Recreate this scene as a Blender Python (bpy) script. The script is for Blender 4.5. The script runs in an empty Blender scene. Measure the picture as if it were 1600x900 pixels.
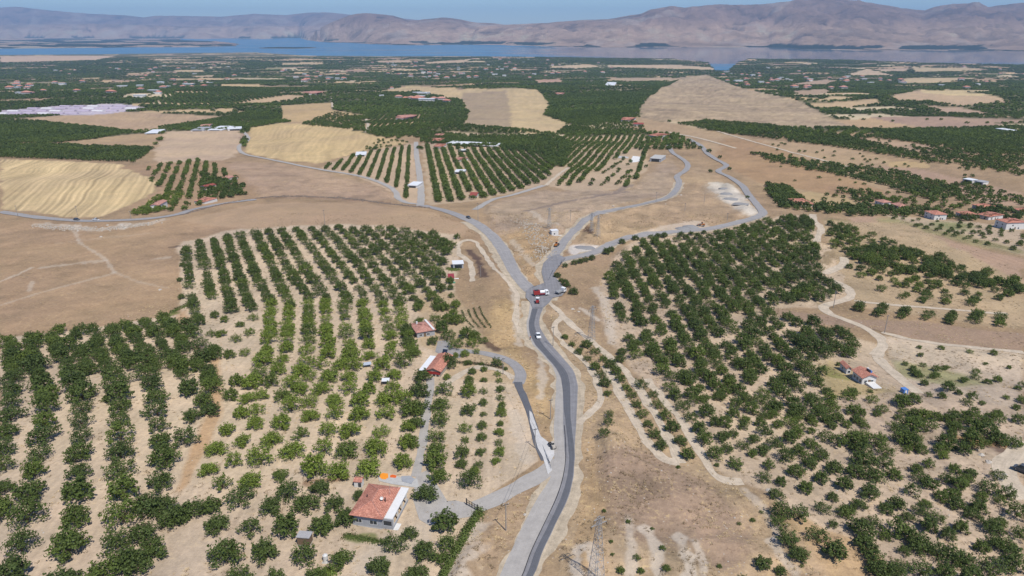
import bpy, bmesh, math, random
import numpy as np
from mathutils import Vector, Matrix
random.seed(7); RS = np.random.RandomState(11)
scn = bpy.context.scene
COL = scn.collection
R = math.radians

# ------------------------------------------------------------------ camera, sky, sun, exposure
CAMZ = 110.0
PITCH = R(20.8)
F = 1066.7                      # focal length in photo pixels (24 mm on 36 mm, 1600 px wide)
cam_d = bpy.data.cameras.new('camera'); cam_d.lens = 24; cam_d.sensor_width = 36
cam_d.clip_start = 0.5; cam_d.clip_end = 80000
cam = bpy.data.objects.new('camera', cam_d); COL.objects.link(cam)
cam.location = (0, 0, CAMZ); cam.rotation_euler = (R(90) - PITCH, 0, 0)
scn.camera = cam
SUN_EL, SUN_AZ = R(58), math.atan2(0.55, -0.835)      # direction to the sun: right and behind the camera
sdir = Vector((math.sin(SUN_AZ) * math.cos(SUN_EL), math.cos(SUN_AZ) * math.cos(SUN_EL), math.sin(SUN_EL)))
w = bpy.data.worlds.new('World'); scn.world = w; w.use_nodes = True
nt = w.node_tree; bg = nt.nodes['Background']
sky = nt.nodes.new('ShaderNodeTexSky'); sky.sky_type = 'NISHITA'; sky.sun_disc = False
sky.sun_elevation = SUN_EL; sky.sun_rotation = SUN_AZ
sky.altitude = 900; sky.air_density = 1.0; sky.dust_density = 0.15; sky.ozone_density = 3.0
tn = nt.nodes.new('ShaderNodeVectorMath'); tn.operation = 'MULTIPLY'; tn.inputs[1].default_value = (.80, .98, 1.22)   # clear, deep blue summer sky
nt.links.new(sky.outputs[0], tn.inputs[0]); nt.links.new(tn.outputs[0], bg.inputs[0]); bg.inputs[1].default_value = 0.094
sl = bpy.data.lights.new('sun', 'SUN'); sl.energy = 4.8; sl.angle = R(0.53); sl.color = (1, 0.955, 0.88)
so = bpy.data.objects.new('sun', sl); COL.objects.link(so); so.location = (0, 0, 400)
so.rotation_euler = sdir.to_track_quat('Z', 'Y').to_euler()
scn.view_settings.view_transform = 'Standard'; scn.view_settings.look = 'None'
scn.view_settings.exposure = 0.0; scn.view_settings.gamma = 1
scn.cycles.max_bounces = 6; scn.cycles.transparent_max_bounces = 8; scn.cycles.volume_bounces = 0
SUNC = np.array([1.0, 1.0, 1.0])
KLIT = 1.34                     # radiance of a white sunlit ground: target colour / KLIT = albedo

def lin(c):
    c = np.asarray(c, float) / 255.0
    return np.where(c <= 0.04045, c / 12.92, ((c + 0.055) / 1.055) ** 2.4)
def alb(c): return lin(c) / (KLIT * SUNC)

# ------------------------------------------------------------------ noise
def _hash(ix, iy, s):
    n = (ix.astype(np.int64) * 374761393 + iy.astype(np.int64) * 668265263 + s * 974634777) & 0xFFFFFFFF
    n = ((n ^ (n >> 13)) * 1274126177) & 0xFFFFFFFF
    n = n ^ (n >> 16)
    return (n & 0xFFFFFF) / float(0xFFFFFF)
def vnoise(x, y, s=0):
    x = np.asarray(x, float); y = np.asarray(y, float)
    ix = np.floor(x); iy = np.floor(y); fx = x - ix; fy = y - iy
    fx = fx * fx * (3 - 2 * fx); fy = fy * fy * (3 - 2 * fy)
    a = _hash(ix, iy, s); b = _hash(ix + 1, iy, s); c = _hash(ix, iy + 1, s); d = _hash(ix + 1, iy + 1, s)
    return (a * (1 - fx) + b * fx) * (1 - fy) + (c * (1 - fx) + d * fx) * fy
def fbm(x, y, o=4, s=0):
    t = 0; a = 0.5; tot = 0
    for k in range(o):
        t = t + a * vnoise(x * 2 ** k + 17.3 * k, y * 2 ** k - 9.1 * k, s + k); tot += a; a *= 0.5
    return t / tot
def sstep(a, b, x):
    t = np.clip((np.asarray(x, float) - a) / (b - a), 0, 1); return t * t * (3 - 2 * t)

# ------------------------------------------------------------------ projection
CP, SP = math.cos(PITCH), math.sin(PITCH)
def ray(px, py):
    a = (np.asarray(px, float) - 800) / F; b = (450 - np.asarray(py, float)) / F
    return a, CP + b * SP, -SP + b * CP
def project(x, y, z):
    dz = z - CAMZ
    dep = y * CP - dz * SP
    return 800 + F * x / dep, 450 - F * (y * SP + dz * CP) / dep, dep

MOUNDS = [(330, 1330, 170, 330, 14), (520, 900, 130, 200, 9), (-60, 1150, 150, 190, 8), (-560, 560, 170, 110, 5),
          (-170, 470, 140, 60, 4), (130, 520, 80, 70, 5), (1150, 1900, 400, 260, 14), (-1100, 2200, 500, 300, 12), (300, 2500, 500, 260, 10)]
def base(y):
    y = np.asarray(y, float)
    z = -0.05 * np.clip(y - 150, 0, 850) - 0.032 * np.clip(y - 1000, 0, None)
    return np.maximum(z, -147.5)
def hgt(x, y):
    x = np.asarray(x, float); y = np.asarray(y, float)
    z = base(y)
    amp = sstep(40, 300, y)
    z = z + amp * (fbm(x / 190 + 3, y / 150, 2, 5) - 0.5) * 9 * (1 - 0.5 * sstep(3500, 4200, y))
    z = z + (fbm(x / 28, y / 28, 2, 9) - 0.5) * 1.1
    for mx, my, sx, sy, a in MOUNDS:
        z = z + a * np.exp(-((x - mx) / sx) ** 2 - ((y - my) / sy) ** 2)
    er = np.exp(-((x - 62) / 62.) ** 2 - ((y - 445) / 75.) ** 2); rg = 1 - np.abs(2 * fbm(x / 26 + y / 90, y / 34, 3, 15) - 1)
    z = z + er * (rg - .6) * 5.0
    # road cutting bank right of the main road, dry hill slope in the middle
    z = z + 2.6 * np.exp(-((x + 8) / 9.0) ** 2) * sstep(250, 285, y) * (1 - sstep(330, 380, y))
    return np.maximum(z, -148.8)
def at(px, py, up=0.0):
    """pixels of the photo -> points on the terrain (optionally `up` metres above it)"""
    px = np.atleast_1d(np.asarray(px, float)); py = np.atleast_1d(np.asarray(py, float))
    dx, dy, dz = ray(px, py)
    ts = 60 * 1.012 ** np.arange(440)
    T = ts[None, :]
    f = (CAMZ + dz[:, None] * T) - up - hgt(dx[:, None] * T, dy[:, None] * T)
    neg = f < 0
    k = np.where(neg.any(1), neg.argmax(1), len(ts) - 1); k = np.maximum(k, 1)
    lo, hi = ts[k - 1], ts[k]
    for _ in range(14):
        m = (lo + hi) / 2
        g = (CAMZ + dz * m) - up - hgt(dx * m, dy * m)
        hi = np.where(g < 0, m, hi); lo = np.where(g < 0, lo, m)
    m = (lo + hi) / 2
    return np.stack([dx * m, dy * m], 1)
def atplane(px, py, z):
    dx, dy, dz = ray(px, py); t = (z - CAMZ) / dz
    return np.stack([dx * t, dy * t], -1)
def at1(px, py, up=0.0):
    p = at([px], [py], up)[0]; return Vector((p[0], p[1], float(hgt(p[0], p[1]))))

def densify(P, step=8, closed=True):
    P = np.asarray(P, float); out = []
    n = len(P)
    for i in range(n if closed else n - 1):
        a, b = P[i], P[(i + 1) % n]
        m = max(1, int(np.hypot(*(b - a)) / step))
        for j in range(m): out.append(a + (b - a) * j / m)
    if not closed: out.append(P[-1])
    return np.array(out)
def wpoly(P):
    D = densify(P, 12); return at(D[:, 0], D[:, 1])
def inpoly(x, y, W):
    res = np.zeros(x.shape, bool)
    bb = (x >= W[:, 0].min()) & (x <= W[:, 0].max()) & (y >= W[:, 1].min()) & (y <= W[:, 1].max())
    idx = np.nonzero(bb)
    if len(idx[0]) == 0: return res
    X = x[idx]; Y = y[idx]; r = np.zeros(X.shape, bool)
    n = len(W); j = n - 1
    for i in range(n):
        xi, yi = W[i]; xj, yj = W[j]
        if yi != yj:
            c = ((yi > Y) != (yj > Y)) & (X < (xj - xi) * (Y - yi) / (yj - yi) + xi)
            r ^= c
        j = i
    res[idx] = r; return res

# ------------------------------------------------------------------ materials
def newmat(name):
    m = bpy.data.materials.new(name); m.use_nodes = True
    return m, m.node_tree, m.node_tree.nodes['Principled BSDF']
def N(nt, typ, **kw):
    n = nt.nodes.new(typ)
    for k, v in kw.items(): setattr(n, k, v)
    return n
def math_(nt, op, a, b=None):
    n = N(nt, 'ShaderNodeMath', operation=op)
    for i, v in enumerate((a, b)):
        if v is None: continue
        if isinstance(v, (int, float)): n.inputs[i].default_value = v
        else: nt.links.new(v, n.inputs[i])
    return n.outputs[0]
def noise_(nt, vec, scale, detail=3, rough=0.6):
    n = N(nt, 'ShaderNodeTexNoise'); n.inputs['Scale'].default_value = scale
    n.inputs['Detail'].default_value = detail; n.inputs['Roughness'].default_value = rough
    nt.links.new(vec, n.inputs['Vector']); return n.outputs['Fac']
def mulcol(nt, col, fac):
    n = N(nt, 'ShaderNodeVectorMath', operation='MULTIPLY'); nt.links.new(col, n.inputs[0])
    c = N(nt, 'ShaderNodeCombineXYZ')
    for i in range(3): nt.links.new(fac, c.inputs[i])
    nt.links.new(c.outputs[0], n.inputs[1]); return n.outputs[0]
def rng(nt, v, a, b, c, d):
    n = N(nt, 'ShaderNodeMapRange'); nt.links.new(v, n.inputs[0])
    for i, q in enumerate((a, b, c, d)): n.inputs[i + 1].default_value = q
    return n.outputs[0]
def mixc(nt, fac, a, b):
    n = N(nt, 'ShaderNodeMix', data_type='RGBA')
    if isinstance(fac, (int, float)): n.inputs[0].default_value = fac
    else: nt.links.new(fac, n.inputs[0])
    for s, v in ((6, a), (7, b)):
        if isinstance(v, tuple): n.inputs[s].default_value = (*v[:3], 1)
        else: nt.links.new(v, n.inputs[s])
    return n.outputs[2]

def ground_mat():
    m, nt, b = newmat('ground_soil')
    at_ = N(nt, 'ShaderNodeAttribute', attribute_name='tone'); gr = N(nt, 'ShaderNodeAttribute', attribute_name='grass')
    geo = N(nt, 'ShaderNodeNewGeometry'); P = geo.outputs['Position']
    n1 = noise_(nt, P, 0.9, 4, 0.7); n2 = noise_(nt, P, 0.22, 4, 0.65); n3 = noise_(nt, P, 3.0, 2, 0.6)
    s = rng(nt, n1, 0.3, 0.7, 0.86, 1.14)
    col = mulcol(nt, at_.outputs['Color'], s)
    # dry tufts and darker weeds where the ground is rough grass
    g = gr.outputs['Fac']
    tuft = math_(nt, 'MULTIPLY', rng(nt, n1, 0.53, 0.66, 0, 1), rng(nt, n2, 0.42, 0.6, 0, 1))
    col = mixc(nt, math_(nt, 'MULTIPLY', math_(nt, 'MULTIPLY', tuft, g), 0.62), col, tuple(alb((225, 196, 140))))
    n4 = noise_(nt, P, 0.5, 5, 0.75)
    weed = rng(nt, n4, 0.53, 0.66, 0, 0.5)
    col = mixc(nt, math_(nt, 'MULTIPLY', weed, g), col, tuple(alb((118, 96, 78))))
    v = N(nt, 'ShaderNodeTexVoronoi'); v.inputs['Scale'].default_value = 0.7; nt.links.new(P, v.inputs['Vector'])
    dot = math_(nt, 'MULTIPLY', rng(nt, v.outputs['Distance'], 0.10, 0.2, 1, 0), rng(nt, n2, 0.5, 0.62, 0, 1))
    col = mixc(nt, math_(nt, 'MULTIPLY', math_(nt, 'MULTIPLY', dot, g), 0.8), col, tuple(alb((214, 204, 190))))
    nt.links.new(col, b.inputs['Base Color']); b.inputs['Roughness'].default_value = 0.95
    b.inputs['Specular IOR Level'].default_value = 0.1
    bp = N(nt, 'ShaderNodeBump'); bp.inputs['Strength'].default_value = 0.55; bp.inputs['Distance'].default_value = 0.35
    hsum = math_(nt, 'ADD', n1, math_(nt, 'MULTIPLY', n3, 0.35))
    nt.links.new(hsum, bp.inputs['Height']); nt.links.new(bp.outputs[0], b.inputs['Normal'])
    return m
MG = ground_mat()

def simple(name, rgb, rough=0.7, spec=0.3, var=0.12, scale=1.5, metal=0.0, streak=None, bump=0.0):
    """rgb = real base colour (linear). noise mottling in object space"""
    m, nt, b = newmat(name)
    tc = N(nt, 'ShaderNodeTexCoord'); P = tc.outputs['Object']
    if streak:
        mp = N(nt, 'ShaderNodeMapping'); mp.inputs['Scale'].default_value = streak; nt.links.new(P, mp.inputs[0]); P = mp.outputs[0]
    n = noise_(nt, P, scale, 4, 0.65)
    rgbn = N(nt, 'ShaderNodeRGB'); rgbn.outputs[0].default_value = (*[float(q) for q in rgb[:3]], 1)
    nt.links.new(mulcol(nt, rgbn.outputs[0], rng(nt, n, 0.25, 0.75, 1 - var, 1 + var)), b.inputs['Base Color'])
    b.inputs['Roughness'].default_value = rough; b.inputs['Specular IOR Level'].default_value = spec
    b.inputs['Metallic'].default_value = metal
    if bump:
        bp = N(nt, 'ShaderNodeBump'); bp.inputs['Strength'].default_value = bump; bp.inputs['Distance'].default_value = 0.05
        nt.links.new(n, bp.inputs['Height']); nt.links.new(bp.outputs[0], b.inputs['Normal'])
    return m
def road_mat(name, rgb, var, rough=0.85, stripe=0.0, scale=1.0):
    m, nt, b = newmat(name)
    uv = N(nt, 'ShaderNodeUVMap'); mp = N(nt, 'ShaderNodeMapping'); mp.inputs['Scale'].default_value = (7, 0.02, 1)
    nt.links.new(uv.outputs[0], mp.inputs[0])
    s1 = noise_(nt, mp.outputs[0], 1.0, 3, 0.7)
    geo = N(nt, 'ShaderNodeNewGeometry'); n1 = noise_(nt, geo.outputs['Position'], 0.35 * scale, 4, 0.7); n2 = noise_(nt, geo.outputs['Position'], 2.5 * scale, 3, 0.7)
    f = math_(nt, 'ADD', rng(nt, s1, 0.3, 0.7, 1 - stripe, 1 + stripe), rng(nt, n1, 0.3, 0.7, -var, var))
    f = math_(nt, 'ADD', f, rng(nt, n2, 0.3, 0.7, -var * 0.5, var * 0.5))
    rgbn = N(nt, 'ShaderNodeRGB'); rgbn.outputs[0].default_value = (*[float(q) for q in rgb], 1)
    nt.links.new(mulcol(nt, rgbn.outputs[0], f), b.inputs['Base Color'])
    b.inputs['Roughness'].default_value = rough; b.inputs['Specular IOR Level'].default_value = 0.25
    bp = N(nt, 'ShaderNodeBump'); bp.inputs['Strength'].default_value = 0.3; bp.inputs['Distance'].default_value = 0.05
    nt.links.new(n2, bp.inputs['Height']); nt.links.new(bp.outputs[0], b.inputs['Normal'])
    return m
M = {}
M['asphalt'] = road_mat('worn_asphalt', alb((146, 144, 146)), 0.14, stripe=0.16)
M['new_asphalt'] = road_mat('fresh_asphalt', alb((108, 109, 114)), 0.10, stripe=0.16)
M['old_asphalt'] = road_mat('old_asphalt', alb((166, 162, 160)), 0.12, stripe=0.10)
M['gravel'] = road_mat('road_gravel', alb((184, 178, 171)), 0.12, stripe=0.06)
M['shoulder'] = road_mat('road_shoulder_gravel', alb((198, 181, 156)), 0.26, stripe=0.12)
M['dirt'] = road_mat('dirt_track', alb((211, 194, 171)), 0.2, stripe=0.14)
M['white_spill'] = road_mat('white_lime_spill', alb((216, 213, 209)), 0.14)
M['tar'] = road_mat('tar_joint', alb((62, 62, 66)), 0.1)
M['trunk'] = simple('bark', (0.11, 0.085, 0.06), 0.9, 0.1, 0.3, 4)
M['white_wall'] = simple('white_plaster', (0.62, 0.61, 0.59), 0.85, 0.2, 0.08, 0.8)
M['grey_wall'] = simple('grey_plaster', (0.34, 0.35, 0.37), 0.85, 0.2, 0.12, 0.9)
M['stone_wall'] = simple('stone_wall', (0.36, 0.32, 0.27), 0.9, 0.15, 0.3, 3, bump=0.6)
M['concrete'] = simple('concrete', (0.42, 0.41, 0.39), 0.85, 0.2, 0.14, 1.2)
M['white_roof'] = simple('white_roof_screed', (0.66, 0.65, 0.63), 0.7, 0.3, 0.06, 0.7)
M['glass'] = simple('window_glass', (0.03, 0.04, 0.05), 0.12, 0.6, 0.1, 1)
M['frame'] = simple('white_frame', (0.7, 0.7, 0.69), 0.5, 0.4, 0.04, 1)
M['dark_metal'] = simple('dark_metal', (0.05, 0.05, 0.055), 0.5, 0.4, 0.15, 3, metal=0.4)
M['galv'] = simple('galvanised_steel', (0.34, 0.35, 0.36), 0.6, 0.5, 0.15, 3, metal=0.2)
M['sheet'] = simple('corrugated_sheet', (0.36, 0.35, 0.35), 0.5, 0.4, 0.18, 1.4, streak=(8, 0.6, 1))
M['white_sheet'] = simple('white_sheet_roof', (0.68, 0.69, 0.7), 0.5, 0.4, 0.07, 1.0, streak=(6, 0.6, 1))
M['wood'] = simple('weathered_wood', (0.17, 0.12, 0.08), 0.85, 0.2, 0.25, 3, streak=(1, 1, 8))
M['pole'] = simple('pole_concrete', (0.28, 0.26, 0.24), 0.8, 0.2, 0.15, 3)
M['tyre'] = simple('rubber', (0.02, 0.02, 0.021), 0.85, 0.2, 0.1, 4)
M['car_white'] = simple('white_paint', (0.75, 0.75, 0.75), 0.28, 0.5, 0.02, 1)
M['car_grey'] = simple('dark_grey_paint', (0.07, 0.075, 0.085), 0.3, 0.5, 0.03, 1)
M['red_paint'] = simple('red_paint', (0.30, 0.03, 0.028), 0.4, 0.5, 0.12, 2)
M['orange_paint'] = simple('orange_machine_paint', (0.45, 0.16, 0.03), 0.45, 0.5, 0.12, 2)
M['lamp'] = simple('lamp_glass', (0.6, 0.6, 0.55), 0.2, 0.6, 0.02, 1)
M['tail'] = simple('tail_lamp_red', (0.4, 0.02, 0.02), 0.3, 0.5, 0.02, 1)
M['blue'] = simple('blue_plastic', (0.08, 0.2, 0.5), 0.5, 0.4, 0.06, 1)
M['orange'] = simple('apricots_drying_orange', (0.75, 0.27, 0.03), 0.8, 0.2, 0.25, 8, bump=0.5)
M['red_fruit'] = simple('apricots_drying_red', (0.62, 0.12, 0.03), 0.8, 0.2, 0.25, 8, bump=0.5)
M['slab'] = simple('grey_slab', (0.3, 0.31, 0.33), 0.85, 0.2, 0.12, 1)
M['skin'] = simple('skin', (0.42, 0.26, 0.18), 0.6, 0.3, 0.03, 2)
M['hivis'] = simple('orange_vest', (0.8, 0.2, 0.03), 0.7, 0.2, 0.05, 4)
M['denim'] = simple('dark_trousers', (0.04, 0.05, 0.09), 0.85, 0.2, 0.1, 4)
M['hair'] = simple('dark_hair', (0.02, 0.015, 0.01), 0.7, 0.2, 0.1, 4)
M['rock'] = simple('pale_rock', (0.42, 0.38, 0.33), 0.9, 0.15, 0.25, 1.0, bump=0.5)
M['blackpv'] = simple('solar_panel', (0.02, 0.025, 0.04), 0.2, 0.6, 0.05, 2)
M['gravel_heap'] = simple('dark_gravel', (0.24, 0.235, 0.235), 0.9, 0.15, 0.2, 2, bump=0.4)
M['burnt'] = simple('burnt_bush', (0.05, 0.035, 0.03), 0.9, 0.1, 0.3, 4)

def tile_mat(name, rgb):
    m, nt, b = newmat(name)
    uv = N(nt, 'ShaderNodeUVMap'); br = N(nt, 'ShaderNodeTexBrick'); nt.links.new(uv.outputs[0], br.inputs['Vector'])
    br.inputs['Scale'].default_value = 1.0; br.inputs['Brick Width'].default_value = 0.3; br.inputs['Row Height'].default_value = 0.38
    br.inputs['Mortar Size'].default_value = 0.035; br.inputs['Bias'].default_value = 0.0
    a = [float(q) for q in rgb]
    br.inputs['Color1'].default_value = (a[0] * 0.78, a[1] * 0.72, a[2] * 0.72, 1); br.inputs['Color2'].default_value = (a[0] * 1.2, a[1] * 1.28, a[2] * 1.3, 1)
    br.inputs['Mortar'].default_value = (a[0] * 0.45, a[1] * 0.4, a[2] * 0.4, 1)
    geo = N(nt, 'ShaderNodeNewGeometry'); n1 = noise_(nt, geo.outputs['Position'], 0.8, 4, 0.7)
    nt.links.new(mulcol(nt, br.outputs['Color'], rng(nt, n1, 0.3, 0.7, 0.78, 1.2)), b.inputs['Base Color'])
    b.inputs['Roughness'].default_value = 0.85; b.inputs['Specular IOR Level'].default_value = 0.15
    w_ = N(nt, 'ShaderNodeTexWave', wave_type='BANDS', bands_direction='X'); w_.inputs['Scale'].default_value = 3.3 / 2
    nt.links.new(uv.outputs[0], w_.inputs['Vector'])
    bp = N(nt, 'ShaderNodeBump'); bp.inputs['Strength'].default_value = 0.8; bp.inputs['Distance'].default_value = 0.06
    nt.links.new(w_.outputs['Fac'], bp.inputs['Height']); nt.links.new(bp.outputs[0], b.inputs['Normal'])
    return m
M['tile'] = tile_mat('clay_roof_tiles', (0.60, 0.27, 0.19))
M['tile_pink'] = tile_mat('faded_clay_tiles', (0.58, 0.30, 0.235))
M['tile_dark'] = tile_mat('dark_red_tiles', (0.36, 0.10, 0.08))

def leaf_mat(name, dark, bright):
    m, nt, b = newmat(name)
    a = N(nt, 'ShaderNodeAttribute', attribute_name='tint', attribute_type='INSTANCER')
    tc = N(nt, 'ShaderNodeTexCoord'); n = noise_(nt, tc.outputs['Object'], 1.3, 3, 0.7)
    col = mixc(nt, a.outputs['Fac'], dark, bright)
    col = mulcol(nt, col, rng(nt, n, 0.3, 0.7, 0.62, 1.42))
    nt.links.new(col, b.inputs['Base Color']); b.inputs['Roughness'].default_value = 0.6; b.inputs['Specular IOR Level'].default_value = 0.25
    tr = N(nt, 'ShaderNodeBsdfTranslucent'); nt.links.new(mulcol(nt, col, math_(nt, 'ADD', 1.3, 0.0)), tr.inputs['Color'])
    mx = N(nt, 'ShaderNodeMixShader'); mx.inputs[0].default_value = 0.22
    nt.links.new(b.outputs[0], mx.inputs[1]); nt.links.new(tr.outputs[0], mx.inputs[2])
    nt.links.new(mx.outputs[0], nt.nodes['Material Output'].inputs[0])
    return m
M['leaf'] = leaf_mat('apricot_leaves', (0.062, 0.089, 0.024), (0.195, 0.255, 0.036))
M['bushleaf'] = leaf_mat('shrub_leaves', (0.045, 0.060, 0.026), (0.14, 0.19, 0.035))

# ------------------------------------------------------------------ object helpers
def mesh_obj(name, verts, faces, mat=None, parent=None, smooth=False, kind=None):
    me = bpy.data.meshes.new(name)
    me.from_pydata([tuple(v) for v in verts], [], [tuple(f) for f in faces])
    me.update()
    if smooth: me.polygons.foreach_set('use_smooth', [True] * len(me.polygons))
    if mat: me.materials.append(mat)
    o = bpy.data.objects.new(name, me); COL.objects.link(o)
    if parent: o.parent = parent
    if kind: o['kind'] = kind
    return o
def empty(name, loc, rz=0, label=None, cat=None, group=None):
    o = bpy.data.objects.new(name, None); COL.objects.link(o); o.location = loc; o.rotation_euler = (0, 0, rz); o.empty_display_size = 0.5
    if label: o['label'] = label
    if cat: o['category'] = cat
    if group: o['group'] = group
    return o
def tag(o, label, cat, group=None):
    o['label'] = label; o['category'] = cat
    if group: o['group'] = group
    return o
class MB:
    def __init__(s): s.v = []; s.f = []
    def add(s, v, f):
        k = len(s.v); s.v += [tuple(q) for q in v]; s.f += [tuple(i + k for i in q) for q in f]; return s
    def box(s, x0, x1, y0, y1, z0, z1, tx=0, ty=0):
        """tx, ty: taper of the top"""
        v = [(x0, y0, z0), (x1, y0, z0), (x1, y1, z0), (x0, y1, z0), (x0 + tx, y0 + ty, z1), (x1 - tx, y0 + ty, z1), (x1 - tx, y1 - ty, z1), (x0 + tx, y1 - ty, z1)]
        return s.add(v, [(3, 2, 1, 0), (4, 5, 6, 7), (0, 1, 5, 4), (1, 2, 6, 5), (2, 3, 7, 6), (3, 0, 4, 7)])
    def tube(s, a, b, r0, r1=None, n=8, cap=True):
        r1 = r0 if r1 is None else r1
        a = Vector(a); b = Vector(b); d = (b - a).normalized()
        u = d.orthogonal().normalized(); w_ = d.cross(u)
        v = []
        for p, r in ((a, r0), (b, r1)):
            for i in range(n):
                t = 2 * math.pi * i / n; v.append(p + (u * math.cos(t) + w_ * math.sin(t)) * r)
        f = [(i, (i + 1) % n, n + (i + 1) % n, n + i) for i in range(n)]
        if cap: f += [tuple(range(n - 1, -1, -1)), tuple(range(n, 2 * n))]
        return s.add(v, f)
    def prism(s, prof, y0, y1):
        """profile in x,z extruded along y"""
        n = len(prof); v = [(x, y0, z) for x, z in prof] + [(x, y1, z) for x, z in prof]
        return s.add(v, [tuple(range(n)), tuple(range(2 * n - 1, n - 1, -1))] + [(i, n + i, n + (i + 1) % n, (i + 1) % n) for i in range(n)])
    def obj(s, name, mat, parent=None, smooth=False, bevel=0.0, kind=None):
        o = mesh_obj(name, s.v, s.f, mat, parent, smooth, kind)
        bm = bmesh.new(); bm.from_mesh(o.data); bmesh.ops.recalc_face_normals(bm, faces=bm.faces)
        if bevel: bmesh.ops.bevel(bm, geom=[e for e in bm.edges], offset=bevel, segments=1, affect='EDGES')
        bm.to_mesh(o.data); bm.free()
        return o
    def stack(s): return s

# ------------------------------------------------------------------ land use (photo outlines -> world polygons)
LAND = []    # (name, polygon world, colour, grass, stripe(dir px line, period, amount), object name)
def land(poly, col, grass=0.3, stripe=None, var=0.10, obj=None, warp=1.0, soft=None):
    if soft is None: soft = 5.0 if grass >= .7 else (2.0 if grass >= .35 else .8)
    LAND.append(dict(soft=soft, W=wpoly(poly), c=alb(col), g=grass, s=stripe, v=var, o=obj, warp=warp))
DRY = (172, 146, 116)
# hillsides and soils, far to near
land([(1050, 122), (1105, 117), (1160, 138), (1250, 158), (1330, 200), (1200, 200), (1060, 192), (1000, 185), (1000, 165)], (182, 160, 132), 0.5, (((1000, 180), (1250, 165)), 30, .09), var=.22)
land([(980, 180), (1070, 196), (1190, 218), (1330, 232), (1420, 262), (1400, 300), (1300, 318), (1190, 290), (1060, 210), (980, 205)], (187, 160, 128), 0.4, (((1100, 225), (1300, 262)), 14, .05), obj='hillside_field')
land([(0, 345), (262, 345), (400, 316), (560, 314), (690, 334), (742, 352), (765, 385), (720, 375), (560, 352), (380, 362), (280, 380), (285, 470), (290, 500), (130, 520), (0, 530)], (176, 148, 118), 0.55, (((0, 430), (280, 395)), 9, .05), var=.13, obj='brown_hillside')
land([(280, 345), (400, 318), (560, 316), (680, 334), (735, 356), (720, 372), (560, 350), (380, 358)], (186, 158, 128), 0.2, var=.08)
land([(0, 248), (60, 250), (120, 253), (185, 257), (215, 270), (250, 283), (240, 300), (210, 318), (160, 338), (120, 340), (60, 332), (0, 325)], (212, 186, 142), 0.05, (((40, 332), (130, 262)), 5.0, .27), var=.08, obj='stubble_field')
land([(352, 253), (440, 256), (520, 272), (590, 292), (616, 305), (620, 317), (500, 311), (400, 307), (375, 285), (345, 262)], (182, 155, 130), 0.9, (((380, 300), (600, 310)), 7, .06), obj='fallow_field')
land([(258, 205), (375, 203), (378, 225), (370, 243), (345, 252), (300, 252), (238, 262), (245, 235)], (202, 176, 148), 0.1, (((250, 250), (330, 205)), 8, .04), obj='pale_fallow_field')
land([(188, 262), (240, 255), (345, 250), (395, 290), (410, 312), (300, 332), (220, 336), (205, 322), (245, 300), (252, 284), (215, 268)], (176, 147, 118), 0.5)
land([(390, 200), (440, 192), (500, 195), (560, 205), (600, 215), (640, 224), (560, 237), (500, 256), (440, 250), (400, 243), (382, 235)], (208, 181, 136), 0.05, (((400, 240), (460, 205)), 8, .13), obj='stubble_field')
land([(440, 165), (520, 160), (520, 172), (570, 180), (520, 190), (460, 192), (440, 185)], (196, 168, 128), 0.2)
land([(75, 226), (200, 210), (252, 207), (240, 232), (150, 227)], (188, 160, 126), 0.2)
land([(20, 186), (100, 180), (210, 175), (350, 182), (300, 195), (250, 203), (200, 206), (100, 193)], (190, 162, 132), 0.1, (((60, 200), (120, 178)), 10, .08), obj='ploughed_field')
land([(0, 173), (100, 165), (190, 162), (232, 169), (170, 178), (120, 180), (0, 181)], (198, 186, 194), 0.0, var=.2)
land([(718, 140), (800, 137), (840, 140), (858, 160), (850, 180), (888, 193), (868, 212), (830, 208), (790, 203), (725, 195), (733, 175), (718, 155), (660, 145), (590, 143), (640, 134)], (206, 181, 140), 0.1, (((800, 205), (800, 145)), 22, .06), obj='stubble_field')
land([(722, 146), (790, 141), (795, 160), (800, 203), (726, 194), (733, 175), (720, 155)], (176, 155, 128), 0.1, (((730, 190), (780, 150)), 9, .04), obj='fallow_field')
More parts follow.
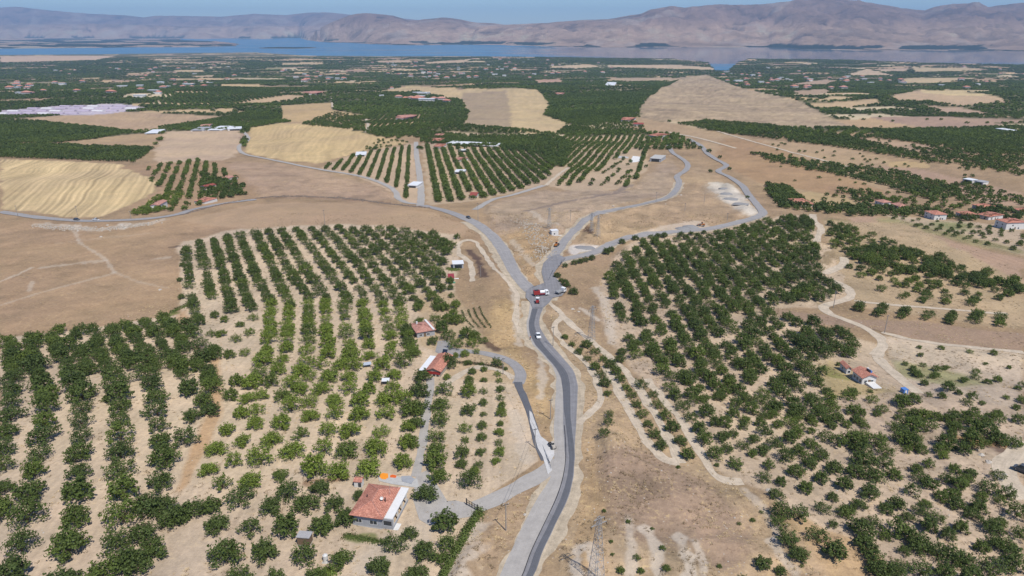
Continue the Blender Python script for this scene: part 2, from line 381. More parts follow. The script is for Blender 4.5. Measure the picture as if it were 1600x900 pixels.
for fp, fc in [([(0, 88), (90, 87), (182, 87), (150, 94), (0, 98)], (206, 178, 152)), ([(270, 110), (320, 109), (318, 113), (275, 113)], (204, 178, 140)), ([(300, 119), (336, 117), (334, 121), (300, 121)], (196, 170, 136)), ([(345, 132), (410, 131), (405, 136), (345, 136)], (208, 180, 136)),
               ([(440, 98), (505, 98), (505, 101), (440, 101)], (200, 176, 140)), ([(415, 106), (442, 105), (440, 109), (415, 109)], (160, 150, 110)), ([(590, 95), (640, 94), (645, 98), (590, 98)], (200, 172, 140)), ([(660, 97), (735, 93), (725, 98), (670, 100)], (206, 178, 146)), ([(540, 109), (572, 109), (572, 112), (540, 112)], (180, 150, 128)),
               ([(860, 103), (920, 101), (935, 104), (900, 107), (862, 106)], (210, 184, 150)), ([(950, 102), (1050, 101), (1110, 105), (1120, 109), (1060, 108), (950, 105)], (206, 180, 148)), ([(950, 122), (1050, 121), (1050, 126), (965, 127)], (190, 166, 138)), ([(835, 125), (875, 123), (880, 129), (840, 130)], (196, 160, 136)),
               ([(1325, 116), (1355, 108), (1372, 112), (1400, 118), (1335, 118)], (206, 180, 150)), ([(1372, 107), (1420, 108), (1415, 112), (1375, 111)], (198, 172, 146)), ([(1425, 105), (1540, 107), (1500, 111), (1430, 113)], (198, 176, 140)), ([(1408, 123), (1440, 121), (1530, 122), (1480, 128), (1415, 131)], (204, 180, 142)),
               ([(1390, 150), (1440, 140), (1500, 146), (1560, 150), (1572, 158), (1500, 166), (1450, 158), (1400, 156)], (200, 172, 140)), ([(1440, 140), (1500, 143), (1555, 148), (1500, 150), (1445, 145)], (216, 192, 146)), ([(1475, 140), (1550, 141), (1545, 144), (1480, 144)], (214, 190, 146)), ([(1260, 160), (1300, 160), (1370, 154), (1375, 162), (1330, 168), (1280, 170)], (204, 176, 138)),
               ([(1275, 158), (1300, 150), (1340, 152), (1320, 156)], (208, 182, 142)), ([(1435, 164), (1500, 168), (1560, 180), (1480, 176)], (190, 162, 138)), ([(1225, 133), (1290, 124), (1310, 126), (1290, 133)], (186, 160, 136)), ([(1240, 142), (1290, 139), (1300, 145), (1250, 150)], (184, 158, 132)), ([(1460, 183), (1600, 186), (1600, 192), (1500, 190)], (180, 152, 130)), ([(385, 155), (450, 148), (480, 150), (450, 157), (410, 163), (370, 162)], (200, 172, 138)), ([(235, 163), (250, 155), (260, 164)], (200, 180, 150))]:
    land(fp, fc, 0.1, soft=1.5)
# right middle distance
land([(1320, 340), (1360, 337), (1430, 357), (1500, 380), (1600, 405), (1600, 442), (1530, 425), (1440, 397), (1350, 360)], (186, 156, 132), 0.1, (((1340, 345), (1560, 420)), 5, .08), obj='ploughed_field')
land([(1190, 480), (1290, 492), (1330, 500), (1430, 502), (1600, 522), (1600, 552), (1480, 540), (1380, 518), (1320, 510), (1240, 505)], (170, 144, 122), 0.3)
land([(1380, 335), (1600, 355), (1600, 400), (1500, 375), (1420, 352)], (196, 174, 148), 0.2)
land([(1380, 525), (1600, 553), (1600, 650), (1500, 640), (1430, 610), (1390, 570)], (206, 186, 162), 0.6, var=.16)
land([(1250, 300), (1300, 298), (1350, 322), (1300, 324), (1262, 320)], (196, 170, 128), 0.4)
land([(1350, 258), (1420, 262), (1500, 278), (1600, 302), (1600, 322), (1540, 318), (1450, 290), (1360, 268)], (188, 158, 132), 0.1, obj='fallow_field')
land([(1340, 220), (1360, 215), (1440, 225), (1520, 245), (1500, 250), (1420, 235)], (188, 160, 132), 0.2)
land([(1385, 252), (1450, 254), (1455, 262), (1400, 262)], (200, 172, 128), 0.2)
for gp_, gc_ in [([(1315, 428), (1360, 430), (1390, 448), (1340, 448)], (132, 142, 92)), ([(1420, 435), (1500, 446), (1520, 458), (1440, 452)], (140, 146, 100)), ([(1385, 338), (1600, 392), (1600, 400), (1460, 368), (1370, 346)], (160, 150, 110)), ([(1380, 560), (1480, 580), (1550, 600), (1480, 605), (1400, 585)], (168, 162, 120)),
                 ([(1300, 340), (1330, 350), (1320, 375), (1295, 368)], (136, 140, 92)), ([(1455, 345), (1520, 350), (1510, 362), (1460, 358)], (146, 146, 104))]:
    land(gp_, gc_, .5, var=.2, soft=4)
# orchard soils (pale, tilled)
SOIL = (211, 189, 162)
land([(0, 528), (130, 515), (285, 490), (278, 392), (285, 378), (380, 358), (520, 350), (600, 352), (720, 368), (712, 410), (705, 470), (760, 530), (700, 560), (800, 560), (815, 600), (835, 660), (840, 720), (740, 790), (760, 840), (700, 900), (700, 960), (0, 960)], SOIL, 0.34, (((560, 880), (640, 560)), 2.5, .09), var=.12, obj='orchard_soil')
land([(270, 500), (292, 480), (300, 545), (345, 560), (345, 640), (330, 700), (290, 760), (268, 775), (300, 705), (325, 640), (330, 560)], (200, 166, 130), 0.4)
land([(650, 460), (705, 455), (770, 540), (800, 560), (810, 600), (700, 590), (690, 550), (655, 540)], (196, 172, 140), 0.5)
land([(930, 455), (960, 400), (1000, 372), (1100, 365), (1195, 342), (1262, 335), (1285, 380), (1322, 400), (1325, 470), (1290, 480), (1190, 485), (1240, 500), (1370, 540), (1420, 610), (1600, 640), (1600, 960), (1370, 960), (1300, 880), (1240, 820), (1190, 765), (1130, 740), (1060, 660), (1000, 590), (958, 545)], (207, 184, 157), 0.5, (((1120, 700), (1200, 760)), 2.6, .09), var=.14, obj='orchard_soil')
land([(1240, 800), (1290, 830), (1350, 850), (1400, 900), (1420, 960), (1280, 960), (1240, 860), (1200, 790)], (196, 166, 128), 0.6)
land([(1290, 345), (1420, 350), (1600, 440), (1600, 515), (1480, 500), (1340, 480), (1310, 420)], (188, 164, 132), 0.4, var=.15)
land([(1290, 560), (1330, 575), (1340, 600), (1420, 612), (1300, 625), (1270, 590)], (184, 164, 122), 0.5, soft=5, var=.16)
# mid orchards ground
land([(500, 262), (560, 238), (640, 226), (650, 222), (660, 318), (620, 316), (612, 300), (570, 280)], (202, 176, 148), 0.2, obj='orchard_soil')
land([(660, 225), (700, 205), (850, 215), (1010, 210), (1012, 260), (985, 295), (900, 300), (850, 290), (740, 315), (668, 320)], (196, 172, 144), 0.2, obj='orchard_soil')
# dry slope between the roads, eroded
land([(758, 322), (850, 298), (985, 298), (1050, 240), (1062, 280), (1050, 305), (925, 335), (880, 372), (830, 420), (800, 400), (765, 350)], (178, 156, 134), 0.7, (((780, 350), (960, 322)), 6, .08), var=.16)
land([(880, 380), (925, 340), (1050, 312), (1075, 250), (1120, 275), (1185, 330), (1100, 355), (960, 372), (900, 398)], (182, 156, 126), 0.7, var=.16)
land([(780, 365), (830, 352), (870, 375), (862, 400), (850, 440), (820, 430), (800, 400)], (190, 160, 122), 0.9, var=.18)
land([(1108, 285), (1130, 285), (1148, 292), (1180, 325), (1192, 336), (1165, 339), (1140, 322), (1112, 300)], (218, 207, 190), 0.7, var=.16, soft=3)
land([(968, 372), (1050, 350), (1100, 346), (1110, 356), (1040, 362)], (208, 188, 164), 0.2)
land([(885, 392), (898, 382), (935, 384), (930, 396), (900, 403)], (216, 206, 194), 0.1)
# foreground dry slope
land([(850, 470), (900, 490), (960, 560), (1010, 600), (1100, 720), (1200, 780), (1260, 860), (1320, 960), (860, 960), (900, 800), (912, 640), (880, 560)], (190, 164, 132), 1.0, var=.15, obj='dry_slope')
land([(900, 720), (1000, 700), (1120, 760), (1180, 840), (1150, 900), (1000, 860), (930, 800)], (172, 147, 124), 0.9, var=.12)
land([(880, 830), (935, 815), (985, 850), (1080, 850), (1110, 900), (1080, 960), (880, 960)], (186, 162, 132), 1.0, var=.2, soft=8)
land([(905, 700), (925, 690), (945, 790), (940, 900), (905, 960), (880, 960), (905, 830)], (190, 160, 122), 1.0, var=.15, soft=7)
land([(770, 470), (815, 470), (815, 560), (850, 600), (862, 700), (835, 640), (800, 570), (760, 530)], (196, 166, 124), 1.0, var=.16, obj='dry_verge')
land([(750, 800), (858, 742), (862, 752), (780, 900), (730, 960), (690, 960), (720, 860)], (176, 150, 122), 1.0, var=.16, obj='dry_verge')
land([(1130, 215), (1190, 220), (1300, 268), (1400, 305), (1300, 305), (1180, 285), (1120, 250)], (180, 148, 114), 0.5, obj='hillside_field')

SHORE_PX = [(-300, 86), (0, 86), (150, 85), (300, 83), (400, 82), (480, 87), (600, 88), (760, 88), (900, 90), (1050, 92), (1105, 97), (1118, 110), (1138, 110), (1152, 98), (1170, 92), (1300, 93), (1450, 98), (1600, 101), (1900, 103)]
SHX = np.array([p[0] for p in SHORE_PX], float); SHY = np.array([p[1] for p in SHORE_PX], float)
def shore_y(px):      # shoreline distance seen at photo column px (on the lake plane)
    yy = np.interp(px, SHX, SHY); p = atplane(np.asarray(px, float), yy, -150.0); return p[..., 1]
# ------------------------------------------------------------------ roads
ROADS = []     # (world polyline, half width) for keeping trees off
def smooth_px(P, n=5):
    P = np.asarray(P, float); out = []
    for i in range(len(P) - 1):
        p0 = P[max(i - 1, 0)]; p1 = P[i]; p2 = P[i + 1]; p3 = P[min(i + 2, len(P) - 1)]
        for k in range(n):
            t = k / n
            out.append(.5 * ((2 * p1) + (-p0 + p2) * t + (2 * p0 - 5 * p1 + 4 * p2 - p3) * t * t + (-p0 + 3 * p1 - 3 * p2 + p3) * t ** 3))
    out.append(P[-1]); return np.array(out)
def resample(W, step):
    d = np.concatenate([[0], np.cumsum(np.hypot(*np.diff(W, axis=0).T))]); n = max(2, int(d[-1] / step))
    s = np.linspace(0, d[-1], n); return np.stack([np.interp(s, d, W[:, 0]), np.interp(s, d, W[:, 1])], 1), s
DRYRUN = True
def ribbon(name, Lw, Rw, mat, lift, rag=0.0, kind='structure', nx=6, parent=None, seed=0):
    if DRYRUN: return None
    n = len(Lw); V = []; UV = []
    s = 0; prev = None
    for i in range(n):
        mid = (Lw[i] + Rw[i]) / 2
        if prev is not None: s += float(np.hypot(*(mid - prev)))
        prev = mid
        wj = (np.random.RandomState(i * 7 + seed).rand(2) - .5) * rag * .5 + (np.array([float(vnoise(i / 2.6, 0., 700 + seed)), float(vnoise(i / 2.6, 5., 800 + seed))]) - .5) * rag * 2.6
        for k in range(nx + 1):
            t = k / nx
            if k == 0: t += wj[0] / max(1e-3, np.hypot(*(Rw[i] - Lw[i])))
            if k == nx: t += wj[1] / max(1e-3, np.hypot(*(Rw[i] - Lw[i])))
            p = Lw[i] * (1 - t) + Rw[i] * t; V.append((p[0], p[1])); UV.append((t, s))
    V = np.array(V); d = V[:, 1]
    z = hgt(V[:, 0], V[:, 1]) + lift * (1 + np.clip(d - 150, 0, 1500) / 150)
    F_ = [(i * (nx + 1) + k, i * (nx + 1) + k + 1, (i + 1) * (nx + 1) + k + 1, (i + 1) * (nx + 1) + k) for i in range(n - 1) for k in range(nx)]
    o = mesh_obj(name, np.column_stack([V, z]), F_, mat, parent, True, kind)
    uvl = o.data.uv_layers.new(name='UVMap'); vi = np.zeros(len(o.data.loops), np.int32); o.data.loops.foreach_get('vertex_index', vi)
    uvl.data.foreach_set('uv', np.array(UV)[vi].ravel())
    bm = bmesh.new(); bm.from_mesh(o.data)
    if sum(f.normal.z for f in bm.faces) < 0: bmesh.ops.reverse_faces(bm, faces=bm.faces)
    bm.to_mesh(o.data); bm.free()
    return o
def road(name, pts, width, mat, lift=.06, rag=.25, widths=None, keep=None, step=2.0):
    P = smooth_px(pts); W = at(P[:, 0], P[:, 1]); C, s = resample(W, step)
    for _ in range(2):
        C[1:-1] = (C[:-2] + 2 * C[1:-1] + C[2:]) / 4
    d = np.gradient(C, axis=0); d /= np.hypot(d[:, 0], d[:, 1])[:, None] + 1e-9; nrm = np.stack([-d[:, 1], d[:, 0]], 1)
    hw = width / 2
    ROADS.append((C[::3], hw + (1.2 if keep is None else keep)))
    return ribbon(name, C + nrm * hw, C - nrm * hw, mat, lift, rag, seed=len(ROADS))
def road_lr(name, rows, mat, lift, rag=.1, keep=True, step=2.0):
    """rows: (py, xl, xr) or (pyl, xl, pyr, xr) edges read from the photo"""
    Lp = smooth_px([(r[1], r[0]) for r in rows]) if len(rows[0]) == 3 else smooth_px([(r[1], r[0]) for r in rows])
    Rp = smooth_px([(r[2], r[0]) for r in rows]) if len(rows[0]) == 3 else smooth_px([(r[3], r[2]) for r in rows])
    Lw = at(Lp[:, 0], Lp[:, 1]); Rw = at(Rp[:, 0], Rp[:, 1])
    C = (Lw + Rw) / 2; hw = np.hypot(*(Lw - Rw).T).mean() / 2
    if keep: ROADS.append((C, hw + 1))
    return ribbon(name, Lw, Rw, mat, lift, rag)
# junction apron
def patch(name, poly, mat, lift, kind='structure'):
    D = densify(poly, 4); W = at(D[:, 0], D[:, 1]); c = W.mean(0)
    ROADS.append((W[::2], 2.0))
    if DRYRUN: return None
    V = []; F_ = []; rings = 6; n = len(W)
    for r in range(rings + 1):
        for p in W: V.append(c + (p - c) * (r / rings) if r else c)
    V = np.array(V); z = hgt(V[:, 0], V[:, 1]) + lift * (1 + np.clip(V[:, 1] - 150, 0, 1500) / 150)
    for r in range(rings):
        for i in range(n):
            a = r * n + i; b = r * n + (i + 1) % n; F_.append((a, b, b + n, a + n) if r else (a, b + n, a + n))
    o = mesh_obj(name, np.column_stack([V, z]), F_, mat, None, True, kind)
    uv = o.data.uv_layers.new(name='UVMap'); vi = np.zeros(len(o.data.loops), np.int32); o.data.loops.foreach_get('vertex_index', vi)
    uv.data.foreach_set('uv', (V[vi] / 8).ravel())
    bm = bmesh.new(); bm.from_mesh(o.data)
    if sum(f.normal.z for f in bm.faces) < 0: bmesh.ops.reverse_faces(bm, faces=bm.faces)
    bm.to_mesh(o.data); bm.free(); return o
def build_roads():
    # dirt tracks first
    TR = [([(854, 470), (872, 486), (905, 518), (935, 543), (952, 556), (985, 590), (1010, 625), (1035, 668), (1058, 710), (1066, 724)], 3.0),
          ([(880, 494), (868, 505), (870, 522), (885, 540), (910, 562), (925, 582), (935, 602), (938, 625), (925, 645), (900, 662)], 2.6),
          ([(945, 572), (962, 600), (978, 632), (1000, 672), (1020, 702), (1038, 720), (1062, 724)], 3.0),
          ([(1010, 592), (1042, 630), (1072, 668), (1100, 716), (1118, 745), (1140, 754), (1160, 752)], 2.8),
          ([(1270, 335), (1272, 345), (1283, 356), (1279, 368), (1275, 378)], 4.5), ([(1318, 402), (1320, 412), (1303, 421), (1288, 428)], 4.5),
          ([(1300, 438), (1318, 446), (1331, 459), (1322, 468), (1300, 474), (1287, 480), (1295, 489), (1320, 500), (1350, 512), (1373, 526), (1378, 540), (1369, 556)], 4.2),
          ([(1369, 556), (1385, 574), (1402, 588), (1422, 603), (1435, 615)], 3.6), ([(1335, 470), (1400, 477), (1480, 483), (1575, 491)], 2.8),
          ([(1378, 519), (1450, 535), (1600, 551)], 2.6), ([(718, 398), (716, 385), (725, 376), (742, 377), (752, 392), (770, 417)], 2.8), ([(718, 398), (735, 412), (738, 440)], 3.0),
          ([(770, 417), (790, 437), (808, 462), (806, 500), (812, 520)], 2.2), ([(690, 605), (712, 590), (740, 574), (780, 578), (803, 592)], 3.0),
          ([(572, 207), (575, 195), (568, 177)], 5), ([(520, 170), (518, 150)], 5), ([(1600, 690), (1585, 712), (1570, 730), (1580, 760), (1605, 780)], 6),
          ([(853, 290), (870, 275), (888, 262)], 3.5), ([(1040, 206), (1062, 210), (1100, 218), (1150, 232)], 5), ([(1120, 205), (1200, 228), (1330, 262)], 4)]
    for i, (p, w_) in enumerate(TR): road('dirt_track', p, w_, M['dirt'], .05, .5)
    road('gravel_path', [(657, 322), (658, 300), (655, 270), (651, 245), (650, 222)], 6.0, M['gravel'], .06)
    road('gravel_path', [(742, 328), (770, 312), (800, 305), (850, 290)], 5.0, M['gravel'], .06)
    road('gravel_path', [(672, 590), (672, 615), (667, 640), (665, 660), (660, 690), (656, 718), (648, 745)], 2.4, M['gravel'], .06)
    road('country_road', [(0, 331), (60, 340), (125, 345), (170, 345), (230, 342), (262, 338), (282, 334), (300, 328), (350, 318), (400, 312)], 6.5, M['old_asphalt'], .08, .3)
    road('country_road', [(660, 320), (636, 317), (622, 310), (618, 300), (600, 288), (560, 275), (500, 265), (440, 253), (405, 246), (385, 242), (375, 236), (374, 228), (385, 222), (388, 215), (380, 206)], 5.2, M['gravel'], .07, .3)
    road('road_shoulder', [(858, 470), (858, 440), (850, 428), (852, 414), (862, 404), (873, 390), (888, 370), (905, 352), (925, 336), (960, 328), (1000, 320), (1040, 310), (1056, 298), (1061, 285)], 9.5, M['shoulder'], .04, .8)
    road('asphalt_road', [(862, 404), (873, 390), (888, 370), (905, 353), (925, 337), (960, 328), (1000, 320), (1040, 310), (1056, 298), (1061, 285), (1058, 276), (1072, 266), (1074, 256), (1062, 246), (1050, 238), (1042, 222), (1032, 210)], 6.0, M['old_asphalt'], .09, .2)
    road('road_shoulder', [(872, 412), (900, 402), (940, 391), (965, 378), (1000, 369), (1050, 364), (1100, 360), (1140, 352), (1180, 341), (1193, 336)], 8.5, M['shoulder'], .05, .8)
    road('asphalt_road', [(866, 412), (885, 404), (915, 399), (940, 390), (965, 377), (1000, 368), (1050, 363), (1100, 359), (1140, 351), (1178, 341), (1192, 334), (1186, 324), (1170, 305), (1160, 291), (1140, 277), (1122, 268), (1135, 259), (1120, 250), (1105, 240), (1095, 228), (1075, 217)], 6.2, M['old_asphalt'], .10, .2)
    # main road: shoulders, old lane, new dark lane, tar joint
    road_lr('road_shoulder', [(960, 735, 832), (900, 772, 849), (860, 792, 868), (820, 812, 889), (780, 834, 903), (750, 848, 908), (720, 856, 908), (700, 862, 907), (660, 862, 908), (620, 862, 911), (600, 864, 910), (580, 862, 905), (560, 843, 890), (540, 824, 871), (525, 811, 860), (510, 812, 851), (495, 815, 851), (482, 818, 852), (470, 815, 862)], M['shoulder'], .03, .9)
    road_lr('asphalt_road', [(960, 745, 792), (900, 780, 834), (860, 798, 849), (820, 817, 868), (780, 840, 887), (750, 858, 895), (720, 865, 898), (700, 866, 898), (660, 866, 900), (620, 868, 902), (600, 869, 902), (580, 867, 896), (560, 852, 880), (540, 834, 862), (525, 826, 851), (510, 823, 843), (495, 825, 844), (482, 828, 849), (470, 828, 857)], M['gravel'], .06, .15)
    road_lr('asphalt_lane', [(960, 778, 792), (900, 815, 834), (860, 830, 849), (820, 849, 868), (780, 868, 887), (750, 878, 895), (720, 883, 898), (700, 882, 898), (660, 880, 900), (620, 879.5, 902), (600, 878, 902), (580, 871, 896), (560, 855, 880), (540, 837, 862), (525, 829, 851), (510, 826, 843), (495, 828, 844), (482, 831.5, 848)], M['asphalt'], .085, .05, False)
    road_lr('fresh_asphalt_lane', [(960, 784, 792), (900, 822, 833), (860, 837, 848), (820, 857, 867), (780, 876, 886), (750, 885, 894), (720, 889, 897), (700, 888, 897), (660, 884, 892), (640, 881, 891), (600, 878.5, 890), (580, 872, 884), (560, 856, 867), (540, 838, 849), (525, 830, 841), (510, 826.5, 835), (495, 828.5, 837), (483, 832, 840)], M['new_asphalt'], .10, .05, False)
    road_lr('tar_joint', [(930, 796, 797.6), (900, 815, 816.6), (860, 830, 831.4), (820, 849, 850.2), (780, 868, 869.2), (750, 878, 879.2), (720, 883, 884.1), (690, 883, 884), (665, 881, 882)], M['tar'], .115, .02, False)
    road('asphalt_road', [(845, 466), (832, 456), (815, 440), (803, 424), (792, 402), (783, 386), (770, 370), (755, 357), (738, 346), (700, 331), (660, 321)], 7.4, M['old_asphalt'], .075, .2)
    road('road_shoulder', [(832, 466), (815, 447), (798, 424), (788, 404), (778, 386), (766, 370), (750, 358), (730, 346)], 11.5, M['shoulder'], .035, .9)
    patch('asphalt_junction', [(829, 474), (821, 465), (822, 455), (829, 450), (841, 450), (852, 448), (849, 438), (846, 425), (849, 412), (858, 403), (872, 398), (884, 404), (872, 414), (864, 422), (866, 432), (876, 443), (884, 456), (878, 463), (864, 466), (858, 474), (848, 482), (832, 482)], M['asphalt'], .16)
    patch('gravel_yard', [(650, 742), (668, 735), (680, 752), (700, 785), (712, 782), (742, 790), (752, 800), (735, 808), (700, 812), (672, 822), (655, 812), (645, 780)], M['gravel'], .05)
    patch('gravel_yard', [(684, 533), (700, 532), (712, 548), (725, 552), (718, 560), (695, 558), (680, 550)], M['old_asphalt'], .06)
    road('gravel_drive', [(742, 792), (770, 781), (800, 766), (830, 751), (852, 738), (872, 720)], 5.0, M['gravel'], .055, .3)
    road_lr('asphalt_drive', [(720, 845, 861), (700, 836, 852), (680, 830, 844), (660, 826, 838), (640, 821, 831), (620, 812, 824), (605, 805, 817), (597, 803, 816)], M['new_asphalt'], .065, .1)
    road('old_drive', [(810, 600), (814, 588), (808, 574), (792, 562), (765, 554), (735, 549), (705, 547), (690, 545)], 4.0, M['old_asphalt'], .06, .15)
    patch('lime_spill', [(827, 642), (831, 645), (838, 665), (845, 682), (855, 690), (866, 696), (866, 712), (858, 725), (863, 735), (856, 742), (852, 728), (848, 714), (840, 700), (835, 680), (828, 660)], M['white_spill'], .13)



build_roads()                     # dry pass: only where the roads run
# rough relief of the verges and dry slopes, kept off the roads (1 m raster in world space)
MX0, MY0, MC = -260.0, 100.0, 1.5
mxs = np.arange(MX0, 460, MC); mys = np.arange(MY0, 640, MC); MGX, MGY = np.meshgrid(mxs, mys)
rough = np.zeros(MGX.shape)
for L in LAND:
    k = inpoly(MGX, MGY, L['W'])
    rough[k] = np.clip((L['g'] - .3) / .5, 0, 1)
    if L['o'] == 'brown_hillside': rough[k] = .25
for _ in range(3): rough[1:-1, 1:-1] = (rough[1:-1, 1:-1] * 2 + rough[:-2, 1:-1] + rough[2:, 1:-1] + rough[1:-1, :-2] + rough[1:-1, 2:]) / 6
rd = np.full(MGX.shape, 99.0)
for C_, hw in ROADS:
    for c in C_[:: (2 if len(C_) > 60 else 1)]:
        i0, i1 = int((c[1] - 16 - hw - MY0) / MC), int((c[1] + 16 + hw - MY0) / MC) + 1; j0, j1 = int((c[0] - 16 - hw - MX0) / MC), int((c[0] + 16 + hw - MX0) / MC) + 1
        if i1 < 0 or j1 < 0 or i0 >= rd.shape[0] or j0 >= rd.shape[1]: continue
        i0 = max(i0, 0); j0 = max(j0, 0)
        sub = rd[i0:i1, j0:j1]; np.minimum(sub, np.hypot(MGX[i0:i1, j0:j1] - c[0], MGY[i0:i1, j0:j1] - c[1]) - hw, out=sub)
off = sstep(1.5, 6.0, rd)
rg1 = 1 - np.abs(2 * fbm(MGX / 15, MGY / 15, 3, 401) - 1); rg2 = fbm(MGX / 5, MGY / 5, 2, 411)
bank = sstep(1.5, 7, rd) * (1 - sstep(9, 15, rd)) * sstep(.4, .7, fbm(MGX / 45, MGY / 45, 2, 421)) * 2.0
MICRO = rough * (off * ((rg1 - .62) * 2.6 + (rg2 - .5) * .8) + bank)
edge = sstep(MY0, MY0 + 12, MGY) * 1.0
MICRO *= edge
hgt_smooth = hgt
def hgt(x, y):
    x = np.asarray(x, float); y = np.asarray(y, float)
    fx = np.clip((x - MX0) / MC, 0, MICRO.shape[1] - 1.001); fy = np.clip((y - MY0) / MC, 0, MICRO.shape[0] - 1.001)
    ix = fx.astype(int); iy = fy.astype(int); tx_ = fx - ix; ty_ = fy - iy
    m = (MICRO[iy, ix] * (1 - tx_) + MICRO[iy, ix + 1] * tx_) * (1 - ty_) + (MICRO[iy + 1, ix] * (1 - tx_) + MICRO[iy + 1, ix + 1] * tx_) * ty_
    inside = (x > MX0) & (x < 458) & (y > MY0) & (y < 638)
    return hgt_smooth(x, y) + np.where(inside, m, 0)
ROADS.clear(); DRYRUN = False
PARC = [0.25, 1.0, 0.0, 0.0]
def parcel(x, y):
    """field parcels of the far plain: cell id hash + orientation"""
    a = 0.22
    u = x * math.cos(a) + y * math.sin(a); v = -x * math.sin(a) + y * math.cos(a)
    u = u + (fbm(x / 400, y / 400, 2, 31) - .5) * 260; v = v + (fbm(x / 380, y / 380, 2, 37) - .5) * 240
    kv = np.floor(v / 85.0); offs = _hash(kv, kv * 0, 3) * 300
    ku = np.floor((u + offs) / (120 + 150 * _hash(kv, kv * 0 + 1, 4)))
    return _hash(ku, kv, 41), _hash(ku, kv, 42), _hash(ku, kv, 43)

NC, NR = 900, 600
py_rows = np.concatenate([np.linspace(1500, 935, 14)[:-1], np.linspace(935, 96, NR - 60), 96 - np.linspace(0, 1, 48)[1:] * 14])
# distance rows: pixel rows of the flat reference profile
def yrow(py):
    dx, dy, dz = ray(np.full_like(py, 800.), py)
    t = 30 * 1.01 ** np.arange(580)
    f = CAMZ + dz[:, None] * t[None] - base(dy[:, None] * t[None])
    neg = f < 0; k = np.where(neg.any(1), neg.argmax(1), len(t) - 1); k = np.maximum(k, 1)
    lo, hi = t[k - 1], t[k]
    for _ in range(20):
        m = (lo + hi) / 2; g = CAMZ + dz * m - base(dy * m); hi = np.where(g < 0, m, hi); lo = np.where(g < 0, lo, m)
    return dy * hi
yr = yrow(py_rows); yr = np.concatenate([[-400, -150, -20], yr[yr > 5]])
yr = np.sort(yr)
yr = yr[np.concatenate([[True], np.diff(yr) > 0.05])]
half = 0.75 * (CP * np.clip(yr, 60, None) + CAMZ * SP) * 1.22
cu = np.linspace(-1, 1, NC)
GX = half[:, None] * cu[None, :]; GY = np.repeat(yr[:, None], NC, 1)
GZ = hgt(GX, GY)
gpx, _, _ = project(GX, GY, GZ)
sy_ = shore_y(np.clip(np.where(GY > 200, gpx, 800), -300, 1900))
over = GY - sy_
GZ = np.where(GY > 2500, np.where(over > 0, -152.5 - np.clip(over, 0, 400) * 0.02, np.minimum(GZ, -149.2 + np.clip(-over, 0, None) * 0.045)), GZ)
# ---- paint
nA = fbm(GX / 60, GY / 60, 4, 51); nB = fbm(GX / 9, GY / 9, 3, 61); nC = fbm(GX / 2.2, GY / 2.2, 2, 71)
wx = GX + (fbm(GX / 14, GY / 14, 2, 81) - .5) * 5; wy = GY + (fbm(GX / 14, GY / 14, 2, 91) - .5) * 5
tone = np.empty(GX.shape + (3,)); tone[:] = alb(DRY)
grass = np.full(GX.shape, 0.8); amt = np.full(GX.shape, 0.12); cls = np.zeros(GX.shape, int)
hf, hc, hd = parcel(GX, GY)
far = sstep(0, 1, (GY - 900) / 250) > 0.5
big = fbm(GX / 1500, GY / 900, 3, 131)
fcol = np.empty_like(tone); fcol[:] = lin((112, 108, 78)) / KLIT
fieldcut = 0.75 + (0.5 - big) * 0.75
isfield = hf > fieldcut
palette = [(196, 166, 130), (206, 178, 138), (180, 152, 124), (214, 194, 160), (178, 150, 130)]
for i, c in enumerate(palette):
    m_ = isfield & (hc >= i / 5) & (hc < (i + 1) / 5); fcol[m_] = lin(c) / KLIT
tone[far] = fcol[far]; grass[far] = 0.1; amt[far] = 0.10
names = ['ground']
handm = np.zeros(GX.shape, bool)
for L in LAND:
    wsc = L['warp'] * np.clip(GY / 300, .4, 3); r_ = L['soft']
    QX = GX + (wx - GX) * wsc; QY = GY + (wy - GY) * wsc
    k0 = inpoly(QX, QY, L['W'])
    if r_ > 0:
        cov = k0.astype(float); rq = r_ * np.clip(GY / 250, .6, 4)
        for q_ in range(6):
            aq = q_ * 1.047 + .3; fq = (1, .55)[q_ % 2]; cov += inpoly(QX + math.cos(aq) * rq * fq, QY + math.sin(aq) * rq * fq, L['W'])
        cov /= 7.0; k = cov > .01; cov = cov[k]
        cov = sstep(.0, 1.0, cov + (nB[k] - .5) * .5 * (1 - np.abs(2 * cov - 1)))
    else: k = k0; cov = np.ones(int(k.sum()))
    if not k.any(): continue
    handm |= k
    c = np.repeat(L['c'][None], k.sum(), 0)
    if L['s']:
        (a, b_), per, am = L['s']
        pa, pb = at([a[0], b_[0]], [a[1], b_[1]]); d = (pb - pa) / np.hypot(*(pb - pa)); nrm = np.array([-d[1], d[0]])
        q = (GX[k] * nrm[0] + GY[k] * nrm[1]) + (fbm(GX[k] / 95, GY[k] / 95, 2, 95) - .5) * per * 3.4
        s_ = np.sin(q / per * 2 * math.pi) * .45 * (0.2 + 1.3 * vnoise(q / per * .5, GX[k] / 90, 97)) + (vnoise(q / per * .8, GY[k] / 80, 94) - .5) * 1.5 + (vnoise(q / per * 2.9, GX[k] / 60, 99) - .5) * 1.3 + (vnoise(q / per * 7.1, GX[k] / 25, 98) - .5) * .8
        c = c * (1 + am * s_)[:, None]
    tone[k] = tone[k] * (1 - cov[:, None]) + c * cov[:, None]; grass[k] = grass[k] * (1 - cov) + L['g'] * cov; amt[k] = amt[k] * (1 - cov) + L['v'] * cov
    k = k0
    nm = L['o'] or 'ground'
    if nm not in names: names.append(nm)
    cls[k] = names.index(nm)
nD = fbm(GX / 24, GY / 16, 4, 75); gl = np.clip(grass, 0, 1)
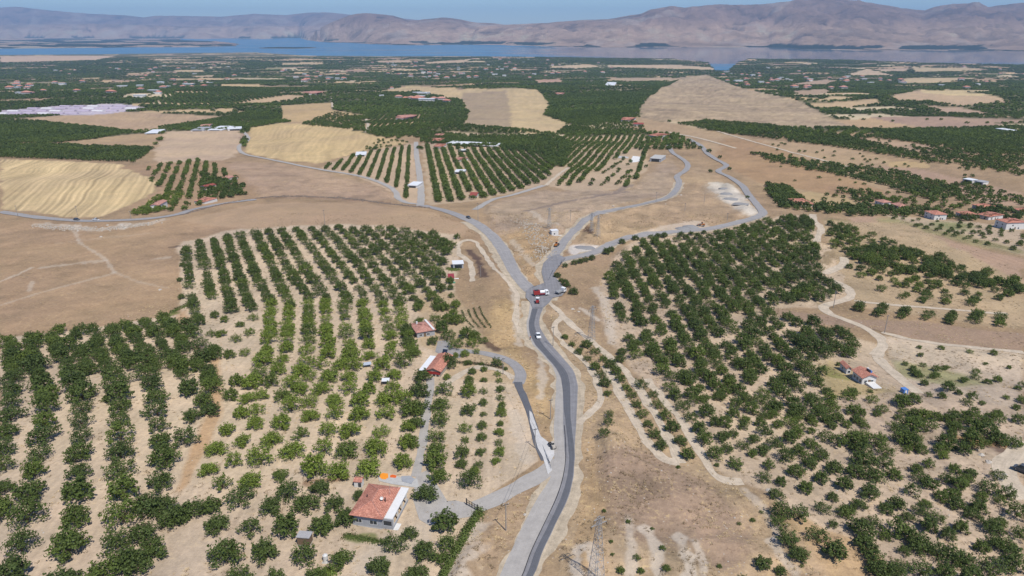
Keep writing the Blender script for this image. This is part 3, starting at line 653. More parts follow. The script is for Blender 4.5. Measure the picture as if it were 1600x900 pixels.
mod = 1 + (nA - .5) * 2.8 * amt + (nB - .5) * (2.0 + 1.6 * gl) * amt + (nC - .5) * 1.2 * amt - sstep(.56, .70, nD) * .16 * gl + sstep(.45, .28, nD) * .10 * gl
tone *= mod[..., None]
tone[..., 0] *= 1 + (nB - .5) * 0.05; tone[..., 2] *= 1 - (nA - .5) * 0.14
# tracks worn into the ground, dark burnt patches, pale erosion scars
def scar(pts, width, col, soft=1.0, strength=1.0):
    D = densify(pts, 6, False); W = at(D[:, 0], D[:, 1])
    x0, x1, y0, y1 = W[:, 0].min() - 12, W[:, 0].max() + 12, W[:, 1].min() - 12, W[:, 1].max() + 12
    k = (GX > x0) & (GX < x1) & (GY > y0) & (GY < y1)
    X = GX[k]; Y = GY[k]; best = np.full(X.shape, 1e9)
    for a, b_ in zip(W[:-1], W[1:]):
        d = b_ - a; L2 = (d ** 2).sum() + 1e-9
        t = np.clip(((X - a[0]) * d[0] + (Y - a[1]) * d[1]) / L2, 0, 1)
        best = np.minimum(best, np.hypot(X - a[0] - d[0] * t, Y - a[1] - d[1] * t))
    best = best + (fbm(X / 3, Y / 3, 2, 7) - .5) * width * 1.2
    f = (1 - sstep(width * 0.35, width * (0.5 + 0.4 * soft), best)) * strength
    T = tone[k]; tone[k] = T * (1 - f[:, None]) + alb(col)[None] * f[:, None]
    gk = grass[k]; grass[k] = gk * (1 - f)
SC = (214, 200, 182)
for pts, w_, st in [([(905, 860), (898, 900), (895, 940)], 2.2, .8), ([(920, 850), (927, 880), (930, 930)], 2.0, .7), ([(980, 812), (987, 850), (985, 905)], 2.0, .6),
                    ([(1010, 830), (1030, 860), (1028, 920)], 2.2, .7), ([(1062, 840), (1075, 870), (1082, 930)], 2.0, .7), ([(1085, 845), (1100, 880), (1104, 930)], 1.6, .6),
                    ([(745, 830), (722, 870), (700, 930)], 4.5, .6), ([(845, 560), (848, 590), (845, 620)], 2.2, .6), ([(1205, 845), (1235, 885), (1260, 930)], 1.6, .6),
                    ([(1165, 765), (1205, 810), (1215, 840)], 2.0, .5), ([(800, 640), (812, 680), (825, 720)], 3, .4), ([(800, 450), (808, 480), (806, 510), (812, 540)], 2.4, .6),
                    ([(800, 375), (815, 395), (835, 415)], 3, .5), ([(830, 330), (850, 345), (870, 350)], 3, .5), ([(905, 480), (915, 487), (935, 500)], 1.8, .7),
                    ([(930, 450), (945, 470), (952, 500), (955, 535)], 3.0, .6), ([(230, 365), (160, 372), (90, 380)], 3, .15),
                    ([(95, 350), (117, 362), (125, 380), (150, 395), (165, 405), (178, 425)], 1.6, .42), ([(178, 425), (215, 440), (260, 450)], 1.6, .25),
                    ([(0, 477), (60, 458), (120, 442), (178, 427)], 1.8, .33), ([(0, 440), (30, 428), (50, 418)], 1.5, .5), ([(45, 455), (50, 440)], 1.4, .4),
                    ([(70, 418), (130, 410), (160, 408)], 3.5, .4), ([(60, 350), (100, 352), (150, 360), (190, 352), (230, 350), (255, 343)], 5, .55),
                    ([(120, 352), (117, 358)], 4, .8), ([(190, 350), (195, 357)], 4, .8), ([(240, 405), (265, 402)], 3, .4),
                    ([(405, 309), (500, 309), (560, 312), (620, 320), (690, 326)], 2.5, -.25),
                    ([(640, 745), (600, 740), (500, 742), (430, 745)], 1.6, .25), ([(560, 880), (620, 845), (660, 830)], 5, .35), ([(1240, 355), (1262, 350)], 3, .3)]:
    scar(pts, w_, SC if st > 0 else (120, 95, 80), 1.0, abs(st))
for pts, w_, c in [([(733, 392), (745, 405), (752, 420), (756, 432)], 3.4, (92, 74, 70)), ([(762, 535), (775, 545)], 3.5, (96, 76, 66)), ([(268, 386), (280, 384)], 2.2, (90, 76, 70)),
                   ([(690, 568), (720, 565), (745, 568), (785, 575)], 1.6, (120, 92, 78)), ([(915, 355), (922, 362)], 3.5, (105, 82, 68)), ([(1530, 695), (1570, 700)], 5, (112, 92, 82)),
                   ([(1500, 690), (1560, 690)], 4, (176, 142, 104)), ([(278, 488), (260, 494)], 3, (120, 130, 70)), ([(580, 842), (545, 838)], 2.2, (118, 124, 74)),
                   ([(1290, 575), (1310, 590)], 4, (140, 138, 84)), ([(480, 755), (540, 746)], 2.2, (150, 120, 95)), ([(400, 310), (440, 307), (500, 308), (570, 313), (640, 322)], 1.8, (128, 104, 90)),
                   ([(980, 300), (900, 312), (820, 330)], 4, (146, 130, 118)), ([(985, 290), (960, 302), (930, 305)], 5, (150, 134, 122)), ([(1200, 395), (1290, 410), (1300, 395)], 5, (150, 130, 100))]:
    scar(pts, w_, c, 1.0, .85)
# ridge-like erosion on the far dry ridge
tone = np.clip(tone, 0.01, 0.7)

def grid_obj(name, rows_mask_fn, X, Y, Z, T, G, mat, cell_cls=None, want=None, kind='structure'):
    nr, nc = X.shape
    ii, jj = np.meshgrid(np.arange(nr - 1), np.arange(nc - 1), indexing='ij')
    if cell_cls is not None:
        sel = cell_cls[:-1, :-1] == want; ii = ii[sel]; jj = jj[sel]
    else: ii = ii.ravel(); jj = jj.ravel()
    a = ii * nc + jj
    quads = np.stack([a, a + 1, a + nc + 1, a + nc], 1)
    used, inv = np.unique(quads, return_inverse=True)
    V = np.stack([X.ravel()[used], Y.ravel()[used], Z.ravel()[used]], 1)
    me = bpy.data.meshes.new(name)
    me.vertices.add(len(V)); me.vertices.foreach_set('co', V.ravel().astype(np.float32))
    nq = len(quads); me.loops.add(nq * 4); me.loops.foreach_set('vertex_index', inv.ravel().astype(np.int32))
    me.polygons.add(nq); me.polygons.foreach_set('loop_start', (np.arange(nq) * 4).astype(np.int32))
    me.polygons.foreach_set('loop_total', np.full(nq, 4, np.int32)) if False else None
    me.update(calc_edges=True)
    me.polygons.foreach_set('use_smooth', np.ones(nq, bool))
    at_ = me.attributes.new('tone', 'FLOAT_COLOR', 'POINT')
    c = np.concatenate([T.reshape(-1, 3)[used], np.ones((len(used), 1))], 1); at_.data.foreach_set('color', c.ravel().astype(np.float32))
    g_ = me.attributes.new('grass', 'FLOAT', 'POINT'); g_.data.foreach_set('value', G.ravel()[used].astype(np.float32))
    me.materials.append(mat)
    o = bpy.data.objects.new(name, me); COL.objects.link(o); o['kind'] = kind
    return o
for i, nm in enumerate(names):
    if (cls[:-1, :-1] == i).any(): grid_obj(nm, None, GX, GY, GZ, tone, grass, MG, cls, i)

# ------------------------------------------------------------------ far shore and mountains
def far_land():
    pxs = np.linspace(-420, 2020, 760)
    D = np.concatenate([np.linspace(6300, 9000, 46), np.linspace(9060, 17500, 150), np.linspace(17700, 30000, 60)])
    PX, DD = np.meshgrid(pxs, D)                       # DD = forward distance
    X = (PX - 800) / F * (DD * CP + (CAMZ + 150) * SP); Y = DD.copy()
    pyl = 450 - F * (DD * SP - (CAMZ + 150) * CP) / (DD * CP + (CAMZ + 150) * SP)      # photo row of that spot on the lake
    def I(pts): return np.interp(PX, [p[0] for p in pts], [p[1] for p in pts])
    n1 = fbm(X / 2600, Y / 2600, 5, 201); n2 = fbm(X / 700, Y / 700, 4, 211); n3 = fbm(X / 240, Y / 240, 4, 221)
    rid = 1 - np.abs(2 * fbm(X / 1900 + 5, Y / 1900, 5, 231) - 1)
    rid2 = 1 - np.abs(2 * fbm(X / 560 + 5, Y / 560, 4, 241) - 1)
    rid3 = 1 - np.abs(2 * fbm(X / 230 + 9, Y / 300, 3, 291) - 1)
    shoreR = I([(-420, 60.5), (0, 60.5), (290, 60.5), (470, 60.3), (480, 63), (500, 66), (560, 68), (640, 71), (760, 69.5), (800, 71), (900, 73), (1000, 74.5), (1080, 74), (1200, 74.5), (1300, 78), (1400, 78), (1500, 79), (1600, 80), (2020, 82)])
    shoreR = shoreR + (fbm(PX / 45, PX * 0, 3, 251) - .5) * 2.2
    land_ = pyl < shoreR
    # peninsula on the left and two low islands
    pen = (pyl < I([(-420, 77), (0, 76), (170, 74.5), (230, 73.5), (300, 73.5), (370, 72), (375, 60), (2020, 40)])) & (pyl > I([(-420, 0), (280, 0), (281, 63), (340, 65), (372, 68.5), (376, 90), (2020, 90)])) & (PX < 374)
    isl = (np.abs(pyl - 75.2 - (fbm(PX / 20, PX * 0, 2, 3) - .5)) < I([(405, 0), (415, .6), (450, .9), (485, .5), (495, 0), (2020, 0)]))
    pen |= isl
    Zl = -147.5 + (n2 - .3) * 14 + (n1 - .5) * 10
    def dist_of(py):
        t = (450 - py) / F; return (CAMZ + 150) * (CP + t * SP) / (SP - t * CP)
    def layer(crest, Dc, base_off, p, rough):
        zc = CAMZ + (45 - I(crest)) / F * Dc * 1.0
        Db = np.maximum(dist_of(shoreR) + base_off, 7000)
        f = (DD - Db) / (Dc - Db)
        up = np.clip(f, 0, 1) ** p
        carve = (rid - .62) * 1.0 + (rid2 - .6) * .75 + (rid3 - .6) * .42 + (n3 - .5) * .2
        env = np.clip(f, 0, 1) * (1 - np.clip(f, 0, 1) ** 1.5 * 0.95)
        z = -147 + (zc + 147) * (up + rough * carve * env * 1.6 + (n3 - .5) * .02 * np.clip(f, 0, 1))
        back = np.clip(f - 1, 0, 5)
        z = z - back * (zc + 150) * 1.4
        return np.where((f > 0) & (zc > -140), z, -400), f
    A = [(-420, 400), (700, 400), (735, 60), (745, 43), (800, 40), (850, 38), (900, 34), (950, 32), (985, 27), (1000, 25), (1012, 20), (1025, 18), (1050, 15.5), (1065, 17), (1080, 16), (1120, 14), (1160, 14), (1200, 12), (1240, 8), (1280, 6), (1300, 6), (1330, 8), (1350, 11), (1380, 15), (1400, 18), (1420, 20), (1435, 21), (1446, 17), (1460, 15), (1480, 13), (1500, 12), (1508, 9.5), (1516, 9), (1522, 12), (1532, 16), (1550, 12.5), (1575, 11), (1600, 9.5), (1700, 14), (1800, 22), (2020, 30)]
    B = [(-420, 400), (440, 400), (470, 60), (485, 51), (500, 45), (520, 37), (540, 30), (550, 27), (562, 25), (575, 24.5), (600, 26), (618, 28), (625, 30), (640, 34), (655, 34), (670, 32), (690, 30.5), (705, 31), (720, 33), (740, 37), (770, 38), (800, 41), (860, 46), (2020, 60)]
    C = [(-420, 14), (0, 17), (40, 16), (80, 20), (100, 21.5), (150, 25), (200, 27), (230, 30), (250, 27.5), (300, 28), (350, 29), (400, 25), (450, 27), (480, 24), (510, 23), (540, 25), (560, 27), (640, 32), (700, 37), (800, 41), (2020, 44)]
    D2 = [(-420, 38), (0, 40), (150, 38), (300, 42), (470, 41), (600, 44), (2020, 50)]
    zA, fA = layer(A, 14500., 500., 1.30, .62)
    zB, fB = layer(B, 16200., 900., 1.15, .5)
    zC, fC = layer(C, 27500., 3500., 1.1, .3)
    zD, fD = layer(D2, 22500., 700., 1.0, .07)
    Zm = np.maximum.reduce([zA, zB, zC, zD])
    land_all = land_ | pen
    Z = np.where(land_, np.maximum(Zl, Zm), np.where(pen, -147 + (n2 - .3) * 22, -156.))
    Z = np.where(land_all, np.maximum(Z, -149.3), Z)
    T = np.empty(X.shape + (3,)); T[:] = lin((236, 198, 166)) / KLIT
    rocky = sstep(.35, .7, rid2 * .6 + n3 * .5)
    T = T * (1 + (n1 - .5) * .5 + (n3 - .5) * .5)[..., None]
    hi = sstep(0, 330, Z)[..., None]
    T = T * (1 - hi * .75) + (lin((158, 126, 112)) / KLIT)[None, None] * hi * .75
    gul = sstep(.62, .45, rid2) * .45 + sstep(.6, .42, rid3) * .35  # gullies darkened in colour, as scrub, to stand in for weak relief shading
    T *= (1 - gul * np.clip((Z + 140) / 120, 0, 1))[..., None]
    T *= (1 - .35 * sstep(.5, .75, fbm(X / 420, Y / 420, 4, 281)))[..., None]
    pale = sstep(.58, .72, n2 * .7 + n3 * .35)[..., None] * .5
    T = T * (1 - pale) + (lin((222, 204, 186)) / KLIT)[None, None] * pale
    # irrigated strips on the far shore, dark green
    low = sstep(-90, -135, Z) if False else (Z < -105)
    strip = (fbm(PX / 60, pyl / 1.6, 3, 261) > I([(-420, .45), (0, .46), (250, .52), (370, .5), (500, .44), (760, .47), (900, .62), (950, .45), (1080, .46), (1110, .6), (1220, .46), (1600, .44), (2020, .44)])) & low & (Z > -149.2)
    near = (shoreR - pyl) < I([(-420, 30), (480, 12), (760, 9), (900, 9), (1100, 8), (1300, 14), (2020, 14)])
    strip &= (near | pen)
    T[strip] = lin((62, 74, 50)) / KLIT
    T *= 1 - .25 * (fbm(X / 300, Y / 900, 2, 271)[..., None] - .5)
    seg = np.where(Zm > -140, 1, 0)
    seg[~land_all] = 2
    Gr = np.zeros(X.shape)
    for nm, c in (('far_shore', 0), ('mountains', 1), ('lake_bed', 2)):
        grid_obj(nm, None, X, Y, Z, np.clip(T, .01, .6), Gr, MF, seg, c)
MF, nt_, b_ = newmat('mountain_rock')
ta = N(nt_, 'ShaderNodeAttribute', attribute_name='tone'); ge = N(nt_, 'ShaderNodeNewGeometry')
nn = noise_(nt_, ge.outputs['Position'], 0.008, 8, 0.75)
nt_.links.new(mulcol(nt_, ta.outputs['Color'], rng(nt_, nn, .3, .7, .8, 1.2)), b_.inputs['Base Color']); b_.inputs['Roughness'].default_value = 1
b_.inputs['Specular IOR Level'].default_value = 0
bp_ = N(nt_, 'ShaderNodeBump'); bp_.inputs['Strength'].default_value = 1.0; bp_.inputs['Distance'].default_value = 130
nt_.links.new(nn, bp_.inputs['Height']); nt_.links.new(bp_.outputs[0], b_.inputs['Normal'])
far_land()

# lake
mw, nt_, b_ = newmat('lake_water')
ge = N(nt_, 'ShaderNodeNewGeometry'); P_ = ge.outputs['Position']
mp_ = N(nt_, 'ShaderNodeMapping'); mp_.inputs['Scale'].default_value = (.00022, .0009, 1); nt_.links.new(P_, mp_.inputs[0])
calm = noise_(nt_, mp_.outputs[0], 1.0, 4, .6)
sep = N(nt_, 'ShaderNodeSeparateXYZ'); nt_.links.new(P_, sep.inputs[0])
side = math_(nt_, 'DIVIDE', sep.outputs[0], sep.outputs[1])
cf = math_(nt_, 'ADD', rng(nt_, side, -.05, .25, -.25, .45), calm)
cf = math_(nt_, 'ADD', cf, rng(nt_, sep.outputs[1], 5600, 7400, -.35, .12))
fac = rng(nt_, cf, .42, .70, .15, .97)
b_.inputs['Base Color'].default_value = (.02, .08, .16, 1); b_.inputs['Roughness'].default_value = .06; b_.inputs['IOR'].default_value = 1.33
df = N(nt_, 'ShaderNodeBsdfDiffuse'); st_ = N(nt_, 'ShaderNodeMapping'); st_.inputs['Scale'].default_value = (.0009, .006, 1); nt_.links.new(P_, st_.inputs[0])
nt_.links.new(mixc(nt_, rng(nt_, noise_(nt_, st_.outputs[0], 1.0, 4, .6), .35, .65, 0, 1), (.05, .165, .30), (.10, .215, .33)), df.inputs[0])
mx = N(nt_, 'ShaderNodeMixShader'); nt_.links.new(fac, mx.inputs[0]); nt_.links.new(df.outputs[0], mx.inputs[1]); nt_.links.new(b_.outputs[0], mx.inputs[2])
nt_.links.new(mx.outputs[0], nt_.nodes['Material Output'].inputs[0])
wv = noise_(nt_, P_, .05, 3, .6); bp_ = N(nt_, 'ShaderNodeBump'); bp_.inputs['Strength'].default_value = .05; bp_.inputs['Distance'].default_value = .5
nt_.links.new(wv, bp_.inputs['Height']); nt_.links.new(bp_.outputs[0], b_.inputs['Normal'])
mesh_obj('lake_water', [(-26000, 3000, -150), (26000, 3000, -150), (28000, 29900, -150), (-28000, 29900, -150)], [(0, 1, 2, 3)], mw, kind='structure')
# land that carries on outside the frame, below the modelled sheet
def apron():
    v = []; f = []
    for y, hx0 in ((-1500, 200), (-400, 60), (0, 80), (300, 300), (1000, 900), (2500, 2200), (4200, 3600)):
        z = float(base(y)) - 6 - max(0, y) * .002
        v += [(-24000, y, z), (24000, y, z)]
    for i in range(6): f.append((2 * i, 2 * i + 1, 2 * i + 3, 2 * i + 2))
    o = mesh_obj('plain', v, f, MG, kind='structure')
    a = o.data.attributes.new('tone', 'FLOAT_COLOR', 'POINT')
    for d in a.data: d.color = (*alb((150, 134, 104)), 1)
    a = o.data.attributes.new('grass', 'FLOAT', 'POINT')
apron()

build_roads()

# ------------------------------------------------------------------ foliage meshes
def crown_mesh(name, seed, nl, lsz, R0=2.6, H=3.1, limbs=15, trunk_h=.55, mat='leaf', dense=1.0):
    """lumpy dome of leaf clumps carried on limbs, ragged at the outline"""
    rs = np.random.RandomState(seed); V = []; F_ = []; clumps = []
    for i in range(limbs):                                    # clumps spread over the dome
        f = (i + .5) / limbs; el = math.asin(min(1, f ** .8)) * .98; az = 2.39996 * i + rs.randn() * .25
        rr = R0 * rs.uniform(.80, 1.02) * (1 + .10 * math.sin(az * 2 + seed))
        c = np.array([math.cos(az) * math.cos(el) * rr * .80, math.sin(az) * math.cos(el) * rr * .80, trunk_h + .35 + math.sin(el) * (H - .9) * rs.uniform(.82, 1.1)])
        clumps.append((c, R0 * rs.uniform(.22, .36), 1.0))
        if i % 2 == 0: clumps.append((c * np.array([.55, .55, .8]) + rs.randn(3) * .12, R0 * .3, .5))
        if rs.rand() < .5:                                    # shoots that stick out
            d = c - np.array([0, 0, trunk_h]); d /= np.linalg.norm(d)
            clumps.append((c + d * R0 * .27 + np.array([0, 0, .1]), R0 * .12, .22))
    tot = sum(q[2] for q in clumps)
    for p, r, wt in clumps:
        for k in range(max(2, int(nl * wt / tot))):
            q = rs.randn(3); q /= np.linalg.norm(q); off = q * rs.rand() ** .33 * r * np.array([1, 1, .8])
            c = p + off
            if c[2] < .3: c[2] = .3 + rs.rand() * .25
            nrm = q * .9 + np.array([0, 0, .5]) + rs.randn(3) * .4; nrm /= np.linalg.norm(nrm)
            u = np.cross(nrm, rs.randn(3)); u /= np.linalg.norm(u); v = np.cross(nrm, u); s = lsz * rs.uniform(.6, 1.3); k0 = len(V)
            V += [c + u * s * .55, c + v * s * .42 + nrm * s * .12, c - u * s * .55, c - v * s * .42 - nrm * s * .05]; F_.append((k0, k0 + 1, k0 + 2, k0 + 3))
    me = bpy.data.meshes.new(name); me.from_pydata([tuple(q) for q in V], [], F_); me.update(); me.materials.append(M[mat])
    return me
def trunk_mesh(name, seed):
    rs = np.random.RandomState(seed); mb = MB()
    mb.tube((0, 0, -.35), (rs.randn() * .05, rs.randn() * .05, .6), .17, .13, 7)
    for i in range(7):
        az = i * .9 + rs.rand() * .5; el = rs.uniform(.45, 1.1); ln = rs.uniform(1.5, 2.3)
        e = Vector((math.cos(az) * math.cos(el) * ln, math.sin(az) * math.cos(el) * ln, .55 + math.sin(el) * ln))
        m_ = Vector((e.x * .45, e.y * .45, .5 + (e.z - .5) * .6))
        mb.tube((0, 0, .45), m_, .09, .055, 5, False); mb.tube(m_, e, .055, .02, 4, False)
    me = bpy.data.meshes.new(name); me.from_pydata(mb.v, [], mb.f); me.update(); me.materials.append(M['trunk']); return me
CR = [crown_mesh('crown', 100 + i, (1500, 1250, 1650, 1000, 1400, 1550, 1150, 1500, 900)[i], (.33, .30, .34, .30, .36, .31, .32, .34, .32)[i], R0=2.7 + .14 * (i % 4), H=(3.2, 2.8, 3.6, 3.0, 3.4, 2.7, 3.8, 3.1, 3.3)[i], limbs=(19, 15, 25, 13, 22, 17, 20, 28, 12)[i]) for i in range(9)]
TK = [trunk_mesh('trunk', 300 + i) for i in range(3)]
LOWC = [crown_mesh('low_crown', 400 + i, 190, .85, limbs=12, R0=2.8) for i in range(3)]
FARC = [crown_mesh('far_crown', 500 + i, 60, 1.7, limbs=8, R0=2.8) for i in range(3)]

# ------------------------------------------------------------------ trees
TREES = []      # dicts x,y,size(crown diameter m),tint,zone info
def sizepx(rpx, x, y):   # crown radius in photo pixels -> crown diameter in metres
    d = math.hypot(y * CP + CAMZ * SP, 0); return 2 * rpx * (y * CP + (CAMZ - float(base(y))) * SP) / F
def T(px, py, rpx, tint, key=None, jitter=0.0):
    """px,py: centre of the crown in the photo"""
    w_ = at([px], [py], 1.6)[0]
    d = w_[1] * CP + (CAMZ - 2) * SP
    TREES.append(dict(x=w_[0], y=w_[1], s=2 * rpx * d / F, t=tint, key=key))
def row(zone, r, pts, n, rpx, tint, skip=()):
    kz = {'L': 1.05, 'M': 1.30, 'C': 1.15, 'T': 1.15}.get(zone, 1); rpx = (rpx[0] * kz, rpx[1] * kz)
    P = smooth_px(pts, 8); Wq = at(P[:, 0], P[:, 1]); d = np.concatenate([[0], np.cumsum(np.hypot(*np.diff(Wq, axis=0).T))])     # equal steps on the ground
    for i in range(n):
        if i in skip: continue
        s = d[-1] * i / max(1, n - 1); px = np.interp(s, d, P[:, 0]) + random.uniform(-1.2, 1.2); py = np.interp(s, d, P[:, 1]) + random.uniform(-1, 1)
        f = i / max(1, n - 1); rr = rpx[0] * (1 - f) + rpx[1] * f
        tt = tint if not callable(tint) else tint(px, py)
        T(px, py, rr * random.uniform(.80, 1.15), min(1, max(0, tt + random.uniform(-.08, .08))), (zone, r, i, n))
# left dark orchard, from the far end to the near end
dk = lambda px, py: .10 + .18 * (vnoise(px / 22., py / 22., 5) > .72)
row('L', 1, [(22, 560), (20, 600), (14, 650), (8, 700), (6, 735), (4, 770), (-2, 800)], 11, (17, 21), dk)
row('L', 2, [(45, 562), (62, 590), (72, 622), (68, 665), (64, 700), (52, 745), (46, 790), (38, 830), (28, 865), (22, 900)], 14, (17, 27), dk)
row('L', 3, [(98, 560), (112, 590), (126, 615), (128, 655), (126, 700), (122, 740), (122, 790), (112, 835), (104, 870), (96, 905)], 14, (17, 27), dk)
row('L', 4, [(150, 560), (172, 580), (185, 610), (188, 650), (186, 700), (190, 740), (192, 790), (190, 830), (172, 865), (160, 898)], 14, (17, 26), dk)
row('L', 5, [(205, 560), (228, 580), (240, 605), (246, 650), (252, 690), (258, 730), (245, 765), (228, 800), (222, 845), (210, 885)], 13, (17, 26), dk)
row('L', 6, [(262, 552), (284, 568), (292, 600), (296, 630), (298, 650)], 4, (17, 17), dk)
row('L', 7, [(300, 520), (312, 545), (324, 570), (330, 600), (330, 640)], 6, (15, 16), dk)
for x, y, r, t in [(290, 686, 22, .12), (10, 535, 15, .3), (58, 530, 15, .3), (92, 515, 13, .35), (125, 518, 15, .2), (105, 540, 16, .2), (140, 545, 17, .15), (175, 520, 14, .2), (182, 540, 15, .15),
                   (195, 508, 13, .35), (225, 503, 12, .3), (210, 520, 13, .35), (243, 520, 13, .2), (262, 505, 14, .35), (255, 498, 12, .3), (272, 520, 13, .3), (275, 560, 16, .12), (285, 545, 14, .15),
                   (232, 555, 15, .15), (310, 795, 20, .12), (268, 812, 20, .12), (240, 860, 24, .15), (196, 880, 24, .15), (255, 790, 20, .1), (285, 800, 20, .12), (330, 790, 19, .15), (165, 620, 8, .3)]:
    T(x, y, r * 1.03, t, ('LX',))
# middle orchard: dark rows running away to the upper left
md = lambda px, py: .16 + .16 * (vnoise(px / 9., py / 9., 6) > .75)
rows_mid = [([(290, 386), (293, 410), (296, 445)], 6), ([(300, 462), (304, 480), (312, 503)], 5), ([(312, 377), (316, 400), (320, 416)], 5), ([(324, 427), (327, 445), (330, 462)], 5),
            ([(334, 374), (350, 430), (362, 484)], 12), ([(355, 371), (372, 425), (392, 480)], 12), ([(376, 367), (400, 430), (424, 472)], 12), ([(400, 364), (430, 425), (452, 475)], 12),
            ([(420, 362), (455, 425), (483, 464)], 11), ([(441, 360), (480, 425), (510, 465)], 11), ([(464, 358), (502, 408), (535, 455), (542, 468)], 11), ([(488, 357), (525, 405), (565, 455), (569, 468)], 11),
            ([(508, 357), (552, 405), (598, 468)], 11), ([(529, 356), (572, 400), (625, 470)], 11), ([(552, 360), (600, 405), (655, 475)], 11), ([(572, 357), (625, 408), (685, 475)], 11),
            ([(593, 357), (648, 408), (690, 450)], 9), ([(610, 357), (660, 400), (688, 430)], 8), ([(632, 361), (690, 410)], 6), ([(653, 363), (698, 395)], 5), ([(676, 367), (702, 385)], 3)]
for i, (p, n) in enumerate(rows_mid): row('M', i + 1, p, int(n * 1.45), (6.6, 8.6), md)
T(714, 369, 7, .2, ('X',)); T(335, 491, 8, .2, ('X',)); T(280, 435, 6, .2, ('X',)); T(283, 462, 6, .2, ('X',)); T(284, 412, 5, .2, ('X',))
br = lambda px, py: .72 if (py > 470 and vnoise(px / 26., py / 22., 8) > .30) else .34
LR = [([(423, 474), (420, 530), (408, 575), (388, 612), (380, 640), (362, 662), (346, 686), (335, 708), (326, 733)], 11), ([(452, 474), (449, 520), (446, 550), (428, 590), (410, 610), (400, 640), (398, 664), (380, 686), (370, 712), (352, 738), (346, 755)], 12),
      ([(481, 474), (482, 520), (478, 560), (462, 590), (440, 612), (454, 634), (440, 660), (424, 686), (410, 712), (396, 738), (390, 752)], 12),
      ([(509, 474), (510, 520), (512, 552), (482, 588), (467, 608), (488, 634), (480, 660), (463, 687), (456, 710), (436, 740)], 11),
      ([(538, 474), (541, 518), (547, 552), (514, 588), (503, 610), (530, 632), (517, 660), (508, 685), (505, 708), (492, 733)], 11),
      ([(566, 474), (572, 517), (578, 550), (550, 575), (544, 604), (568, 630), (555, 658), (543, 684), (542, 712), (530, 735)], 11),
      ([(598, 474), (607, 517), (612, 548), (590, 580), (577, 606), (606, 630), (600, 656), (593, 687), (580, 716), (576, 732)], 11),
      ([(623, 474), (628, 505), (640, 532), (645, 552), (618, 582), (614, 606), (642, 640), (638, 660), (634, 690), (630, 722)], 11)]
for i, (p, n) in enumerate(LR): row('C', i + 1, p, n + 4, (9.8, 16.8), br)
for x, y, r, t in [(336, 545, 10, .4), (358, 553, 10, .3), (382, 549, 10, .5), (368, 528, 10, .4), (345, 520, 10, .4), (390, 518, 10, .5), (350, 498, 8, .4), (395, 495, 9, .5), (370, 595, 15, .4), (360, 617, 13, .3), (330, 520, 9, .3), (375, 505, 8, .3), (652, 480, 9, .3), (683, 480, 9, .2), (655, 500, 9, .3)]:
    T(x, y, r, t, ('X',))
for x, y, r, t in [(375, 777, 22, .12), (448, 770, 19, .12), (424, 790, 19, .12), (500, 762, 17, .12), (477, 787, 19, .14), (522, 786, 19, .12), (541, 808, 18, .1), (338, 820, 18, .14), (391, 823, 19, .14), (448, 824, 22, .16), (503, 823, 19, .2),
                   (353, 867, 24, .14), (413, 861, 22, .14), (475, 869, 20, .14), (532, 874, 19, .2), (592, 888, 21, .12), (375, 902, 19, .14), (430, 905, 20, .18), (495, 902, 18, .2), (642, 900, 17, .16), (617, 849, 19, .12), (560, 770, 9, .1),
                   (665, 771, 20, .08), (696, 817, 21, .1), (652, 806, 18, .1), (640, 832, 12, .12), (664, 862, 19, .12), (700, 850, 17, .25), (690, 870, 14, .2), (652, 897, 17, .14), (733, 751, 18, .12), (742, 733, 9, .6), (680, 722, 19, .4), (685, 745, 18, .3),
                   (660, 588, 15, .1), (655, 612, 16, .08), (656, 638, 16, .1), (650, 662, 14, .2), (641, 690, 14, .3), (693, 608, 15, .3), (688, 632, 15, .25), (687, 657, 15, .3), (682, 682, 14, .35), (681, 700, 15, .3),
                   (738, 578, 7, .25), (733, 592, 8, .2), (732, 612, 13, .5), (732, 640, 13, .15), (727, 667, 11, .5), (727, 683, 7, .4), (722, 706, 14, .2), (721, 722, 9, .2),
                   (756, 574, 6, .4), (756, 590, 6, .3), (755, 608, 7, .3), (755, 626, 7, .25), (755, 643, 6, .25), (753, 662, 8, .25), (752, 680, 8, .25), (751, 703, 9, .25), (748, 722, 8, .2),
                   (777, 581, 6, .7), (780, 591, 6, .4), (781, 605, 8, .2), (782, 618, 7, .25), (784, 630, 7, .3), (783, 642, 9, .5), (782, 658, 6, .3), (780, 672, 9, .6), (779, 687, 7, .3), (781, 702, 10, .6), (775, 716, 8, .6),
                   (701, 567, 13, .06), (698, 586, 6, .6), (726, 551, 7, .6), (744, 546, 6, .6), (712, 552, 5, .6), (776, 564, 9, .12), (731, 564, 7, .15), (752, 564, 4, .3),
                   (635, 517, 12, .06), (637, 534, 12, .1), (645, 547, 13, .5), (676, 532, 10, .15), (690, 512, 13, .15), (700, 524, 12, .12), (700, 500, 11, .3), (712, 538, 13, .3), (728, 522, 12, .25), (738, 535, 11, .5), (755, 530, 8, .2), (708, 488, 8, .4), (712, 475, 8, .5), (705, 460, 6, .2), (704, 448, 6, .2), (703, 438, 7, .3), (715, 500, 10, .4), (680, 497, 9, .3), (742, 524, 9, .3), (695, 480, 9, .3)]:
    T(x, y, r * 1.1, t, ('H',))
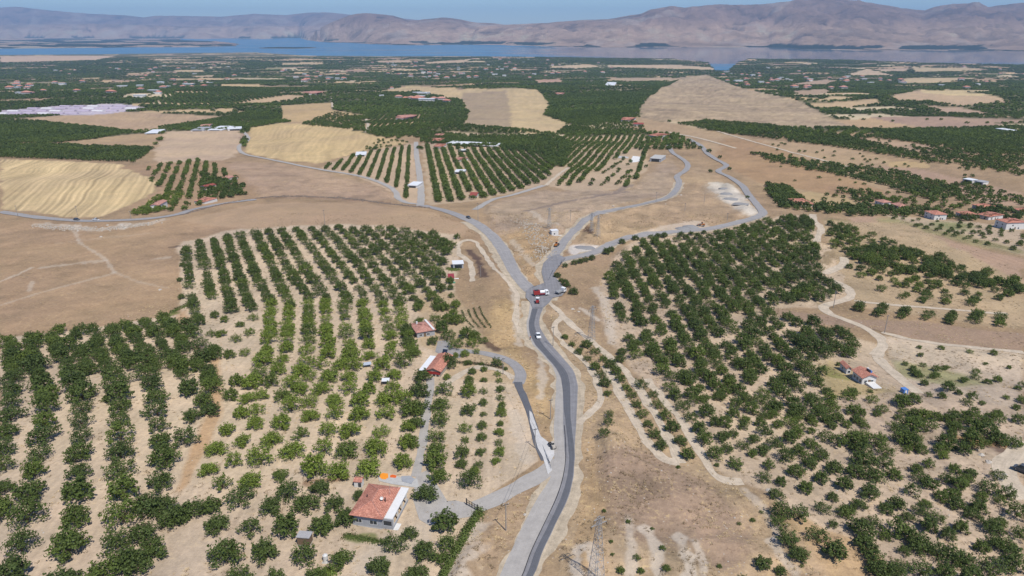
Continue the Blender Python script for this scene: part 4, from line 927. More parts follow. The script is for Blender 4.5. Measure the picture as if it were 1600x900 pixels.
# roadside bushes and the terrace rows right of the road
for x, y, r, t in [(871, 429, 6, .05), (877, 436, 6, .08), (883, 441, 7, .05), (887, 444, 6, .08), (896, 455, 8, .05), (883, 413, 6, .1), (898, 409, 7, .1), (907, 407, 6, .08), (915, 405, 7, .08), (925, 402, 6, .08), (948, 393, 8, .08), (955, 389, 6, .1), (972, 377, 6, .1), (993, 371, 7, .05), (1017, 369, 6, .1), (1028, 368, 6, .1), (1038, 367, 6, .1), (1064, 366, 6, .1), (1080, 364, 6, .1), (1100, 362, 5, .1), (968, 443, 8, .06), (960, 421, 8, .06), (972, 548, 8, .12), (1110, 267, 4, .1), (1108, 236, 5, .1), (1125, 245, 4, .1), (1140, 263, 4, .1), (1168, 307, 4, .1)]:
    T(x, y, r, t, ('RS',))
row('T', 1, [(882, 524), (900, 540), (922, 562), (938, 580), (946, 600), (950, 622), (951, 650), (945, 672)], 12, (7, 8.5), md, (8,))
row('T', 2, [(918, 538), (930, 547), (942, 558), (960, 576), (978, 604), (989, 617), (999, 634), (1011, 656), (1024, 674), (1033, 693)], 13, (8, 9.5), md)
row('T', 3, [(968, 560), (985, 580), (1003, 600), (1020, 614), (1027, 629), (1046, 657), (1061, 682), (1066, 694), (1074, 708)], 10, (9, 12), md)
# right hand slope orchard, seen from above
for x, y, r in [(1047, 603, 12), (1054, 616, 12), (1067, 633, 13), (1080, 650, 12), (1092, 668, 13), (1101, 685, 15), (1117, 709, 14), (1150, 722, 14), (1164, 746, 13), (1088, 623, 12), (1104, 642, 13), (1118, 657, 11), (1133, 658, 12), (1146, 644, 11),
                (1162, 663, 10), (1131, 680, 13), (1146, 675, 10), (1161, 694, 11), (1136, 699, 12), (1178, 683, 11), (1196, 671, 13), (1193, 701, 13), (1212, 690, 13), (1234, 682, 13), (1248, 666, 12), (1268, 692, 13), (1248, 702, 12), (1228, 711, 14), (1264, 713, 12),
                (1202, 723, 11), (1245, 735, 13), (1266, 722, 13), (1283, 710, 12), (1303, 730, 13), (1283, 745, 13), (1194, 743, 12), (1221, 749, 10), (1260, 760, 13), (1320, 755, 14), (1213, 770, 13), (1302, 773, 9), (1287, 791, 13), (1323, 797, 14), (1343, 786, 13), (1385, 792, 13),
                (1303, 814, 9), (1366, 813, 13), (1220, 800, 16), (1218, 812, 14), (1250, 802, 19), (1233, 840, 18), (1250, 864, 14), (1277, 835, 18), (1305, 862, 18), (1192, 877, 15), (1221, 888, 10), (1162, 900, 9), (1337, 735, 17), (1350, 720, 17), (1368, 742, 16), (1360, 768, 15), (1383, 722, 15), (1398, 740, 13),
                (1347, 828, 19), (1352, 848, 19), (1366, 868, 19), (1378, 890, 20), (1404, 830, 23), (1425, 838, 20), (1440, 852, 18), (1467, 862, 20), (1490, 868, 19), (1510, 875, 19), (1440, 890, 20), (1400, 895, 18), (1478, 895, 20), (1520, 900, 22), (1550, 885, 22), (1585, 880, 22), (1452, 820, 15), (1465, 806, 13),
                (1403, 786, 14), (1425, 765, 14), (1452, 752, 15), (1437, 742, 12), (1490, 770, 14), (1495, 785, 13), (1500, 755, 15), (1530, 790, 16), (1520, 802, 16), (1503, 822, 14), (1552, 822, 17), (1545, 763, 15), (1575, 772, 16), (1560, 740, 12), (1590, 800, 17), (1575, 850, 18), (1558, 845, 14), (1535, 852, 13), (1596, 832, 15),
                (1440, 795, 13), (1420, 805, 12), (1482, 745, 12), (1518, 736, 11), (1290, 680, 13), (1310, 690, 14), (1335, 690, 19), (1348, 702, 17), (1370, 690, 18), (1385, 705, 14), (1412, 685, 16), (1425, 690, 14), (1400, 665, 14), (1425, 665, 17), (1450, 665, 15), (1480, 690, 14), (1440, 700, 10), (1506, 700, 13), (1520, 690, 15), (1545, 675, 19), (1560, 685, 15), (1585, 690, 14)]:
    T(x, y, r * 1.06, .12 + .12 * (random.random() > .7), ('S',))
# bushes on the dry slope
SHR = [(1124, 885, 5), (1035, 857, 6.5), (1041, 889, 7), (995, 872, 7), (1001, 893, 7), (981, 815, 4.5), (1019, 826, 4), (1176, 813, 4.5), (1155, 818, 4), (970, 893, 8), (955, 846, 4), (957, 866, 4), (944, 798, 3.5), (1253, 884, 4), (1060, 730, 4), (1120, 727, 5), (784, 570, 4), (790, 577, 4), (1190, 800, 4), (985, 610, 4), (1310, 570, 5), (1360, 612, 5)]

# generated orchard blocks: rows laid out in world space inside an outline from the photo
def block(poly, rowline, rg, tg, size, tint, prob=.95, jit=.5, tv=.08, phase=0.0, zone='B'):
    if max(p[1] for p in poly) < 256 and rg < 9: rg = rg * 1.28; size = size * .95
    W = wpoly(poly); a, b = at([rowline[0][0], rowline[1][0]], [rowline[0][1], rowline[1][1]])
    d = (b - a) / np.hypot(*(b - a)); n = np.array([-d[1], d[0]])
    c = W @ d; e = W @ n
    us = np.arange(c.min(), c.max(), tg); vs = np.arange(e.min() + phase * rg, e.max(), rg)
    U, Vv = np.meshgrid(us, vs); U = U + (_hash(np.round(Vv * 3), Vv * 0, 9) * tg)
    X = U * d[0] + Vv * n[0]; Y = U * d[1] + Vv * n[1]
    X = X + (RS.rand(*X.shape) - .5) * 2 * jit; Y = Y + (RS.rand(*X.shape) - .5) * 2 * jit
    # gentle bending of the rows
    k = inpoly(X, Y, W) & (RS.rand(*X.shape) < prob)
    X = X[k]; Y = Y[k]; S = size * RS.uniform(.78, 1.18, X.shape)
    t = np.clip(tint + .04 + RS.uniform(-tv, tv, X.shape) + .16 * (RS.rand(*X.shape) > .85) + .18 * (vnoise(X / 40, Y / 40, 77) - .5), 0, 1)
    if min(p[1] for p in poly) < 240: t = np.clip(t + .10 * (vnoise(X / 70, Y / 110, 55)), 0, 1)
    for q in zip(X, Y, S, t): TREES.append(dict(x=q[0], y=q[1], s=q[2], t=q[3], key=(zone,)))
# big right orchard (dense, dark)
block([(932, 450), (955, 432), (965, 405), (1000, 378), (1100, 372), (1195, 345), (1262, 336), (1278, 380), (1285, 385), (1305, 400), (1285, 432), (1312, 445), (1312, 462), (1275, 475), (1190, 478), (1200, 490), (1300, 515), (1350, 540), (1360, 552), (1310, 560), (1280, 560), (1290, 620), (1300, 660), (1270, 655), (1200, 650), (1130, 625), (1050, 590), (985, 565), (975, 545), (985, 520), (965, 490), (950, 460)],
      ((1040, 450), (1130, 600)), 7.2, 5.4, 6.1, .10, .92, 1.15)
block([(1040, 585), (1120, 610), (1270, 650), (1300, 660), (1280, 668), (1200, 662), (1130, 640), (1080, 620)], ((1060, 600), (1200, 655)), 6.2, 6, 4.8, .14, .9, .9)
block([(1280, 620), (1330, 620), (1420, 625), (1500, 640), (1600, 655), (1600, 690), (1500, 680), (1400, 650), (1330, 680), (1290, 670)], ((1300, 640), (1500, 655)), 8, 6.5, 5.0, .16, .85, 1.5)
block([(1390, 560), (1600, 590), (1600, 650), (1500, 640), (1430, 615)], ((1430, 590), (1600, 615)), 9, 7.5, 3.2, .2, .75, 1.2)
block([(1380, 530), (1600, 556), (1600, 590), (1400, 562)], ((1400, 545), (1600, 570)), 9, 9, 2.6, .2, .55, 1.5)
block([(1280, 572), (1292, 600), (1330, 608), (1420, 618), (1330, 625), (1280, 630), (1270, 600)], ((1290, 610), (1400, 620)), 8, 7, 5, .14, .7, 1.5)
block([(1180, 640), (1290, 650), (1420, 640), (1600, 660), (1600, 735), (1560, 700), (1500, 720), (1600, 800), (1600, 910), (1400, 910), (1345, 860), (1290, 800), (1230, 745), (1160, 715), (1120, 660)], ((1200, 680), (1400, 720)), 5.0, 4.8, 3.7, .18, .62, 1.2, .12)
block([(1400, 570), (1600, 600), (1600, 655), (1500, 645), (1440, 615)], ((1430, 590), (1600, 615)), 7, 6.5, 3.8, .18, .5, 2.0)
block([(0, 538), (130, 520), (280, 496), (300, 520), (335, 560), (338, 640), (318, 640), (310, 600), (270, 590), (240, 586), (120, 592), (0, 590)], ((60, 590), (50, 535)), 6.6, 5.2, 6.2, .14, .97, .8)
block([(1400, 202), (1600, 197), (1600, 258), (1560, 268), (1500, 250), (1440, 226), (1380, 213)], ((1420, 210), (1580, 240)), 8, 7, 6.2, .12, .9, 1.2)
block([(1190, 204), (1330, 206), (1600, 262), (1600, 340), (1420, 330), (1260, 300), (1200, 260)], ((1200, 220), (1500, 280)), 11, 10, 4.2, .16, .16, 3.5)
block([(1500, 284), (1600, 306), (1600, 322), (1520, 308), (1470, 292)], ((1500, 290), (1600, 315)), 7, 6, 5.0, .14, .75, 1.2)
block([(1262, 318), (1300, 300), (1350, 300), (1420, 312), (1440, 322), (1340, 326)], ((1280, 310), (1400, 320)), 8, 8, 4.6, .2, .5, 2.2)
block([(1420, 226), (1530, 250), (1600, 268), (1600, 276), (1510, 262), (1440, 240)], ((1440, 235), (1580, 268)), 7, 6.5, 5.6, .14, .8, 1.2)
# rows right of the pale lane
block([(1335, 478), (1400, 484), (1600, 498), (1600, 515), (1470, 506), (1380, 498), (1330, 490), (1318, 482)], ((1400, 500), (1412, 482)), 8.6, 5.4, 5.4, .12, .97, .4)
block([(1355, 442), (1420, 450), (1500, 462), (1600, 470), (1600, 485), (1480, 478), (1360, 466)], ((1400, 475), (1412, 455)), 9.5, 7, 5, .16, .75, 1.4)
block([(1290, 350), (1340, 360), (1440, 400), (1520, 428), (1600, 450), (1600, 468), (1500, 452), (1400, 436), (1330, 435), (1318, 402), (1290, 382)], ((1330, 380), (1500, 430)), 7.5, 6.5, 5.8, .15, .80, 1.6, .18)
block([(1330, 385), (1400, 388), (1470, 405), (1600, 445), (1600, 462), (1500, 446), (1400, 425), (1340, 415)], ((1330, 390), (1500, 430)), 6.5, 6, 6.4, .13, .75, 1.6, .15)
block([(1345, 425), (1420, 432), (1600, 462), (1600, 470), (1450, 460), (1360, 445)], ((1340, 435), (1600, 465)), 7, 6.5, 4.6, .25, .6, 2, .2)
block([(1385, 338), (1600, 358), (1600, 400), (1500, 376), (1425, 355)], ((1420, 350), (1600, 388)), 7.5, 7, 3.4, .15, .7, .8)
block([(1195, 292), (1235, 295), (1262, 318), (1300, 322), (1400, 325), (1480, 332), (1560, 325), (1600, 332), (1600, 345), (1500, 345), (1400, 338), (1330, 338), (1250, 330), (1215, 325)], ((1220, 300), (1280, 325)), 6.5, 6, 6.4, .1, .85, 1.5)
block([(1300, 296), (1360, 300), (1420, 312), (1500, 318), (1530, 312), (1500, 328), (1400, 325), (1350, 318)], ((1300, 300), (1500, 322)), 8, 8, 6, .16, .6, 2)
# mid distance left
block([(0, 190), (60, 190), (208, 205), (150, 217), (80, 224), (0, 224)], ((0, 205), (200, 210)), 6.5, 6, 7, .08, 1, .5)
block([(0, 226), (90, 227), (240, 232), (228, 242), (208, 254), (100, 250), (0, 246)], ((0, 236), (220, 240)), 6.5, 6, 7, .06, 1, .5)
block([(228, 262), (310, 250), (345, 262), (385, 290), (380, 305), (330, 310), (300, 328), (262, 333), (215, 334), (240, 318), (262, 300), (232, 282)], ((285, 330), (305, 262)), 9, 6.5, 5.4, .2, .78, .8)
block([(232, 318), (262, 300), (300, 300), (270, 320), (250, 335), (200, 338)], ((240, 325), (280, 310)), 6, 5, 5, .45, .8, 1)
block([(315, 272), (380, 290), (385, 305), (330, 315), (312, 300)], ((330, 310), (350, 280)), 6, 5.5, 6, .1, .9, 1)
block([(500, 264), (560, 240), (640, 228), (648, 226), (652, 314), (634, 310), (620, 300), (600, 285), (560, 275)], ((636, 305), (640, 235)), 9.3, 5.2, 5.0, .12, .97, .3)
block([(664, 228), (700, 222), (780, 228), (870, 235), (858, 280), (800, 300), (745, 312), (670, 318)], ((680, 312), (668, 245)), 9.6, 5.0, 7.0, .12, .96, .5)
block([(655, 205), (730, 212), (870, 212), (895, 225), (880, 262), (860, 260), (850, 240), (700, 228), (655, 222)], ((700, 222), (860, 228)), 6.5, 6, 7, .08, .96, .8)
block([(880, 215), (1008, 212), (1008, 225), (960, 250), (900, 290), (860, 292), (850, 285), (878, 265)], ((880, 285), (950, 215)), 8.6, 5.4, 6.2, .16, .9, .6)
block([(1000, 222), (1012, 225), (1010, 262), (985, 292), (975, 292), (1000, 250)], ((985, 290), (1008, 228)), 7, 5.5, 6, .1, .9, .6)
block([(900, 288), (960, 250), (990, 245), (985, 290), (950, 298)], ((905, 290), (960, 250)), 12, 9, 5, .14, .55, 1.4)
block([(720, 195), (860, 212), (1010, 208), (1000, 190), (900, 195), (868, 208), (790, 200)], ((740, 200), (860, 212)), 7, 6.5, 6.5, .1, .9, .5)
block([(570, 180), (600, 150), (650, 142), (720, 158), (730, 178), (720, 195), (650, 205), (600, 212), (575, 205)], ((600, 200), (650, 150)), 8, 6.5, 6.5, .1, .92, .6)
block([(470, 195), (520, 175), (565, 182), (572, 204), (520, 200)], ((480, 195), (550, 180)), 10, 8, 6, .12, .8, 1)
block([(1060, 194), (1100, 188), (1200, 196), (1300, 210), (1420, 236), (1500, 262), (1400, 245), (1250, 222), (1130, 208)], ((1080, 198), (1300, 225)), 8, 7, 6.6, .08, .92, .8)
block([(1165, 238), (1210, 244), (1300, 256), (1400, 268), (1500, 295), (1520, 315), (1440, 312), (1380, 290), (1290, 272), (1200, 252)], ((1180, 242), (1400, 290)), 7.5, 6.5, 6.6, .1, .88, 1.2)
block([(1410, 285), (1500, 300), (1600, 325), (1600, 330), (1500, 315)], ((1420, 290), (1600, 325)), 9, 9, 5.4, .14, .6, 2)
block([(1190, 290), (1230, 290), (1265, 318), (1220, 325)], ((1200, 292), (1240, 322)), 6.5, 6, 6.4, .08, .95, 1)
block([(850, 180), (910, 165), (1000, 165), (990, 190), (900, 197)], ((860, 185), (990, 175)), 9, 7, 6.5, .1, .9, .6)
block([(860, 150), (1000, 140), (1060, 125), (1040, 135), (1000, 160), (910, 162), (860, 175)], ((860, 160), (1000, 150)), 8, 7, 7, .1, .92, .8)
block([(240, 200), (350, 184), (400, 172), (440, 178), (440, 188), (380, 200), (300, 203)], ((250, 198), (430, 182)), 6.5, 6, 6.5, .1, .96, .6)
block([(225, 168), (250, 150), (300, 142), (430, 140), (440, 150), (380, 160), (350, 168), (240, 169)], ((290, 166), (270, 145)), 13, 6.5, 6.5, .14, .95, .5)
block([(560, 235), (600, 215), (640, 222), (640, 227)], ((570, 232), (640, 222)), 8, 7, 5, .1, .5, 1)

# drop trees that stand on roads, in houses or on yards
HOUSE_PX = [(595, 800, 11), (665, 515, 8), (672, 572, 9), (1368, 578, 8), (1325, 572, 5), (475, 845, 3), (603, 752, 5), (630, 750, 4)]
tx = np.array([t['x'] for t in TREES]); ty = np.array([t['y'] for t in TREES]); keepm = np.ones(len(TREES), bool)
gen = np.array([t['key'][0] in ('B',) for t in TREES])
for C_, hw in ROADS:
    x0, x1, y0, y1 = C_[:, 0].min() - hw, C_[:, 0].max() + hw, C_[:, 1].min() - hw, C_[:, 1].max() + hw
    idx = np.nonzero((tx > x0) & (tx < x1) & (ty > y0) & (ty < y1))[0]
    if len(idx) == 0: continue
    d = np.hypot(tx[idx][:, None] - C_[None, :, 0], ty[idx][:, None] - C_[None, :, 1]).min(1)
    lim = np.where(gen[idx], hw + 1.2, hw * .4); keepm[idx[d < lim]] = False
HOUSE_PX += [(681, 217, 12), (684, 226, 13), (685, 231, 10), (685, 210, 9), (713, 248, 7), (713, 254, 6), (739, 303, 6), (739, 308, 4), (1019, 210, 8), (624, 183, 16), (624, 188, 10), (488, 145, 20), (978, 186, 15), (998, 194, 14), (875, 146, 14), (563, 241, 8), (644, 287, 8),
             (716, 268, 8), (716, 273, 6), (716, 410, 6), (236, 205, 12), (307, 202, 14), (334, 201, 14), (366, 201, 14), (1024, 247, 9), (724, 234, 10), (724, 238, 7), (948, 133, 30), (254, 315, 7), (258, 321, 6), (310, 312, 7), (330, 291, 7), (329, 297, 5), (351, 277, 5),
             (1458, 333, 8), (1460, 339, 7), (1507, 335, 8), (1541, 336, 8), (1570, 345, 10), (1575, 352, 8), (1530, 321, 8), (1595, 328, 8), (1242, 314, 8), (1247, 319, 5), (1375, 316, 7), (1400, 321, 7), (575, 571, 3), (603, 600, 3), (1583, 202, 14)]
HOUSE_PX += [(x_, 225 + dy_, 8) for x_ in range(698, 778, 7) for dy_ in (0, 5)]
for hx, hy, hr in HOUSE_PX:
    p = at1(hx, hy, 1.0); keepm &= ~((np.hypot(tx - p.x, ty - p.y) < hr) & gen)
# generated trees must not overlap the hand placed ones
hand = np.nonzero(~gen)[0]
for i in np.nonzero(gen & keepm)[0]:
    if ty[i] > 420: continue
    if (np.hypot(tx[hand] - tx[i], ty[hand] - ty[i]) < 3.2).any(): keepm[i] = False
TREES = [t for t, k in zip(TREES, keepm) if k]

# ---- the far plain
def far_plain():
    pts = []
    hand_polys = [L['W'] for L in LAND]
    for y0, y1, sp, size in ((880, 1500, 8.5, 7.5), (1500, 2400, 11.5, 10), (2400, 3400, 16, 14), (3400, 7000, 23, 20)):
        ys = np.arange(y0, y1, sp)
        for y in ys:
            hx = .75 * (y * CP + 60) * 1.06; xs = np.arange(-hx, hx, sp)
            X = xs + (RS.rand(len(xs)) - .5) * sp * .5; Y = y + (RS.rand(len(xs)) - .5) * sp * .5
            pts.append(np.stack([X, Y, size * RS.uniform(.75, 1.2, len(xs)), np.full(len(xs), sp)], 1))
    P = np.concatenate(pts)
    px, py, _ = project(P[:, 0], P[:, 1], hgt(P[:, 0], P[:, 1]))
    k = P[:, 1] < shore_y(np.clip(px, -300, 1900)) - 40
    P = P[k]
    hf, hc, hd = parcel(P[:, 0], P[:, 1]); big = fbm(P[:, 0] / 1500, P[:, 1] / 900, 3, 131)
    isf = hf > .75 + (.5 - big) * .75
    # row gaps in some parcels
    ang = hd * 3.14; q = P[:, 0] * np.cos(ang) + P[:, 1] * np.sin(ang)
    gap = (hd > .5) & ((q / 19.0) % 1.0 < .45)
    k = ~isf & ~gap & (RS.rand(len(P)) < np.where(hd < .2, .80, .96))
    k |= isf & (RS.rand(len(P)) < .015)
    for W in hand_polys: k &= ~inpoly(P[:, 0], P[:, 1], W)
    P = P[k]
    t = np.clip(.16 + .26 * hc[k] * (hc[k] > .4) + RS.uniform(-.05, .05, len(P)), 0, 1)
    return P[:, 0], P[:, 1], P[:, 2], t
FX, FY, FS, FT = far_plain()

def scatter(name, X, Y, S, Tn, sources, label, cat, zoff=-.05, flat=1.0, zmax=1.25):
    me = bpy.data.meshes.new(name); Z = hgt(X, Y) + zoff
    me.vertices.add(len(X)); me.vertices.foreach_set('co', np.stack([X, Y, Z], 1).ravel().astype(np.float32))
    for nm, arr in (('tint', Tn), ('sc', S), ('scz', np.minimum(S * flat, zmax)), ('rot', RS.rand(len(X)) * 6.283)):
        a = me.attributes.new(nm, 'FLOAT', 'POINT'); a.data.foreach_set('value', np.asarray(arr, np.float32))
    a = me.attributes.new('var', 'INT', 'POINT'); a.data.foreach_set('value', RS.randint(0, len(sources), len(X)).astype(np.int32))
    o = bpy.data.objects.new(name, me); COL.objects.link(o); o['kind'] = 'stuff'; o['label'] = label; o['category'] = cat
    ng = bpy.data.node_groups.new(name + '_nodes', 'GeometryNodeTree')
    ng.interface.new_socket('Geometry', in_out='INPUT', socket_type='NodeSocketGeometry'); ng.interface.new_socket('Geometry', in_out='OUTPUT', socket_type='NodeSocketGeometry')
    gi = ng.nodes.new('NodeGroupInput'); go = ng.nodes.new('NodeGroupOutput'); jn = ng.nodes.new('GeometryNodeJoinGeometry')
    def named(n_, t_):
        q = ng.nodes.new('GeometryNodeInputNamedAttribute'); q.data_type = t_; q.inputs[0].default_value = n_; return q.outputs[0]
    var = named('var', 'INT'); sc = named('sc', 'FLOAT'); rot = named('rot', 'FLOAT')
    cx = ng.nodes.new('ShaderNodeCombineXYZ'); ng.links.new(rot, cx.inputs[2])
    cs = ng.nodes.new('ShaderNodeCombineXYZ')
    for i in (0, 1): ng.links.new(sc, cs.inputs[i])
    ng.links.new(named('scz', 'FLOAT'), cs.inputs[2])
    for i, src in enumerate(sources):
        cmp_ = ng.nodes.new('FunctionNodeCompare'); cmp_.data_type = 'INT'; cmp_.operation = 'EQUAL'
        ng.links.new(var, cmp_.inputs[2]); cmp_.inputs[3].default_value = i
        oi = ng.nodes.new('GeometryNodeObjectInfo'); oi.inputs[0].default_value = src; oi.inputs['As Instance'].default_value = True
        ip = ng.nodes.new('GeometryNodeInstanceOnPoints')
        ng.links.new(gi.outputs[0], ip.inputs['Points']); ng.links.new(cmp_.outputs[0], ip.inputs['Selection']); ng.links.new(oi.outputs['Geometry'], ip.inputs['Instance'])
        ng.links.new(cx.outputs[0], ip.inputs['Rotation']); ng.links.new(cs.outputs[0], ip.inputs['Scale']); ng.links.new(ip.outputs[0], jn.inputs[0])
    ng.links.new(jn.outputs[0], go.inputs[0])
    md_ = o.modifiers.new('scatter', 'NODES'); md_.node_group = ng
    return o
def src(mesh, nm): return bpy.data.objects.new(nm, mesh)     # library object, never linked to the scene
SRC_N = [src(m, 'crown_source') for m in CR[1:6]]; SRC_L = [src(m, 'crown_source') for m in LOWC]; SRC_F = [src(m, 'crown_source') for m in FARC]

# ------------------------------------------------------------------ choose the 300 trees that show largest
BASE_D = 5.6      # crown diameter of the unit crown mesh
for t in TREES:
    z = float(hgt(t['x'], t['y'])) + 1.5; px, py, dep = project(t['x'], t['y'], z); t['px'], t['py'], t['dep'] = px, py, dep
    m_ = .5 * t['s'] / dep * F
    t['app'] = t['s'] / dep if (-m_ < px < 1600 + m_ and -m_ < py < 900 + m_) else 0
order = sorted(range(len(TREES)), key=lambda i: -TREES[i]['app'])
IND = order[:300]; rest = order[300:]
ORD = ['zeroth', 'first', 'second', 'third', 'fourth', 'fifth', 'sixth', 'seventh', 'eighth', 'ninth', 'tenth', 'eleventh', 'twelfth', 'thirteenth', 'fourteenth', 'fifteenth', 'sixteenth', 'seventeenth', 'eighteenth', 'nineteenth', 'twentieth']
def ordw(n):
    if n <= 20: return ORD[n]
    tens = {2: 'twenty', 3: 'thirty', 4: 'forty', 5: 'fifty', 6: 'sixty', 7: 'seventy', 8: 'eighty', 9: 'ninety'}
    return tens[n // 10] + ('-' + ORD[n % 10] if n % 10 else 'th').replace('yth', 'ieth') if n % 10 else tens[n // 10][:-1] + 'ieth'
LM = [(595, 795, 'the house with the white porch roof'), (745, 790, 'the iron gate'), (672, 575, 'the house with the white side roof'), (478, 850, 'the grey shed'), (1365, 580, 'the white farmhouse with its orange roof'),
      (935, 860, 'the near lattice pylon'), (855, 700, 'the white lime spill'), (1060, 722, 'the end of the terrace track'), (1230, 760, 'the white rock at the slope edge'), (1340, 700, 'the dense dark clump'), (1590, 740, 'the dark car at the right edge'),
      (1410, 850, 'the bottom right hedge'), (660, 515, 'the house with the grey wall'), (790, 820, 'the concrete lamp pole'), (310, 700, 'the brown track beside the dark orchard')]
cnt = {}
byrank = {}
for i in IND:
    t = TREES[i]
    if t['key'][0] in ('L', 'C', 'T', 'M'): continue
    L_ = min(LM, key=lambda l: math.hypot(l[0] - t['px'], (l[1] - t['py']) * 1.3)); byrank.setdefault(L_[2], []).append((math.hypot(L_[0] - t['px'], (L_[1] - t['py']) * 1.3), i, L_))
lab = {}
for nm, lst in byrank.items():
    sides = {}
    for d, i, L_ in sorted(lst):
        t = TREES[i]; dx = t['px'] - L_[0]; dy = t['py'] - L_[1]
        sd = ('right of' if dx > 0 else 'left of') if abs(dx) > abs(dy) else ('below' if dy > 0 else 'above')
        sides[sd] = sides.get(sd, 0) + 1
        lab[i] = '%s nearest %s ' + sd + ' ' + nm, sides[sd]
for i in IND:
    t = TREES[i]; tone_ = 'yellow-green' if t['t'] > .5 else ('mid green' if t['t'] > .27 else 'dark green')
    sz = 'broad ' if t['s'] > 6.3 else ('small ' if t['s'] < 3.8 else '')
    k = t['key']
    if k[0] in ('L', 'C', 'T', 'M'):
        zn = {'L': 'left dark orchard', 'C': 'bright middle orchard', 'T': 'terrace beside the road', 'M': 'far dark part of the middle orchard'}[k[0]]
        lab[i] = f"{sz}{tone_} tree, {ordw(k[2] + 1)} from far end, {ordw(k[1])} row from left, {zn}"
    else:
        f_, n_ = lab[i]; lab[i] = f_ % (sz + tone_ + ' tree,' + (' ' + ordw(n_) if n_ > 1 else ''), '') if False else f"{sz}{tone_} tree, " + (ordw(n_) + ' ' if n_ > 1 else '') + f_.replace('%s nearest %s ', 'nearest ')
for n_, i in enumerate(IND):
    t = TREES[i]
    o = empty('apricot_tree', (t['x'], t['y'], float(hgt(t['x'], t['y'])) - .05), random.random() * 6.28, lab[i], 'tree', 'apricot trees of the near orchards')
    s = t['s'] / BASE_D; o.scale = (s * random.uniform(.9, 1.1), s * random.uniform(.9, 1.1), s * random.uniform(.82, 1.15))
    c = bpy.data.objects.new('crown', CR[n_ % len(CR)]); COL.objects.link(c); c.parent = o; c['tint'] = float(t['t'])
    k_ = bpy.data.objects.new('trunk', TK[n_ % 3]); COL.objects.link(k_); k_.parent = o
RA = np.array([[TREES[i]['x'], TREES[i]['y'], TREES[i]['s'] / BASE_D, TREES[i]['t']] for i in rest])
nearm = RA[:, 1] < 520
# trees seen beyond the 300 largest: one object
ALLX = np.concatenate([RA[:, 0], FX]); ALLY = np.concatenate([RA[:, 1], FY]); ALLS = np.concatenate([RA[:, 2], FS / BASE_D]); ALLT = np.concatenate([RA[:, 3], FT])
def scatter_all():
    # one object: near, middle and far trees pick crowns of matching fineness
    dist = ALLY
    lod = np.where(dist < 480, 0, np.where(dist < 1500, 1, 2))
    var = np.where(lod == 0, RS.randint(0, 5, len(dist)), np.where(lod == 1, 5 + RS.randint(0, 3, len(dist)), 8 + RS.randint(0, 3, len(dist))))
    o = scatter('orchard_trees', ALLX, ALLY, ALLS, ALLT, SRC_N + SRC_L + SRC_F, 'thousands of dark green apricot trees in orchards running back to the lake', 'orchard trees')
    o.data.attributes['var'].data.foreach_set('value', var.astype(np.int32)); return o
scatter_all()
print('TREES', len(TREES), 'far', len(FX))
for i, (x, y, r) in enumerate(SHR):
    p = at1(x, y, .3); d = p.y * CP + (CAMZ - p.z) * SP; s = 2 * r * d / F / BASE_D
    o = empty('bush', p, random.random() * 6, None, 'bush', 'low bushes on the dry slope'); o.scale = (s, s, s * .9)
    pos = 'left' if x < 1000 else ('middle' if x < 1100 else 'right')
    o['label'] = f"low olive bush on dry ground, {ordw(i + 1)} of the scattered bushes, {pos} side of the slope"
    c = bpy.data.objects.new('foliage', CR[i % 5]); COL.objects.link(c); c.parent = o; c['tint'] = .25
    k_ = bpy.data.objects.new('stem', TK[i % 3]); COL.objects.link(k_); k_.parent = o
#@@OBJECTS@@
# ------------------------------------------------------------------ houses
def set_uv(o):
    me = o.data; uv = me.uv_layers.new(name='UVMap')
    for p in me.polygons:
        n = p.normal; t = Vector((0, 0, 1)).cross(n)
        t = t.normalized() if t.length > .05 else Vector((1, 0, 0)); s = n.cross(t)
        for li in p.loop_indices:
            v = me.vertices[me.loops[li].vertex_index].co; uv.data[li].uv = (v.dot(t), v.dot(s))
def roof_mb(kind, L, Wd, h, rise, ov, axis='x'):
    """roof over 0..L x 0..Wd with overhang, slab thickness"""
    x0, x1, y0, y1 = -ov, L + ov, -ov, Wd + ov; mb = MB(); th = .14
    if kind == 'hip':
        if axis == 'x': r = (y1 - y0) / 2 * .95; a, b = (x0 + r, (y0 + y1) / 2), (x1 - r, (y0 + y1) / 2)
        else: r = (x1 - x0) / 2 * .95; a, b = ((x0 + x1) / 2, y0 + r), ((x0 + x1) / 2, y1 - r)
        v = [(x0, y0, h), (x1, y0, h), (x1, y1, h), (x0, y1, h), (*a, h + rise), (*b, h + rise)]
        top = [(0, 1, 5, 4), (1, 2, 5), (2, 3, 4, 5), (3, 0, 4)] if axis == 'x' else [(0, 1, 4), (1, 2, 5, 4), (2, 3, 5), (3, 0, 4, 5)]
    else:
        if axis == 'x': a, b = (x0, (y0 + y1) / 2), (x1, (y0 + y1) / 2)
        else: a, b = ((x0 + x1) / 2, y0), ((x0 + x1) / 2, y1)
        v = [(x0, y0, h), (x1, y0, h), (x1, y1, h), (x0, y1, h), (*a, h + rise), (*b, h + rise)]
        top = [(0, 1, 5, 4), (2, 3, 4, 5)] if axis == 'x' else [(1, 2, 5, 4), (3, 0, 4, 5)]
    k = len(v); v2 = v + [(x, y, z - th) for x, y, z in v]
    f = list(top) + [tuple(i + k for i in reversed(q)) for q in top]
    edges = {}
    for q in top:
        for i in range(len(q)):
            e = (q[i], q[(i + 1) % len(q)]); edges[e] = 1
    for (a_, b_) in edges:
        if (b_, a_) not in edges: f.append((b_, a_, a_ + k, b_ + k))
    return mb.add(v2, f)
